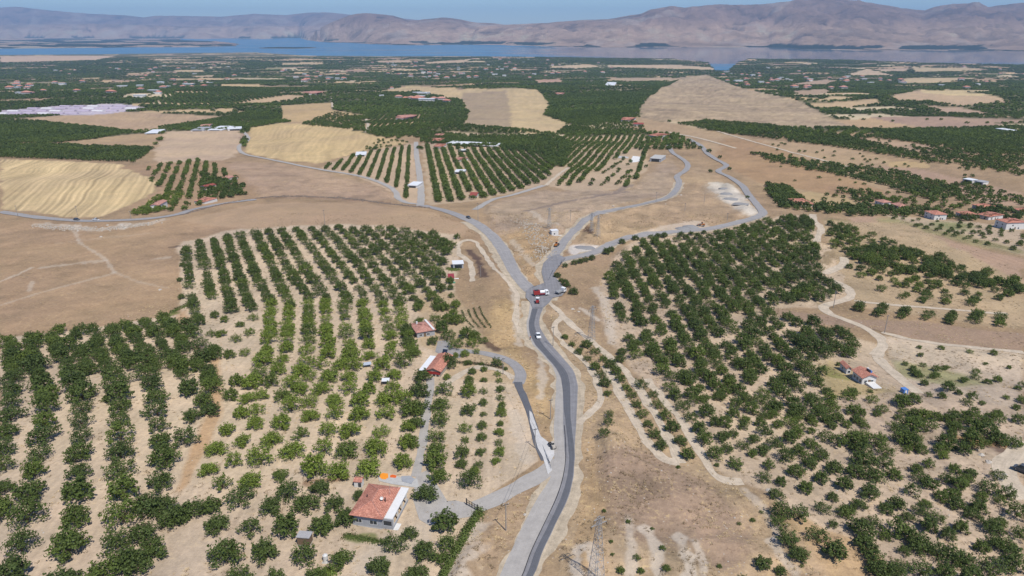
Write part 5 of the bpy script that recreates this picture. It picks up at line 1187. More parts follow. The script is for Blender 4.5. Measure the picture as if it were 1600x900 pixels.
def window(root, face, u, z0, w_, h_, L, Wd, name='window', mat='frame', pane='glass'):
    m1 = MB(); m2 = MB(); e = .05; b = .07
    def put(mb, a0, a1, c0, c1, d0, d1):
        if face == 'F': mb.box(a0, a1, -d1, -d0, c0, c1)
        elif face == 'B': mb.box(a0, a1, Wd + d0, Wd + d1, c0, c1)
        elif face == 'R': mb.box(L + d0, L + d1, a0, a1, c0, c1)
        else: mb.box(-d1, -d0, a0, a1, c0, c1)
    put(m1, u, u + w_, z0, z0 + b, 0, e); put(m1, u, u + w_, z0 + h_ - b, z0 + h_, 0, e)
    put(m1, u, u + b, z0 + b, z0 + h_ - b, 0, e); put(m1, u + w_ - b, u + w_, z0 + b, z0 + h_ - b, 0, e)
    if w_ > 1.1: put(m1, u + w_ / 2 - b / 2, u + w_ / 2 + b / 2, z0 + b, z0 + h_ - b, 0, e * .8)
    put(m2, u + b, u + w_ - b, z0 + b, z0 + h_ - b, 0, .02)
    f = m1.obj(name, M[mat], root); m2.obj('pane', M[pane], f); return f
def house(A, B, C, h, label, roof='hip', rise=1.3, axis='x', wall='white_wall', rmat='tile', ov=.45, wins=(), door=None, chimney=None, group=None, cat='house', name='house', detail=True):
    pa, pb, pc = at([A[0], B[0], C[0]], [A[1], B[1], C[1]], h)
    d = pb - pa; L = float(np.hypot(*d)); d = d / L; n = np.array([-d[1], d[0]]); Wd = float((pc - pb) @ n)
    if Wd < 0: n = -n; Wd = -Wd; 
    Wd = max(Wd, 2.2); ang = math.atan2(d[1], d[0])
    i_ov = min(ov, L * .1); L -= 2 * i_ov; Wd -= 2 * i_ov; org = pa + d * i_ov + n * i_ov
    zs = [float(hgt(*(org + d * L * a + n * Wd * b))) for a in (0, 1) for b in (0, 1)]
    z0 = min(zs) - .1; hh = h + (max(zs) - z0) * .3
    root = empty(name, (org[0], org[1], z0), ang, label, cat, group)
    if not detail:
        MB().box(0, L, 0, Wd, -.5, hh).obj('wall', M[wall], root)
    else:
        MB().box(0, L, 0, Wd, .3, hh).obj('wall', M[wall], root)
        MB().box(-.06, L + .06, -.06, Wd + .06, -.8, .3).obj('plinth', M['concrete'], root)
    if roof in ('hip', 'gable'):
        r = roof_mb(roof, L, Wd, hh, rise, ov, axis).obj('roof', M[rmat], root); set_uv(r)
        if roof == 'gable':
            g = MB()
            if axis == 'x': 
                for x in (.0, L - .12): g.add([(x, 0, hh), (x, Wd, hh), (x, Wd / 2, hh + rise * Wd / (Wd + 2 * ov) - .15), (x + .12, 0, hh), (x + .12, Wd, hh), (x + .12, Wd / 2, hh + rise * Wd / (Wd + 2 * ov) - .15)], [(0, 1, 2), (5, 4, 3), (0, 3, 4, 1), (1, 4, 5, 2), (2, 5, 3, 0)])
            else:
                for y in (.0, Wd - .12): g.add([(0, y, hh), (L, y, hh), (L / 2, y, hh + rise * L / (L + 2 * ov) - .15), (0, y + .12, hh), (L, y + .12, hh), (L / 2, y + .12, hh + rise * L / (L + 2 * ov) - .15)], [(0, 1, 2), (5, 4, 3), (0, 3, 4, 1), (1, 4, 5, 2), (2, 5, 3, 0)])
            g.obj('gable', M[wall], root)
        if detail and roof == 'hip':   # ridge caps
            rc = MB(); x0, x1, y0, y1 = -ov, L + ov, -ov, Wd + ov
            if axis == 'x': q = (y1 - y0) / 2 * .95; a, b = Vector((x0 + q, (y0 + y1) / 2, hh + rise)), Vector((x1 - q, (y0 + y1) / 2, hh + rise)); cs = [(a, (x0, y0)), (a, (x0, y1)), (b, (x1, y0)), (b, (x1, y1))]
            else: q = (x1 - x0) / 2 * .95; a, b = Vector(((x0 + x1) / 2, y0 + q, hh + rise)), Vector(((x0 + x1) / 2, y1 - q, hh + rise)); cs = [(a, (x0, y0)), (a, (x1, y0)), (b, (x0, y1)), (b, (x1, y1))]
            rc.tube(a, b, .12, n=5)
            for p, c in cs: rc.tube(p, (c[0], c[1], hh), .11, n=5)
            rr = rc.obj('ridge_cap', M['tile_pink'], root); set_uv(rr)
    else:
        MB().box(-ov, L + ov, -ov, Wd + ov, hh, hh + .2).obj('roof', M[rmat], root)
    for w_ in wins: window(root, w_[0], w_[1] * (L if w_[0] in 'FB' else Wd), w_[2], w_[3], w_[4], L, Wd)
    if door:
        u = door[1] * (L if door[0] in 'FB' else Wd); m = MB()
        (m.box(u, u + .95, -.06, .0, .3, 2.35) if door[0] == 'F' else m.box(L, L + .06, u, u + .95, .3, 2.35)).obj('door', M['wood'], root)
    if chimney:
        cx, cy, ch = chimney[0] * L, chimney[1] * Wd, chimney[2]
        MB().box(cx - .3, cx + .3, cy - .3, cy + .3, hh, hh + rise + ch).obj('chimney', M['white_wall'], root)
    return root, L, Wd, hh

# near house with the white porch roof
root, L, Wd, hh = house((545, 803), (598, 811.6), (628, 761.5), 3.4, 'red tiled house with white flat porch roof beside the gravel yard', 'hip', 1.7, 'y', 'grey_wall', 'tile', .55,
      [('F', .10, 1.15, 1.6, 1.15), ('F', .58, 1.15, 1.9, 1.15), ('F', .14, -.25, 1.5, .5), ('F', .62, -.25, 1.5, .5), ('L', .3, 1.2, 1.3, 1.2), ('L', .7, 1.2, 1.3, 1.2)])
MB().box(.12 * L, .12 * L + 1.7, -.35, -.07, -.3, -.15).box(.6 * L, .6 * L + 1.7, -.35, -.07, -.3, -.15).obj('window_sill', M['white_wall'], root)
PW = 2.6
MB().box(L + .02, L + PW, .25, Wd + .2, hh - .5, hh - .2).box(L + .02, L + PW, Wd - 2.2, Wd + .9, hh - .19, hh - .12).obj('porch_roof', M['white_roof'], root)
MB().box(L + .02, L + PW, .25, .5, .2, 1.1).box(L + .02, L + PW, .25, .5, hh - 1.05, hh - .5).box(L + .02, L + .3, .25, .5, 1.1, hh - 1.05).box(L + PW - .3, L + PW, .25, .5, 1.1, hh - 1.05).box(L + PW - .2, L + PW, .5, Wd, .2, .9).obj('porch_wall', M['grey_wall'], root)
for k in range(4): MB().box(L + PW - .28, L + PW, .8 + k * (Wd - 1.2) / 3.3, 1.1 + k * (Wd - 1.2) / 3.3, .9, hh - .5).obj('pillar', M['white_wall'], root)
MB().box(L + .3, L + PW - .3, .35, .4, 1.1, hh - 1.05).obj('porch_window', M['glass'], root)
MB().box(L + .02, L + PW + 1.2, .25, 2.6, -.6, .2).obj('step', M['white_wall'], root)
MB().box(-.8, L + PW, -1.7, -.08, -.5, -.32).obj('terrace', M['concrete'], root)
ds = MB(); c0 = Vector((L * .78, Wd * .42, hh + 1.75)); ds.tube(c0 - Vector((0, 0, 1.3)), c0, .05)
ds.obj('dish_post', M['galv'], root)
dm = MB(); nrm = Vector((.3, -.8, .5)).normalized(); ds_o = Vector(c0)
for k in range(3): dm.tube(ds_o + nrm * (.025 * k * k), ds_o + nrm * (.025 * (k + 1) ** 2 + .001), .06 + .12 * k, .06 + .12 * (k + 1), 12, k == 0)
dm.obj('satellite_dish', M['white_wall'], root)
MB().tube((L * .88, Wd * .45, hh + .3), (L * .88, Wd * .45, hh + 1.8), .13).obj('chimney_pipe', M['dark_metal'], root)
MB().tube((L * .22, Wd * .5, hh + .5), (L * .22, Wd * .5, hh + 1.5), .14).obj('chimney_pipe', M['dark_metal'], root)
MB().tube((L * .9, Wd * .7, hh + .3), (L * .9, Wd * .7, hh + 3.6), .035).obj('antenna', M['galv'], root)
# house with the grey wall
root, L, Wd, hh = house((650, 518.7), (681.5, 514), (678, 500), 3.0, 'hip roofed house with light grey wall and white strip on its roof', 'hip', 1.2, 'x', 'grey_wall', 'tile_pink', .5,
      [('F', .55, 1.1, 1.2, 1.1), ('F', .12, 1.1, 1.2, 1.1)], ('F', .38), (.25, .75, .5))
MB().add([(L - .95, -.45, hh + .12), (L - .1, -.45, hh + .12), (L - .9, Wd + .4, hh + .5), (L - 1.7, Wd + .4, hh + .5), (L - .95, -.45, hh + .5), (L - .1, -.45, hh + .5), (L - .9, Wd + .4, hh + .9), (L - 1.7, Wd + .4, hh + .9)],
         [(0, 3, 2, 1), (4, 5, 6, 7), (0, 1, 5, 4), (1, 2, 6, 5), (2, 3, 7, 6), (3, 0, 4, 7)]).obj('roof_sheet', M['white_roof'], root)
# gabled house with solar water heater and white annex
root, L, Wd, hh = house((664, 576), (689, 578.5), (690, 554), 2.9, 'gabled red roofed house with white flat annex on its left', 'gable', 1.2, 'y', 'stone_wall', 'tile', .45,
      [('F', .42, .7, 1.1, 1.5), ('F', .68, .7, 1.1, 1.5)], ('F', .12))
MB().box(-2.9, -.02, .8, Wd - .6, -.5, 2.3).obj('annex_wall', M['white_wall'], root); MB().box(-3.2, -.03, .5, Wd - .3, 2.3, 2.5).obj('annex_roof', M['white_sheet'], root)
MB().box(.02, L - .02, -.12, -.01, 1.9, 2.85).obj('balcony_board', M['red_paint'], root)
MB().add([(L * .3, Wd - .4, hh + .9), (L * .66, Wd - .4, hh + .9), (L * .66, Wd + .6, hh + 2.1), (L * .3, Wd + .6, hh + 2.1), (L * .3, Wd - .32, hh + .82), (L * .66, Wd - .32, hh + .82), (L * .66, Wd + .68, hh + 2.02), (L * .3, Wd + .68, hh + 2.02)],
         [(0, 1, 2, 3), (7, 6, 5, 4), (0, 4, 5, 1), (1, 5, 6, 2), (2, 6, 7, 3), (3, 7, 4, 0)]).obj('solar_panel', M['blackpv'], root)
MB().tube((L * .3, Wd + .7, hh + 2.1), (L * .66, Wd + .7, hh + 2.1), .22).obj('heater_tank', M['galv'], root)
MB().box(L + .05, L + 1.3, -.6, 1.5, -.4, .15).obj('step', M['white_wall'], root)
# farmhouse on the right
root, L, Wd, hh = house((1330, 578), (1348, 589), (1369, 584), 3.1, 'white farmhouse with long orange tiled roof beside the pale lane', 'gable', 1.3, 'x', 'white_wall', 'tile', .5,
      [('F', .12, 1.1, 1.2, 1.2), ('F', .42, 1.1, 1.2, 1.2), ('F', .72, 1.1, 1.2, 1.2), ('R', .15, 1.1, 1.1, 1.2), ('R', .6, 1.1, 1.1, 1.2)], ('R', .42), (.3, .8, .2))
MB().box(L + .02, L + 4.5, Wd * .25, Wd * .85, -.5, 1.6).obj('terrace_wall', M['white_wall'], root)
MB().tube((L * .55, Wd * .75, hh + 1.2), (L * .75, Wd * .75, hh + 1.2), .4).obj('water_heater', M['blue'], root)
MB().box(L * .5, L * .8, Wd * .55, Wd * .65, hh + 1.2, hh + 1.9).obj('solar_panel', M['blackpv'], root)
house((1311.5, 566), (1323, 575), (1330, 573), 2.6, 'small outbuilding with orange roof left of the white farmhouse', 'gable', .8, 'x', 'white_wall', 'tile', .35, [('R', .3, 1.0, .9, 1.0), ('F', .3, 1.0, .9, 1.0)], name='outbuilding')
# hamlet on the right
HM = [((1444, 329.5), (1461, 334), (1471.5, 331), 4.6, 'two storey white house with red hip roof, leftmost of the right hamlet'),
      ((1492, 331), (1512, 335.5), (1523, 332), 3.2, 'low white house with red roof, second from the left in the right hamlet'),
      ((1526, 333), (1546, 337), (1557, 332.5), 3.4, 'white house with red roof behind the largest house of the hamlet'),
      ((1554, 342), (1574, 347), (1585, 341), 5.4, 'largest white two storey house with red roof at the right hamlet'),
      ((1518, 319), (1536, 322.5), (1545, 319), 3.6, 'grey blue walled house with red roof at the back of the hamlet'),
      ((1582, 325), (1602, 329), (1612, 325), 3.4, 'white house with orange roof cut by the right edge of the photo'),
      ((1231, 310), (1249, 316), (1256, 311.5), 3.4, 'red roofed house in dark trees at the head of the pale lane'),
      ((1366, 313), (1380, 316), (1387, 313), 3.0, 'low house with faded red roof among trees, left of a twin'),
      ((1391, 318), (1406, 322), (1413, 319), 3.0, 'low house with faded red roof among trees, right of a twin')]
for i, (A, B, C, h, lb) in enumerate(HM):
    w_ = [('F', .15, 1.0, 1.1, 1.2), ('F', .6, 1.0, 1.1, 1.2), ('R', .2, 1.0, 1.1, 1.2), ('R', .62, 1.0, 1.1, 1.2)]
    if h > 4.4: w_ += [('F', .15, 3.1, 1.1, 1.1), ('F', .6, 3.1, 1.1, 1.1), ('R', .3, 3.1, 1.1, 1.1)]
    house(A, B, C, h, lb, 'hip', 1.4, 'x', ['white_wall', 'white_wall', 'white_wall', 'white_wall', 'grey_wall'][i % 5], 'tile' if i < 7 else 'tile_pink', .5, w_, ('R', .45), None, 'houses of the right hamlet')
# left garden houses
house((247, 319), (262, 314), (266.5, 306), 4.4, 'white walled house with faded pink roof by the left road bend', 'gable', .9, 'x', 'white_wall', 'tile_pink', .4, [('F', .2, 1.2, 1.1, 1.1), ('F', .6, 1.2, 1.1, 1.1), ('F', .4, 3.0, 1.1, .9)])
house((302, 313), (319, 314), (320, 308), 2.6, 'low white hut with small red roof right of the pink roofed house', 'hip', .9, 'x', 'white_wall', 'tile', .3, [('F', .3, .9, 1, 1)])
house((321, 291), (338, 288), (339, 285), 3.2, 'dark red roofed house in the dark garden trees', 'gable', .9, 'x', 'white_wall', 'tile_dark', .5, [('F', .2, .9, 1.2, 1.2), ('F', .6, .9, 1.2, 1.2)])
house((346, 277), (357, 278), (358, 274), 2.6, 'small faded roof hut behind the dark red roofed house', 'gable', .7, 'x', 'concrete', 'tile_pink', .3, [], name='hut', cat='hut')
# middle distance buildings
MID = [((674, 219.5), (688, 219.5), (689, 216), 3.4, 'red roofed house beside the long white barn, nearer of two', 'hip', 'tile'),
       ((677, 228), (692, 228), (693, 224.5), 3.6, 'red roofed house left of the long barn, in front of its twin', 'hip', 'tile'),
       ((678, 211.5), (692, 211.5), (692, 208.5), 3.2, 'red roof showing behind the two houses near the long barn', 'hip', 'tile_pink'),
       ((709, 248), (718, 249), (719, 245), 3.0, 'small red roofed hut among the orchard rows', 'hip', 'tile_pink'),
       ((733, 304), (745, 304.5), (746, 300.5), 3.0, 'dark red roofed hut at the lower edge of the middle orchard', 'gable', 'tile_dark'),
       ((1012, 211), (1026, 212), (1028, 207), 4.5, 'red roofed house on the ridge above the eroded slope', 'hip', 'tile'),
       ((618, 184), (631, 184), (632, 179), 5.0, 'pale two storey house with pink roof in far orchards', 'hip', 'tile_pink'),
       ((482, 146), (494, 146), (495, 142), 4.0, 'far pink roofed house left of the field lane', 'hip', 'tile_pink'),
       ((970, 187), (985, 187), (986, 183), 4.0, 'white house with red roof at the foot of the dry ridge', 'hip', 'tile'),
       ((990, 194), (1006, 194), (1007, 191), 3.5, 'low house with red roof right of the white one at the ridge foot', 'gable', 'tile_dark'),
       ((870, 147), (880, 147), (881, 144), 4.0, 'far pale red house right of the large stubble field', 'hip', 'tile_pink'),
       ((310, 197.5), (326, 197), (326, 194), 3.5, 'pink roofed farm shed behind the white farm roofs', 'gable', 'tile_pink')]
for A, B, C, h, lb, rf, rm in MID:
    house(A, B, C, h, lb, rf, 1.4, 'x', 'white_wall', rm, .6, [('F', .15, .9, 1.4, 1.4), ('F', .62, .9, 1.4, 1.4)], ('F', .42), None, 'houses in the middle distance')
FLAT = [((697, 224), (775, 227), (775, 223.5), 3.0, 'long barn with pale sheet roof in the middle orchard', 'white_sheet', 'long_barn', 'barn'),
        ((716, 234.5), (732, 235), (732, 233), 2.4, 'small white roofed shed just below the long barn', 'white_sheet', 'shed', 'shed'),
        ((555, 241), (572, 240.5), (573, 237), 3.0, 'white roofed open shed in the left part of the row orchard', 'white_sheet', 'shed', 'shed'),
        ((636, 288), (652, 289), (650, 284), 3.0, 'white roofed shed beside the straight gravel lane', 'white_sheet', 'shed', 'shed'),
        ((709, 268), (725, 268.5), (724, 265), 2.6, 'white flat roof among the dark middle orchard rows', 'white_sheet', 'shed', 'shed'),
        ((707, 413), (725, 412), (724, 406.5), 2.6, 'white roofed shed with dark open front by the looped track', 'white_sheet', 'shed', 'shed'),
        ((225, 206.5), (246, 206), (246, 203), 3.5, 'white shed at the tip of the left dark orchard', 'white_sheet', 'shed', 'shed'),
        ((297, 202), (318, 201.5), (318, 199), 3.5, 'leftmost low farm shed above the pale fallow field', 'sheet', 'farm_shed', 'shed'),
        ((323, 201), (346, 201), (346, 197.5), 3.5, 'white farm shed in the middle of three above the fallow field', 'white_sheet', 'farm_shed', 'shed'),
        ((355, 201), (378, 200.5), (378, 197.5), 3.5, 'rightmost white farm shed beside the bend of the lane', 'white_sheet', 'farm_shed', 'shed'),
        ((1015, 247), (1033, 248), (1034, 242.5), 4.0, 'grey flat roofed building with open front on the eroded slope', 'concrete', 'workshop', 'building'),
        ((1504, 279.5), (1519, 282), (1523, 279), 3.4, 'white roofed shed at the edge of the right fallow field', 'white_sheet', 'shed', 'shed'),
        ((1522, 283), (1537, 285), (1541, 282), 3.0, 'low pale shed right of the white roofed shed', 'sheet', 'shed', 'shed'),
        ((1580, 203), (1592, 203), (1592, 200), 4.0, 'bright white building in the far right orchards', 'white_sheet', 'building', 'building'),
        ((940, 134), (956, 134), (955, 130), 5, 'white industrial hall with twin roofs in far orchards', 'white_sheet', 'hall', 'building')]
for A, B, C, h, lb, rm, nm, ct in FLAT:
    r_, L_, W_, h_ = house(A, B, C, h, lb, 'flat', .2, 'x', 'grey_wall' if 'grey' in lb or 'dark' in lb else 'white_wall', rm, .3, [], None, None, None, ct, nm)
    MB().box(L_ * .15, L_ * .85, -.05, .0, .35, h_ - .5).obj('opening', M['glass'], r_)
# small white cabin by the road, apricot kiosk, grey shed, oven, huts in the orchard
r_, L_, W_, h_ = house((862, 360), (873, 361), (876, 356.5), 3.2, 'white box cabin on the dry bank above the road', 'flat', .2, 'x', 'white_wall', 'white_sheet', .1, [('F', .3, 1.2, 1, 1)], ('R', .4), None, None, 'cabin', 'cabin')
MB().box(L_ + .1, L_ + 3.4, .2, W_, -.5, .25).obj('slab', M['white_roof'], r_)
r_, L_, W_, h_ = house((700, 434), (710, 434), (709, 428), 2.4, 'small hut with bright pink red roof on a white slab', 'flat', .2, 'x', 'white_wall', 'red_paint', .2, [], None, None, None, 'hut', 'hut')
MB().box(-2, L_ + 2.6, -2.4, W_ + .4, -.4, .1).obj('slab', M['white_roof'], r_)
MB().box(-.2, L_ + .6, -2.0, -.3, .1, .9).obj('counter', simple('green_panel', (.1, .25, .16)), r_)
r_, L_, W_, h_ = house((462, 840), (483, 842), (489, 833), 2.3, 'grey sheet roofed shed between orchard trees, lower left of the near house', 'flat', .1, 'x', 'wood', 'sheet', .15, [], ('F', .5), None, None, 'shed', 'shed')
for k in range(9): MB().box(-.1 + k * L_ / 9, -.02 + k * L_ / 9, -.14, W_ + .14, h_ + .2, h_ + .24).obj('roof_rib', M['sheet'], r_)
r_, L_, W_, h_ = house((551.5, 752), (565, 753), (567, 748), 1.9, 'little brick oven house with red tiles behind the near house', 'gable', .5, 'x', 'white_wall', 'tile', .15, [], None, None, None, 'oven', 'oven')
MB().box(L_ * .55, L_ - .1, -.05, 0, .35, 1.5).obj('oven_mouth', M['glass'], r_)
def prop(name, px, py, label, cat, rz=0):
    p = at1(px, py); return empty(name, p, rz, label, cat)
t = prop('tent', 574, 573, 'grey blue canvas shelter among the bright orchard trees', 'shelter', .3)
MB().add([(-1.4, -1, 1.2), (1.4, -1, 1.2), (1.4, 1, 1.2), (-1.4, 1, 1.2), (-1.4, 0, 1.9), (1.4, 0, 1.9)], [(0, 1, 5, 4), (2, 3, 4, 5), (0, 4, 3), (1, 2, 5)]).obj('canvas', simple('grey_canvas', (.33, .37, .45)), t)
for x in (-1.3, 1.3):
    for y in (-.9, .9): MB().tube((x, y, -.2), (x, y, 1.2), .04).obj('post', M['galv'], t)
t = prop('lean_to', 603, 600, 'white sheet shelter beside a dark orchard tree', 'shelter', .1)
MB().box(-1.3, 1.3, -1.2, 1.2, 1.6, 1.7).obj('roof', M['white_sheet'], t)
for x in (-1.2, 1.2):
    for y in (-1.1, 1.1): MB().tube((x, y, -.2), (x, y, 1.6), .05).obj('post', M['wood'], t)
# things around the near house
def lay(name, poly, mat, z, th, label, cat):
    W = at([p[0] for p in poly], [p[1] for p in poly], z + th); c = W.mean(0); z0 = float(hgt(*c))
    n = len(W); v = [(p[0] - c[0], p[1] - c[1], z) for p in W] + [(p[0] - c[0], p[1] - c[1], z + th) for p in W]
    mb = MB().add(v, [tuple(range(n - 1, -1, -1)), tuple(range(n, 2 * n))] + [(i, (i + 1) % n, n + (i + 1) % n, n + i) for i in range(n)])
    o = mb.obj(name, mat); o.location = (c[0], c[1], z0); return tag(o, label, cat)
lay('concrete_slab', [(590, 741), (652, 748), (655, 762), (640, 760), (612, 756), (592, 751)], M['concrete'], -.3, .45, 'pale concrete yard slab behind the near house', 'slab')
lay('drying_apricots', [(594, 741), (598, 739), (606, 740), (607, 746), (602, 749), (596, 748), (593, 745)], M['orange'], .16, .06, 'orange apricots spread to dry behind the near house', 'fruit')
lay('drying_apricots', [(610, 742.5), (614, 741.5), (620, 743), (618, 746.5), (609, 745.5)], M['red_fruit'], .16, .06, 'smaller patch of red fruit drying right of the orange one', 'fruit')
lay('grey_tarpaulin', [(627, 744), (640, 743), (648, 748), (643, 756), (628, 752)], M['slab'], .16, .05, 'dark grey tarpaulin on the concrete behind the house', 'tarpaulin')
lay('concrete_pad', [(966, 243.5), (985, 243.5), (984, 247), (966, 247)], M['concrete'], -.3, .5, 'left pale concrete pad in the sparse orchard', 'pad')
lay('concrete_pad', [(989, 244), (1005, 245), (1002, 257), (982, 256)], M['white_roof'], -.3, .5, 'right larger concrete pad in the sparse orchard', 'pad')
def gheap(px, py, r, hh_, lb):
    p = at1(px, py); mb = MB(); rs = np.random.RandomState(int(px)); n = 14
    rings = [[(math.cos(2 * math.pi * i / n) * r * f * (1 + .15 * rs.randn()), math.sin(2 * math.pi * i / n) * r * .6 * f * (1 + .15 * rs.randn()), z) for i in range(n)] for f, z in ((1, -.2), (.8, hh_ * .55), (.45, hh_ * .9), (.05, hh_))]
    v = sum(rings, []); f = [(k * n + i, k * n + (i + 1) % n, (k + 1) * n + (i + 1) % n, (k + 1) * n + i) for k in range(3) for i in range(n)]
    o = mb.add(v, f).obj('gravel_heap', M['gravel_heap'], None, True); o.location = p; tag(o, lb, 'gravel heap')
for px, py, r, h_, lb in [(1131, 296, 6, 1.6, 'top dark gravel heap on the white yard'), (1134, 304, 6, 1.6, 'middle dark gravel heap on the white yard'), (1141, 312, 6.5, 1.6, 'bottom dark gravel heap on the white yard'), (1066, 358, 5, 1.4, 'left dark gravel heap beside the right road'), (1078, 356, 6, 1.8, 'larger dark gravel heap beside the loader'), (912, 387, 7, .5, 'flat grey spoil bed in the white pit between the roads'), (1157, 319, 6, 1, 'purple grey heap at the lower end of the white yard')]: gheap(px, py, r, h_, lb)
t = prop('water_tank', 509, 877, 'white upright water tank beside a small orchard tree', 'water tank')
MB().tube((0, 0, 0), (0, 0, 1.7), .55, n=14).obj('barrel', M['white_wall'], t); MB().tube((0, 0, 1.7), (0, 0, 1.95), .5, .2, 14).obj('lid', M['white_wall'], t); MB().box(-.7, .7, -.7, .7, -.2, .0).obj('base_plate', M['concrete'], t)
t = prop('cabin', 1412, 614, 'small blue portable cabin at the end of the lane', 'cabin', .2); t.scale = (.75, .75, .75)
MB().box(-1.1, 1.1, -1.1, 1.1, 0, 2.1).obj('wall', M['blue'], t); MB().box(-1.2, 1.2, -1.2, 1.2, 2.1, 2.25).obj('roof', M['blue'], t); MB().box(-.4, .4, -1.14, -1.1, .1, 1.9).obj('door', M['frame'], t)
# gate
g0 = at1(729, 789); g1 = at1(746, 799); d = g1 - g0; Lg = math.hypot(d.x, d.y)
t = empty('iron_gate', g0, math.atan2(d.y, d.x), 'dark iron double gate standing open across the gravel drive', 'gate')
for x in (0, Lg): MB().box(x - .1, x + .1, -.1, .1, -.3, 2.0).obj('post', M['dark_metal'], t)
for x0, x1 in ((.12, Lg / 2 - .03), (Lg / 2 + .03, Lg - .12)):
    m = MB()
    for z in (.25, .95, 1.7): m.box(x0, x1, -.03, .03, z - .04, z + .04)
    for x in (x0, (x0 + x1) / 2, x1): m.box(x - .03, x + .03, -.035, .035, .2, 1.75)
    lf = m.obj('leaf', M['dark_metal'], t)
    for k in range(8):
        x = x0 + (k + .5) * (x1 - x0) / 8; MB().tube((x, 0, .25), (x, 0, 1.7), .018, n=4).obj('bar', M['dark_metal'], lf)
# vine hedge along the garden edge
def leaf_strip(name, pts, wd, ht, n, lsz, tint, label, cat, seed=1):
    P = smooth_px(pts); W, s = resample(at(P[:, 0], P[:, 1]), 1.0); rs = np.random.RandomState(seed); V = []; F_ = []
    o0 = W[0]; z0 = float(hgt(*o0))
    for k in range(n):
        i = rs.randint(0, len(W)); a = rs.rand() * math.pi; r = wd * (.6 + .5 * vnoise(i / 3., 0, seed))
        q = np.array([rs.randn() * .5, rs.randn() * .5]) * r; zz = abs(rs.randn()) * ht * .5 * (1.2 - min(1, np.hypot(*q) / wd))
        x, y = W[i][0] + q[0] - o0[0], W[i][1] + q[1] - o0[1]; c = np.array([x, y, float(hgt(W[i][0], W[i][1])) - z0 + .15 + zz])
        nr = np.array([q[0], q[1], .8]) + rs.randn(3) * .4; nr /= np.linalg.norm(nr); u = np.cross(nr, rs.randn(3)); u /= np.linalg.norm(u); v = np.cross(nr, u); s_ = lsz * rs.uniform(.6, 1.3)
        b = len(V); V += [c + u * s_ * .5, c + v * s_ * .45, c - u * s_ * .5, c - v * s_ * .45]; F_.append((b, b + 1, b + 2, b + 3))
    o = mesh_obj(name, V, F_, M['bushleaf']); o.location = (o0[0], o0[1], z0); o['tint'] = tint; return tag(o, label, cat)
leaf_strip('vine_hedge', [(750, 800), (742, 812), (735, 822), (726, 835), (720, 850), (712, 865), (703, 880), (694, 898), (685, 915)], 1.5, 1.6, 4200, .34, .62, 'bright green vine hedge running down from the gate', 'hedge', 3)
leaf_strip('dark_hedge', [(693, 568), (715, 567), (740, 569), (765, 572), (785, 575)], .9, 1.1, 900, .32, .05, 'low dark hedge below the old drive', 'hedge', 5)
leaf_strip('vegetable_patch', [(541, 837), (560, 841), (580, 845), (600, 848)], 1.3, .5, 1300, .26, .5, 'strip of green vegetables in front of the near house', 'vegetables', 7)
leaf_strip('vine_patch', [(700, 420), (708, 422), (716, 421)], 2.2, .9, 900, .35, .8, 'bright green vines between the two roadside huts', 'vines', 8)
leaf_strip('green_weeds', [(268, 489), (280, 482), (292, 477)], 2.2, .8, 700, .4, .6, 'bright green weeds at the corner of the orchard', 'weeds', 9)
leaf_strip('bright_bush', [(511, 893), (520, 896)], 1.4, 1.5, 700, .3, 1.0, 'lime green bush near the white water tank', 'bush', 10)
for i, pts in enumerate([[(722 + 9 * k, 486 - 2 * k), (728 + 9 * k, 500 - 2 * k), (740 + 9 * k, 512)] for k in range(4)]):
    leaf_strip('garden_row', pts, .7, .6, 420, .34, .25, f'{["first","second","third","fourth"][i]} curved row of garden plants on the slope, counted from the left', 'garden row', 20 + i)
# ------------------------------------------------------------------ poles and pylons
def pylon(px, py, H, label, b=1.2):
    p = at1(px, py); t = empty('lattice_pylon', p, .5, label, 'pylon', 'lattice pylons along the power line')
    tw = .28
    legs = [((sx * b, sy * b, -.4), (sx * tw, sy * tw, H)) for sx in (-1, 1) for sy in (-1, 1)]
    for a, c in legs: MB().tube(a, c, .06, .045, 4).obj('leg', M['galv'], t)
    m = MB(); n = 9
    def pt(sx, sy, f): return Vector((sx * (b + (tw - b) * f), sy * (b + (tw - b) * f), H * f))
    for k in range(n):
        f0 = 1 - (1 - k / n) ** 1.15; f1 = 1 - (1 - (k + 1) / n) ** 1.15
        for (s0, s1) in (((-1, -1), (1, -1)), ((1, -1), (1, 1)), ((1, 1), (-1, 1)), ((-1, 1), (-1, -1))):
            m.tube(pt(*s0, f0), pt(*s1, f1), .028, n=3, cap=False); m.tube(pt(*s1, f0), pt(*s0, f1), .028, n=3, cap=False); m.tube(pt(*s0, f1), pt(*s1, f1), .04, n=3, cap=False)
    m.obj('bracing', M['galv'], t)
    for z, w_ in ((H * .9, 1.9), (H * .98, 1.3)):
        a = MB().tube((-w_, 0, z), (w_, 0, z), .07, n=4).tube((-w_, 0, z), (0, 0, z + .7), .04, n=4).tube((w_, 0, z), (0, 0, z + .7), .04, n=4).obj('cross_arm', M['galv'], t)
        for s in (-1, 1): MB().tube((s * w_, 0, z), (s * w_, 0, z - .8), .07, n=6).obj('insulator', M['dark_metal'], a)
    return t
pylon(931, 909, 16.5, 'tall lattice pylon on the dry slope at the bottom, right of the road', 1.35)
pylon(924, 531, 14.5, 'lattice pylon beside the dirt tracks right of the white car', 1.15)
pylon(858, 356, 13, 'lattice pylon on the eroded slope near the white cabin', 1.1)
pylon(934, 369, 13, 'lattice pylon beside the north road, right of a pair', 1.1)
pylon(924, 362, 12, 'lattice pylon beside the north road, left of a pair', 1.0)
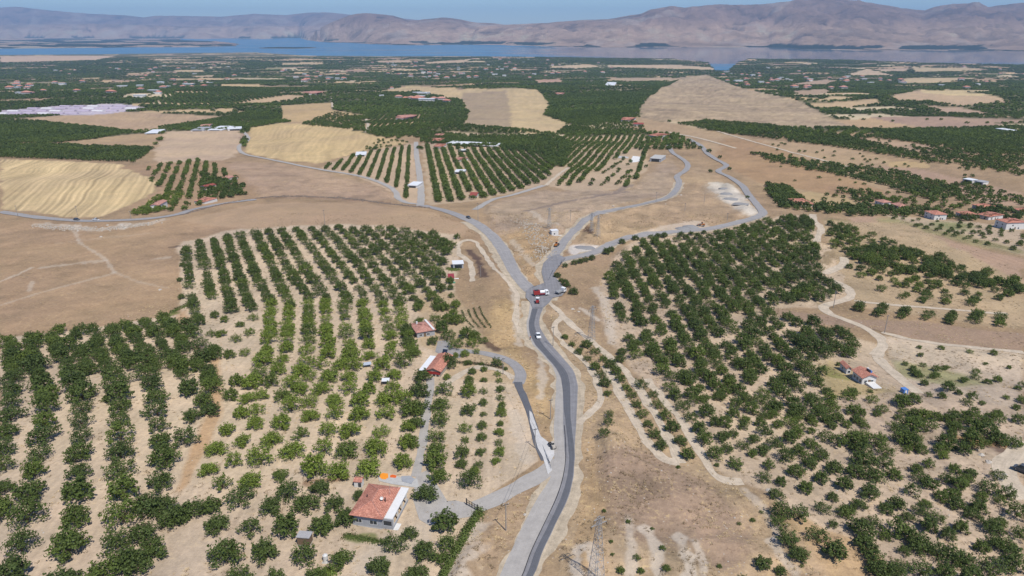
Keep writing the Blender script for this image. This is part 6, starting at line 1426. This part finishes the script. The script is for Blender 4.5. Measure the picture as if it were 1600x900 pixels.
POLES = [(790.5, 829, 7.8, 'concrete lamp pole standing between the gravel drive and the main road'), (864, 541, 8.5, 'thin pole on the bank right of the fresh asphalt'), (508, 353, 11, 'lone pole on the tan field above the middle orchard'),
         (747, 345, 12.5, 'dark pole at the road fork by the middle orchard'), (891, 346, 8, 'pole on the eroded slope left of the north road'), (1025, 316, 8, 'pole at the bend of the north road'), (1100, 318, 8, 'pole on the dry slope below the white yard'),
         (1136, 346, 6, 'short pole beside the right road'), (1070, 330, 6, 'short pole in the middle of the dry slope'), (836, 700, 6.5, 'pole beside the dark asphalt drive'), (751, 432, 6, 'pole beside the burnt patch'), (786, 585, 6.5, 'pole at the end of the old drive'),
         (1302, 481, 8, 'pole at the bend of the pale lane'), (1382, 520, 8, 'pole where the pale lane meets the fallow strip'), (28, 338, 8, 'pole on the left road near the photo edge'), (121, 336, 7, 'pole near the two parked vehicles'), (205, 343, 6, 'short pole right of the white pickup'), (860, 655, 7, 'thin pole on the dry verge left of the main road')]
ptops = []
for px, py, H, lb in POLES:
    p = at1(px, py); t = empty('utility_pole', p, .4, lb, 'pole', 'poles along the roads')
    MB().tube((0, 0, -.4), (0, 0, H), .16, .10, 8).obj('shaft', M['pole'], t)
    MB().box(-.7, .7, -.06, .06, H - .5, H - .36).obj('cross_arm', M['dark_metal'], t)
    for s in (-.6, 0, .6): MB().tube((s, 0, H - .36), (s, 0, H - .1), .06, n=6).obj('insulator', M['white_wall'], t)
    ptops.append(p + Vector((0, 0, H - .1)))
def cable(a, b, label, sag=.8):
    m = MB(); pts = [a.lerp(b, k / 12) - Vector((0, 0, sag * 4 * (k / 12) * (1 - k / 12))) for k in range(13)]
    m2 = MB()
    for q, r in zip(pts[:-1], pts[1:]): m2.tube(q - a, r - a, .025, n=4, cap=False)
    o = m2.obj('overhead_cable', M['dark_metal']); o.location = a; tag(o, label, 'cable', 'overhead cables')
cable(ptops[0], ptops[9], 'overhead cable crossing the gravel drive between two poles')
cable(ptops[9], ptops[11], 'overhead cable from the dark drive up to the old drive')
# ------------------------------------------------------------------ vehicles
def heading(px, py, qx, qy):
    a, b = at([px, qx], [py, qy]); return math.atan2(b[1] - a[1], b[0] - a[0])
ROADZ = .30
def wheel(t, x, y, r=.33, w_=.22, z=None):
    z = r if z is None else z
    wh = MB().tube((x, y - w_ / 2, z), (x, y + w_ / 2, z), r, n=14).obj('wheel', M['tyre'], t, False)
    MB().tube((x, y - w_ / 2 - .01, z), (x, y + w_ / 2 + .01, z), r * .55, n=10).obj('rim', M['galv'], wh)
def car(px, py, rz, paint, label, Lc=4.4, Wc=1.8, style='sedan'):
    """x forward"""
    p = at1(px, py); t = empty('car', p + Vector((0, 0, ROADZ + .02)), rz, label, 'car'); hL = Lc / 2; hw = Wc / 2
    body = [(-hL, .32), (-hL, .80), (-hL + .12, .92), (-hL + .6, .97), (hL - 1.15, .95), (hL - .25, .80), (hL, .66), (hL, .32), (hL - .3, .22), (-hL + .3, .22)]
    MB().prism(body, -hw, hw).obj('body', M[paint], t, False, .04)
    if style == 'sedan': cab = [(-hL + .55, .96), (-hL + 1.05, 1.42), (hL - 1.95, 1.45), (hL - 1.15, .95)]
    elif style == 'pickup': cab = [(-.35, .96), (-.2, 1.45), (hL - 1.95, 1.48), (hL - 1.2, .95)]
    else: cab = [(-hL + .08, .96), (-hL + .22, 1.85), (hL - 1.5, 1.88), (hL - .75, .95)]
    n = len(cab); top = [(x, z) for x, z in cab]
    v = [(x, -hw * (.96 if z < 1 else .80), z) for x, z in top] + [(x, hw * (.96 if z < 1 else .80), z) for x, z in top]
    MB().add(v, [(0, 1, 2, 3), (7, 6, 5, 4), (0, 4, 5, 1), (2, 6, 7, 3), (3, 7, 4, 0), (1, 5, 6, 2)]).obj('glass_house', M['glass'], t)
    x1, x2 = cab[1][0], cab[2][0]; zt = cab[2][1]
    MB().box(x1 - .03, x2 + .03, -hw * .81, hw * .81, zt - .05, zt + .05, .05, .05).obj('roof_panel', M[paint], t)
    for sx in (-1, 1):
        for xx in (cab[0][0] + (.35 if style != 'van' else 1.0), (x1 + x2) / 2): MB().add([(xx - .06, sx * hw * .965, .96), (xx + .06, sx * hw * .965, .96), (xx + .04, sx * hw * .81, zt), (xx - .04, sx * hw * .81, zt)], [(0, 1, 2, 3)]).obj('door_pillar', M[paint], t)
        for x in (-hL + .8, hL - .85): wheel(t, x, sx * (hw - .1))
        MB().box(hL - .12, hL + .02, sx * (hw - .35) - .17, sx * (hw - .35) + .17, .62, .76).obj('headlight', M['lamp'], t)
        MB().box(-hL - .02, -hL + .1, sx * (hw - .25) - .14, sx * (hw - .25) + .14, .68, .86).obj('tail_light', M['tail'], t)
        MB().box(hL - 1.75, hL - 1.6, sx * (hw + .08) - .08, sx * (hw + .08) + .08, .95, 1.08).obj('mirror', M[paint], t)
    if style == 'pickup': MB().box(-hL + .1, -.5, -hw + .1, hw - .1, .975, 1.0).obj('load_bed', M['dark_metal'], t)
    return t
car(841, 527.5, heading(836, 512, 845, 538), 'car_white', 'white car driving on the fresh asphalt bend')
car(120, 344.5, heading(110, 344, 140, 346), 'car_grey', 'dark grey car on the left road, left of the white pickup', 4.8)
car(150, 344.8, heading(140, 346, 110, 344), 'car_white', 'white pickup on the left road, right of the dark car', 5.0, 1.85, 'pickup')
car(732, 341.5, heading(720, 338, 745, 348), 'car_grey', 'dark car waiting at the road fork near the dark pole', 4.2)
car(1598, 738, 2.2, 'car_grey', 'dark blue car cut by the right edge of the photo', 4.6, 1.9, 'van')
def truck(px, py, rz, label, kind, cab='car_white', name='truck'):
    p = at1(px, py); t = empty(name, p + Vector((0, 0, ROADZ + .03)), rz, label, 'truck'); t.scale = (.9, .9, .9); Lt = 8.2 if kind != 'box' else 6.4; h = Lt / 2
    MB().box(-h, h - .2, -.45, .45, .75, 1.0).obj('chassis', M['dark_metal'], t)
    cabm = [(h - 2.0, .6), (h - 2.0, 2.75), (h - .45, 2.8), (h - .08, 1.9), (h, 1.7), (h, .6)]
    MB().prism(cabm, -1.2, 1.2).obj('cab', M[cab], t, False, .05)
    MB().add([(h - .40, -1.05, 2.65), (h - .03, -1.1, 1.9), (h - .03, 1.1, 1.9), (h - .40, 1.05, 2.65), (h - .34, -1.05, 2.67), (h + .04, -1.1, 1.9), (h + .04, 1.1, 1.9), (h - .34, 1.05, 2.67)], [(4, 5, 6, 7), (0, 3, 2, 1), (0, 1, 5, 4), (3, 7, 6, 2), (1, 2, 6, 5), (0, 4, 7, 3)]).obj('windscreen', M['glass'], t)
    for s in (-1, 1):
        MB().box(h - 1.6, h - .55, s * 1.21 - .01, s * 1.21 + .01, 1.8, 2.5).obj('side_window', M['glass'], t)
        for x in (h - 1.0, -h + .9, -h + 2.1): wheel(t, x, s * 1.05, .5, .35)
        MB().box(h - .03, h + .03, s * .9 - .18, s * .9 + .18, .8, 1.05).obj('headlight', M['lamp'], t)
    if kind == 'tank':
        MB().tube((-h + 3.4, 0, 2.05), (h - 2.3, 0, 2.05), 1.0, n=16).obj('tank', M['car_white'], t)
        MB().box(-h + .9, h - 2.3, -1.2, -1.0, 1.0, 1.45).box(-h + .9, h - 2.3, 1.0, 1.2, 1.0, 1.45).obj('side_skirt', M['red_paint'], t)
        MB().box(-h, -h + 3.2, -1.22, 1.22, 1.0, 2.95).obj('rear_box', M['red_paint'], t)
        MB().box(-h + .5, -h + 2.6, -.7, .7, 2.96, 3.2).obj('hatch', M['dark_metal'], t)
        MB().box(-h + 3.5, h - 2.5, -.25, .25, 3.02, 3.1).obj('catwalk', M['dark_metal'], t)
    elif kind == 'dump':
        m = MB(); x0, x1 = -h - .2, h - 2.2
        m.box(x0, x1, -1.25, 1.25, 1.05, 1.2).box(x0, x1, -1.25, -1.15, 1.2, 2.5).box(x0, x1, 1.15, 1.25, 1.2, 2.5).box(x1 - .1, x1, -1.15, 1.15, 1.2, 2.7).box(x0, x0 + .1, -1.15, 1.15, 1.2, 2.3); m.obj('tipper_body', M['red_paint'], t)
        for s in (-1, 1):
            for k in range(5): MB().box(x0 + .4 + k * 1.2, x0 + .55 + k * 1.2, s * 1.3 - .05, s * 1.3 + .05, 1.1, 2.5).obj('rib', M['red_paint'], t)
        MB().box(x0 + .15, x1 - .15, -1.1, 1.1, 1.9, 2.1).obj('load', M['gravel_heap'], t)
    else:
        m = MB(); x0, x1 = -h, h - 2.15
        m.box(x0, x1, -1.15, 1.15, 1.05, 1.15).box(x0, x1, -1.15, -1.08, 1.15, 1.75).box(x0, x1, 1.08, 1.15, 1.15, 1.75).box(x0, x0 + .07, -1.08, 1.08, 1.15, 1.75); m.obj('flat_bed', M['galv'], t)
    return t
truck(845.5, 462.5, heading(834, 463.4, 858, 461.8), 'truck with white cab, white tank and red rear box across the junction', 'tank')
truck(876, 459, heading(868, 462, 884, 457), 'white flatbed truck parked on the right of the junction', 'box')
def roller(px, py, rz, label):
    p = at1(px, py); t = empty('road_roller', p + Vector((0, 0, ROADZ)), rz, label, 'road roller')
    MB().box(-1.6, .2, -.7, .7, .6, 1.45, .1, .05).obj('engine_cover', M['red_paint'], t); MB().box(.2, 1.3, -.35, .35, .6, .95).obj('frame', M['red_paint'], t)
    MB().tube((1.3, -.8, .6), (1.3, .8, .6), .6, n=18).obj('drum', M['galv'], t)
    for s in (-1, 1): wheel(t, -1.1, s * .75, .6, .4)
    for x in (-.7, .5):
        for s in (-.6, .6): MB().box(x - .04, x + .04, s - .04, s + .04, 1.0 if x > 0 else 1.4, 2.5).obj('post', M['dark_metal'], t)
    MB().box(-.95, .75, -.8, .8, 2.5, 2.6).obj('canopy', M['car_white'], t)
    MB().box(-.45, -.05, -.3, .3, 1.45, 1.8).obj('seat', M['dark_metal'], t); MB().tube((.3, 0, .95), (.15, 0, 1.75), .04).obj('steering_column', M['dark_metal'], t)
roller(840, 474, heading(840, 476, 843, 466), 'red road roller with white canopy at the start of fresh asphalt')
def loader(px, py, rz, label, paint='orange_paint', sc=.85):
    p = at1(px, py); t = empty('wheel_loader', p + Vector((0, 0, ROADZ)), rz, label, 'wheel loader'); t.scale = (sc,) * 3
    MB().box(-2.6, -.2, -.9, .9, .8, 1.9, .15, .1).obj('engine_cover', M[paint], t); MB().box(-.2, 1.7, -.55, .55, .8, 1.3).obj('front_frame', M[paint], t)
    MB().box(-.9, .4, -.65, .65, 1.9, 3.1, .1, .08).obj('cab', M['glass'], t); MB().box(-.95, .45, -.7, .7, 3.1, 3.2).obj('cab_roof', M[paint], t)
    for s in (-1, 1):
        for x in (-1.7, 1.3): wheel(t, x, s * 1.0, .72, .5)
        MB().tube((1.0, s * .5, 1.4), (2.7, s * .5, .7), .12).obj('lift_arm', M[paint], t)
    MB().prism([(2.6, .2), (2.7, 1.3), (2.85, 1.3), (2.8, .35), (3.7, .25), (3.7, .15)], -1.25, 1.25).obj('bucket', M['dark_metal'], t)
loader(869.5, 385, 1.2, 'dark orange wheel loader beside the north road bend')
loader(1096, 353.5, 2.8, 'orange wheel loader on the pale spoil beside the right road')
loader(863, 700, 1.9, 'small dusty loader standing in the white lime spill', 'rock', .55)
# road worker
def person(px, py, rz, label):
    p = at1(px, py); t = empty('person', p + Vector((0, 0, .06)), rz, label, 'person')
    J = [(0, 0, .95), (0, 0, 1.18), (0, 0, 1.42), (0, .01, 1.53), (0, .03, 1.66), (0, .02, 1.76), (-.19, 0, 1.40), (-.26, .04, 1.14), (-.22, .20, .98), (.19, 0, 1.40), (.25, -.03, 1.14), (.24, .05, .92), (-.10, 0, .90), (-.11, .06, .50), (-.12, -.02, .08), (-.12, .12, .03), (.10, 0, .90), (.12, .02, .50), (.13, -.08, .08), (.13, .06, .03)]
    E = [(0, 1), (1, 2), (2, 3), (3, 4), (4, 5), (2, 6), (6, 7), (7, 8), (2, 9), (9, 10), (10, 11), (0, 12), (12, 13), (13, 14), (14, 15), (0, 16), (16, 17), (17, 18), (18, 19)]
    Rr = [.13, .13, .14, .055, .10, .07, .06, .045, .035, .06, .045, .035, .09, .065, .045, .04, .09, .065, .045, .04]
    def sk(name, js, es, rr, mat, par):
        me = bpy.data.meshes.new(name); me.from_pydata([J[j] for j in js], [(js.index(a), js.index(b)) for a, b in es], []); me.materials.append(mat)
        o = bpy.data.objects.new(name, me); COL.objects.link(o); o.parent = par; m = o.modifiers.new('skin', 'SKIN')
        for v, r in zip(me.skin_vertices[0].data, rr): v.radius = (r, r)
        me.skin_vertices[0].data[0].use_root = True; s = o.modifiers.new('sub', 'SUBSURF'); s.levels = s.render_levels = 1; m.use_smooth_shade = True; return o
    sk('body', list(range(20)), E, Rr, M['skin'], t)
    sk('vest', [0, 1, 2, 6, 9], [(0, 1), (1, 2), (2, 6), (2, 9)], [.15, .15, .16, .08, .08], M['hivis'], t)
    sk('trousers', [0, 12, 13, 14, 16, 17, 18], [(0, 12), (12, 13), (13, 14), (0, 16), (16, 17), (17, 18)], [.15, .105, .08, .06, .105, .08, .06], M['denim'], t)
    MB().box(-.10, .10, -.10, .08, 1.70, 1.80, .03, .03).obj('hair', M['hair'], t, True)
person(828.5, 531, .4, 'road worker in dark trousers standing on the shoulder left of the white car')
# ------------------------------------------------------------------ rocks
RK = [(62, 352, 1.2), (108, 353, 1.6), (114, 356, 2.2), (122, 361, 1.6), (160, 356, 1.5), (168, 352, 1.8), (190, 352, 2.0), (196, 356, 2.2), (203, 350, 1.4), (215, 352, 1.4), (232, 349, 1.6), (245, 345, 1.5), (158, 370, 1.8), (198, 424 - 0, .01), (1201, 766, 1.3), (1209, 843, 1.2), (895, 483, 1.6), (904, 487, 1.2), (820, 804, .8), (640, 299, .01), (250, 453, 1.6), (1533, 711, 1.6), (1545, 722, 1.5), (1562, 748, 1.6), (1570, 742, 1.2), (1040, 319, 1.4), (1064, 305, 2.2), (958, 322, 1.6), (855, 388, 1.4), (838, 350, 1.4)]
rmesh = []
for s in range(4):
    bm = bmesh.new(); bmesh.ops.create_icosphere(bm, subdivisions=2, radius=1); rs = np.random.RandomState(s)
    for v in bm.verts: v.co *= 1 + .22 * rs.randn() * .6; v.co.z *= .6
    me = bpy.data.meshes.new('rock'); bm.to_mesh(me); bm.free(); me.materials.append(M['rock']); rmesh.append(me)
for i, (px, py, r) in enumerate([q for q in RK if q[2] > .1]):
    o = bpy.data.objects.new('rock', rmesh[i % 4]); COL.objects.link(o); o.location = at1(px, py); o.scale = (r * .6, r * .5, r * .5); o.rotation_euler = (0, 0, i)
    near = 'on the rubble edge below the left road' if px < 260 else ('on the dry slope right of the road' if 1190 < px < 1215 else ('in the yard at the right edge' if px > 1500 else 'on the eroded ground near the junction roads'))
    tag(o, f'pale rock {near}, {ordw(i + 1)} from the left', 'rock', 'pale rocks lying on bare ground')
def wall_ruin(name, pts, n, wd, r, label, cat, seed):
    P = smooth_px(pts); W, s_ = resample(at(P[:, 0], P[:, 1]), .5); rs = np.random.RandomState(seed); V = []; F_ = []; o0 = W[0]; z0 = float(hgt(*o0))
    for k in range(n):
        i = rs.randint(0, len(W)); q = W[i] + rs.randn(2) * wd; h_ = float(hgt(*q)) - z0; e = r * rs.uniform(.5, 1.5, 3); b = len(V); c = np.array([q[0] - o0[0], q[1] - o0[1], h_ + e[2] * .3])
        R_ = rs.rand() * 3.14; cs, sn = math.cos(R_), math.sin(R_)
        for dx, dy, dz in ((-1, -1, -1), (1, -1, -1), (1, 1, -1), (-1, 1, -1), (-.7, -.6, .8), (.6, -.7, .9), (.7, .6, .7), (-.6, .7, .9)):
            X_, Y_ = dx * e[0], dy * e[1]; V.append(c + np.array([X_ * cs - Y_ * sn, X_ * sn + Y_ * cs, dz * e[2] * .7]))
        F_ += [tuple(b + j for j in q_) for q_ in ((4, 5, 6, 7), (0, 1, 5, 4), (1, 2, 6, 5), (2, 3, 7, 6), (3, 0, 4, 7))]
    o = mesh_obj(name, V, F_, simple(name + '_stone', (.2, .16, .13) if 'wall' in name else (.40, .35, .29), .9, .1, .35, .6)); o.location = (o0[0], o0[1], z0); o['kind'] = 'stuff'; return tag(o, label, cat)
wall_ruin('ruined_stone_wall', [(400, 310), (440, 307), (500, 308), (560, 312), (600, 318), (640, 322), (670, 325)], 900, .9, .45, 'ruined dry stone wall running across the tan field to the road fork', 'stone wall', 3)
wall_ruin('garden_stone_wall', [(285, 336), (310, 329), (345, 320), (380, 313), (400, 311)], 420, .5, .42, 'low stone wall between the left road and the garden trees', 'stone wall', 4)
wall_ruin('rubble_bank', [(60, 353), (110, 357), (160, 358), (200, 355), (240, 349)], 320, 2.6, .5, 'pale rubble tipped along the bank of the left road', 'rubble', 5)
wall_ruin('quarry_rubble', [(820, 345), (840, 370), (850, 395), (835, 405)], 300, 4.0, .45, 'rubble strewn on the cut bank between the roads', 'rubble', 6)
# ------------------------------------------------------------------ lilac covered greenhouses at the left
gp = [(x, y) for y, xs in ((178, range(12, 130, 22)), (174, range(30, 200, 22)), (170, range(60, 226, 22)), (166.5, range(110, 200, 22))) for x in xs]
mg = {}
lil = simple('lilac_cover', (.42, .36, .44), .6, .3, .15, .05); whi = simple('white_cover', (.6, .58, .6), .6, .3, .12, .05)
for i, (x, y) in enumerate(gp):
    p = at1(x, y); t = empty('greenhouse', p, -.12, None, 'greenhouse', 'covered greenhouses at the left edge of the plain')
    t['label'] = f'long low {"white" if i % 3 == 0 else "lilac"} covered greenhouse, {ordw(i + 1)} of the block counted from its near left corner'
    prof = [(math.cos(a) * 4.5, math.sin(a) * 3.0) for a in np.linspace(0, math.pi, 8)]; m = MB(); m.prism([(x_, z_) for x_, z_ in prof], 0, 26)
    o = m.obj('cover', whi if i % 3 == 0 else lil, t); o.rotation_euler = (0, 0, math.pi / 2); MB().box(-26.1, -26.02, -1.5, 1.5, 0, 2.2).obj('door', M['frame'], t)
# ------------------------------------------------------------------ far houses on the plain
hw = MB().box(-.5, .5, -.5, .5, -.6, 1).v; hf = MB().box(-.5, .5, -.5, .5, -.6, 1).f
def mshare(mb, mat):
    o = mb.obj('x', M[mat]); me = o.data; bpy.data.objects.remove(o); return me
wallm = [mshare(MB().box(-7, 7, -5, 5, -1, 5), w_) for w_ in ('white_wall', 'concrete')]
rf = roof_mb('hip', 14, 10, 5, 2.4, .8, 'x'); rf.v = [(x - 7, y - 5, z) for x, y, z in rf.v]
def rm_(mat):
    o = mesh_obj('x', rf.v, rf.f, M[mat]); set_uv(o); me = o.data; bpy.data.objects.remove(o); return me
roofm = [rm_('tile'), rm_('tile_pink'), mshare(MB().box(-7.5, 7.5, -5.5, 5.5, 5, 5.4), 'white_sheet'), mshare(MB().box(-13, 13, -5.5, 5.5, 5, 5.4), 'white_sheet')]
cl = [(70, 140), (130, 112), (90, 128), (250, 120), (290, 133), (330, 130), (215, 145), (20, 138), (260, 108), (350, 105), (480, 125), (500, 122), (520, 118), (590, 98), (640, 103), (660, 117), (680, 112), (700, 120), (640, 125), (760, 100), (790, 108), (835, 100), (820, 115), (930, 110), (870, 105), (1180, 118), (1200, 125), (1240, 128), (1290, 125), (1320, 122), (1160, 132), (1270, 140), (1480, 130), (1560, 110), (1330, 145), (1390, 128), (1180, 112), (450, 115), (560, 112), (720, 118), (690, 152), (660, 155), (735, 158), (640, 152)]
VX = []
ci = RS.randint(0, len(cl), 800); vpx = np.array([cl[c][0] for c in ci]) + RS.randn(800) * 34
vpy = np.maximum(np.where(vpx < 1100, 92, 103), np.array([cl[c][1] for c in ci]) + RS.randn(800) * 4.5); VQ = at(vpx, vpy)
prv, _, _ = project(VQ[:, 0], VQ[:, 1], -100.0)
okv = (vpx > 0) & (vpx < 1600) & (VQ[:, 1] > 1050) & (VQ[:, 1] < shore_y(prv) - 80)
for L in LAND: okv &= ~inpoly(VQ[:, 0], VQ[:, 1], L['W'])
VX = [(vpx[i], vpy[i], VQ[i]) for i in np.nonzero(okv)[0]]
VN = {}; VX = sorted(VX[:230], key=lambda v: v[0])
for i, (px, py, q) in enumerate(VX):
    k = RS.randint(10); rfk = 0 if k < 4 else (1 if k < 7 else (2 if k < 9 else 3)); red = rfk < 2
    rr = RS.uniform(.85, 1.6) * (1 + .12 * (q[1] - 1000) / 2500)
    col_ = int(px // 80); rw_ = int(min(3, max(0, (py - 92) // 16))); side = ['far left edge', 'left edge', 'left lilac block', 'left side', 'left dirt bend', 'left inner part', 'hill left foot', 'hill foot', 'large stubble field', 'centre left', 'centre', 'centre right', 'dry ridge left side', 'dry ridge top', 'inlet mouth', 'inlet village', 'right village', 'right inner part', 'right side', 'right edge'][min(19, col_)]; dpt = ['shore band', 'second band from shore', 'third band from shore', 'nearest band'][rw_]
    o = empty('distant_house', (q[0], q[1], float(hgt(*q)) + .3), RS.rand() * .8 - .4, None, 'house', 'distant houses on the orchard plain'); o.scale = (rr, rr, rr)
    ty_ = ["red roofed", "pink roofed", "white flat roofed", "long white roofed"][rfk]; key_ = (ty_, side, dpt); VN[key_] = VN.get(key_, 0) + 1
    o['label'] = f'tiny {ty_} building, {ordw(VN[key_])} in {side} plain, {dpt}'
    a = bpy.data.objects.new('wall', wallm[RS.randint(2)]); COL.objects.link(a); a.parent = o
    if rfk == 3: a.scale = (1.7, 1, 1)
    b = bpy.data.objects.new('roof', roofm[rfk]); COL.objects.link(b); b.parent = o
# ------------------------------------------------------------------ dry grass tufts and stones on the verges
def tuft_mesh(seed, mat, n=26, s=.5):
    rs = np.random.RandomState(seed); V = []; F_ = []
    for k in range(n):
        a = rs.rand() * 6.28; r = rs.rand() * .4; x, y = math.cos(a) * r, math.sin(a) * r; l_ = s * rs.uniform(.5, 1); dx, dy = math.cos(a) * l_ * .7 + rs.randn() * .1, math.sin(a) * l_ * .7 + rs.randn() * .1; wv_ = .10
        b = len(V); V += [(x - dy * wv_ * 2, y + dx * wv_ * 2, 0), (x + dy * wv_ * 2, y - dx * wv_ * 2, 0), (x + dx, y + dy, l_ * .75)]; F_.append((b, b + 1, b + 2))
    me = bpy.data.meshes.new('tuft'); me.from_pydata(V, [], F_); me.materials.append(mat); return me
MTUFT = leaf_mat('dry_grass', (.24, .18, .11), (.56, .44, .26))
TS = [src(tuft_mesh(i, MTUFT), 'tuft_source') for i in range(3)]
n = 130000; gx_ = RS.uniform(-170, 330, n); gy_ = RS.uniform(108, 470, n)
dens = np.zeros(n)
for L in LAND: dens = np.where(inpoly(gx_, gy_, L['W']), L['g'], dens)
cl_ = fbm(gx_ / 7, gy_ / 7, 3, 333)
kk = (RS.rand(n) < dens * 1.0 * sstep(.40, .62, cl_) + dens * .10)
for C_, hw_ in ROADS:
    x0, x1, y0, y1 = C_[:, 0].min() - hw_, C_[:, 0].max() + hw_, C_[:, 1].min() - hw_, C_[:, 1].max() + hw_
    ix = np.nonzero(kk & (gx_ > x0) & (gx_ < x1) & (gy_ > y0) & (gy_ < y1))[0]
    if len(ix): d = np.hypot(gx_[ix][:, None] - C_[None, :, 0], gy_[ix][:, None] - C_[None, :, 1]).min(1); kk[ix[d < hw_ - .5]] = False
gx_, gy_ = gx_[kk], gy_[kk]; tn = np.clip(sstep(.42, .62, fbm(gx_ / 12, gy_ / 12, 3, 343)) * .9 + RS.uniform(-.15, .2, len(gx_)), 0, 1)
scatter('dry_grass', gx_, gy_, RS.uniform(.45, 1.1, len(gx_)), tn, TS, 'straw coloured tufts of dry grass on the slopes and verges', 'grass')
n = 16000; sx_ = RS.uniform(-170, 330, n); sy2 = RS.uniform(108, 430, n); dens = np.zeros(n)
for L in LAND: dens = np.where(inpoly(sx_, sy2, L['W']), L['g'], dens)
kk = RS.rand(n) < (dens * .6 * sstep(.45, .65, fbm(sx_ / 11, sy2 / 11, 3, 353)) + .02); sx_, sy2 = sx_[kk], sy2[kk]
scatter('stones', sx_, sy2, RS.uniform(.08, .26, len(sx_)) * RS.uniform(.6, 1.3, len(sx_)), sx_ * 0, [src(m, 'stone_source') for m in rmesh[:3]], 'small pale stones strewn over bare ground', 'stones')
#@@END@@
# ------------------------------------------------------------------ haze
zb = MB().box(-30000, 30000, -2500, 31000, -172, 900)
mh = bpy.data.materials.new('haze'); mh.use_nodes = True; nh = mh.node_tree; nh.nodes.remove(nh.nodes['Principled BSDF'])
pv = nh.nodes.new('ShaderNodeVolumePrincipled'); pv.inputs['Density'].default_value = 4.4e-5; pv.inputs['Color'].default_value = (.42, .66, 1.0, 1)
pv.inputs['Anisotropy'].default_value = 0.0
nh.links.new(pv.outputs[0], nh.nodes['Material Output'].inputs['Volume'])
hz = zb.obj('haze', mh, kind='stuff')
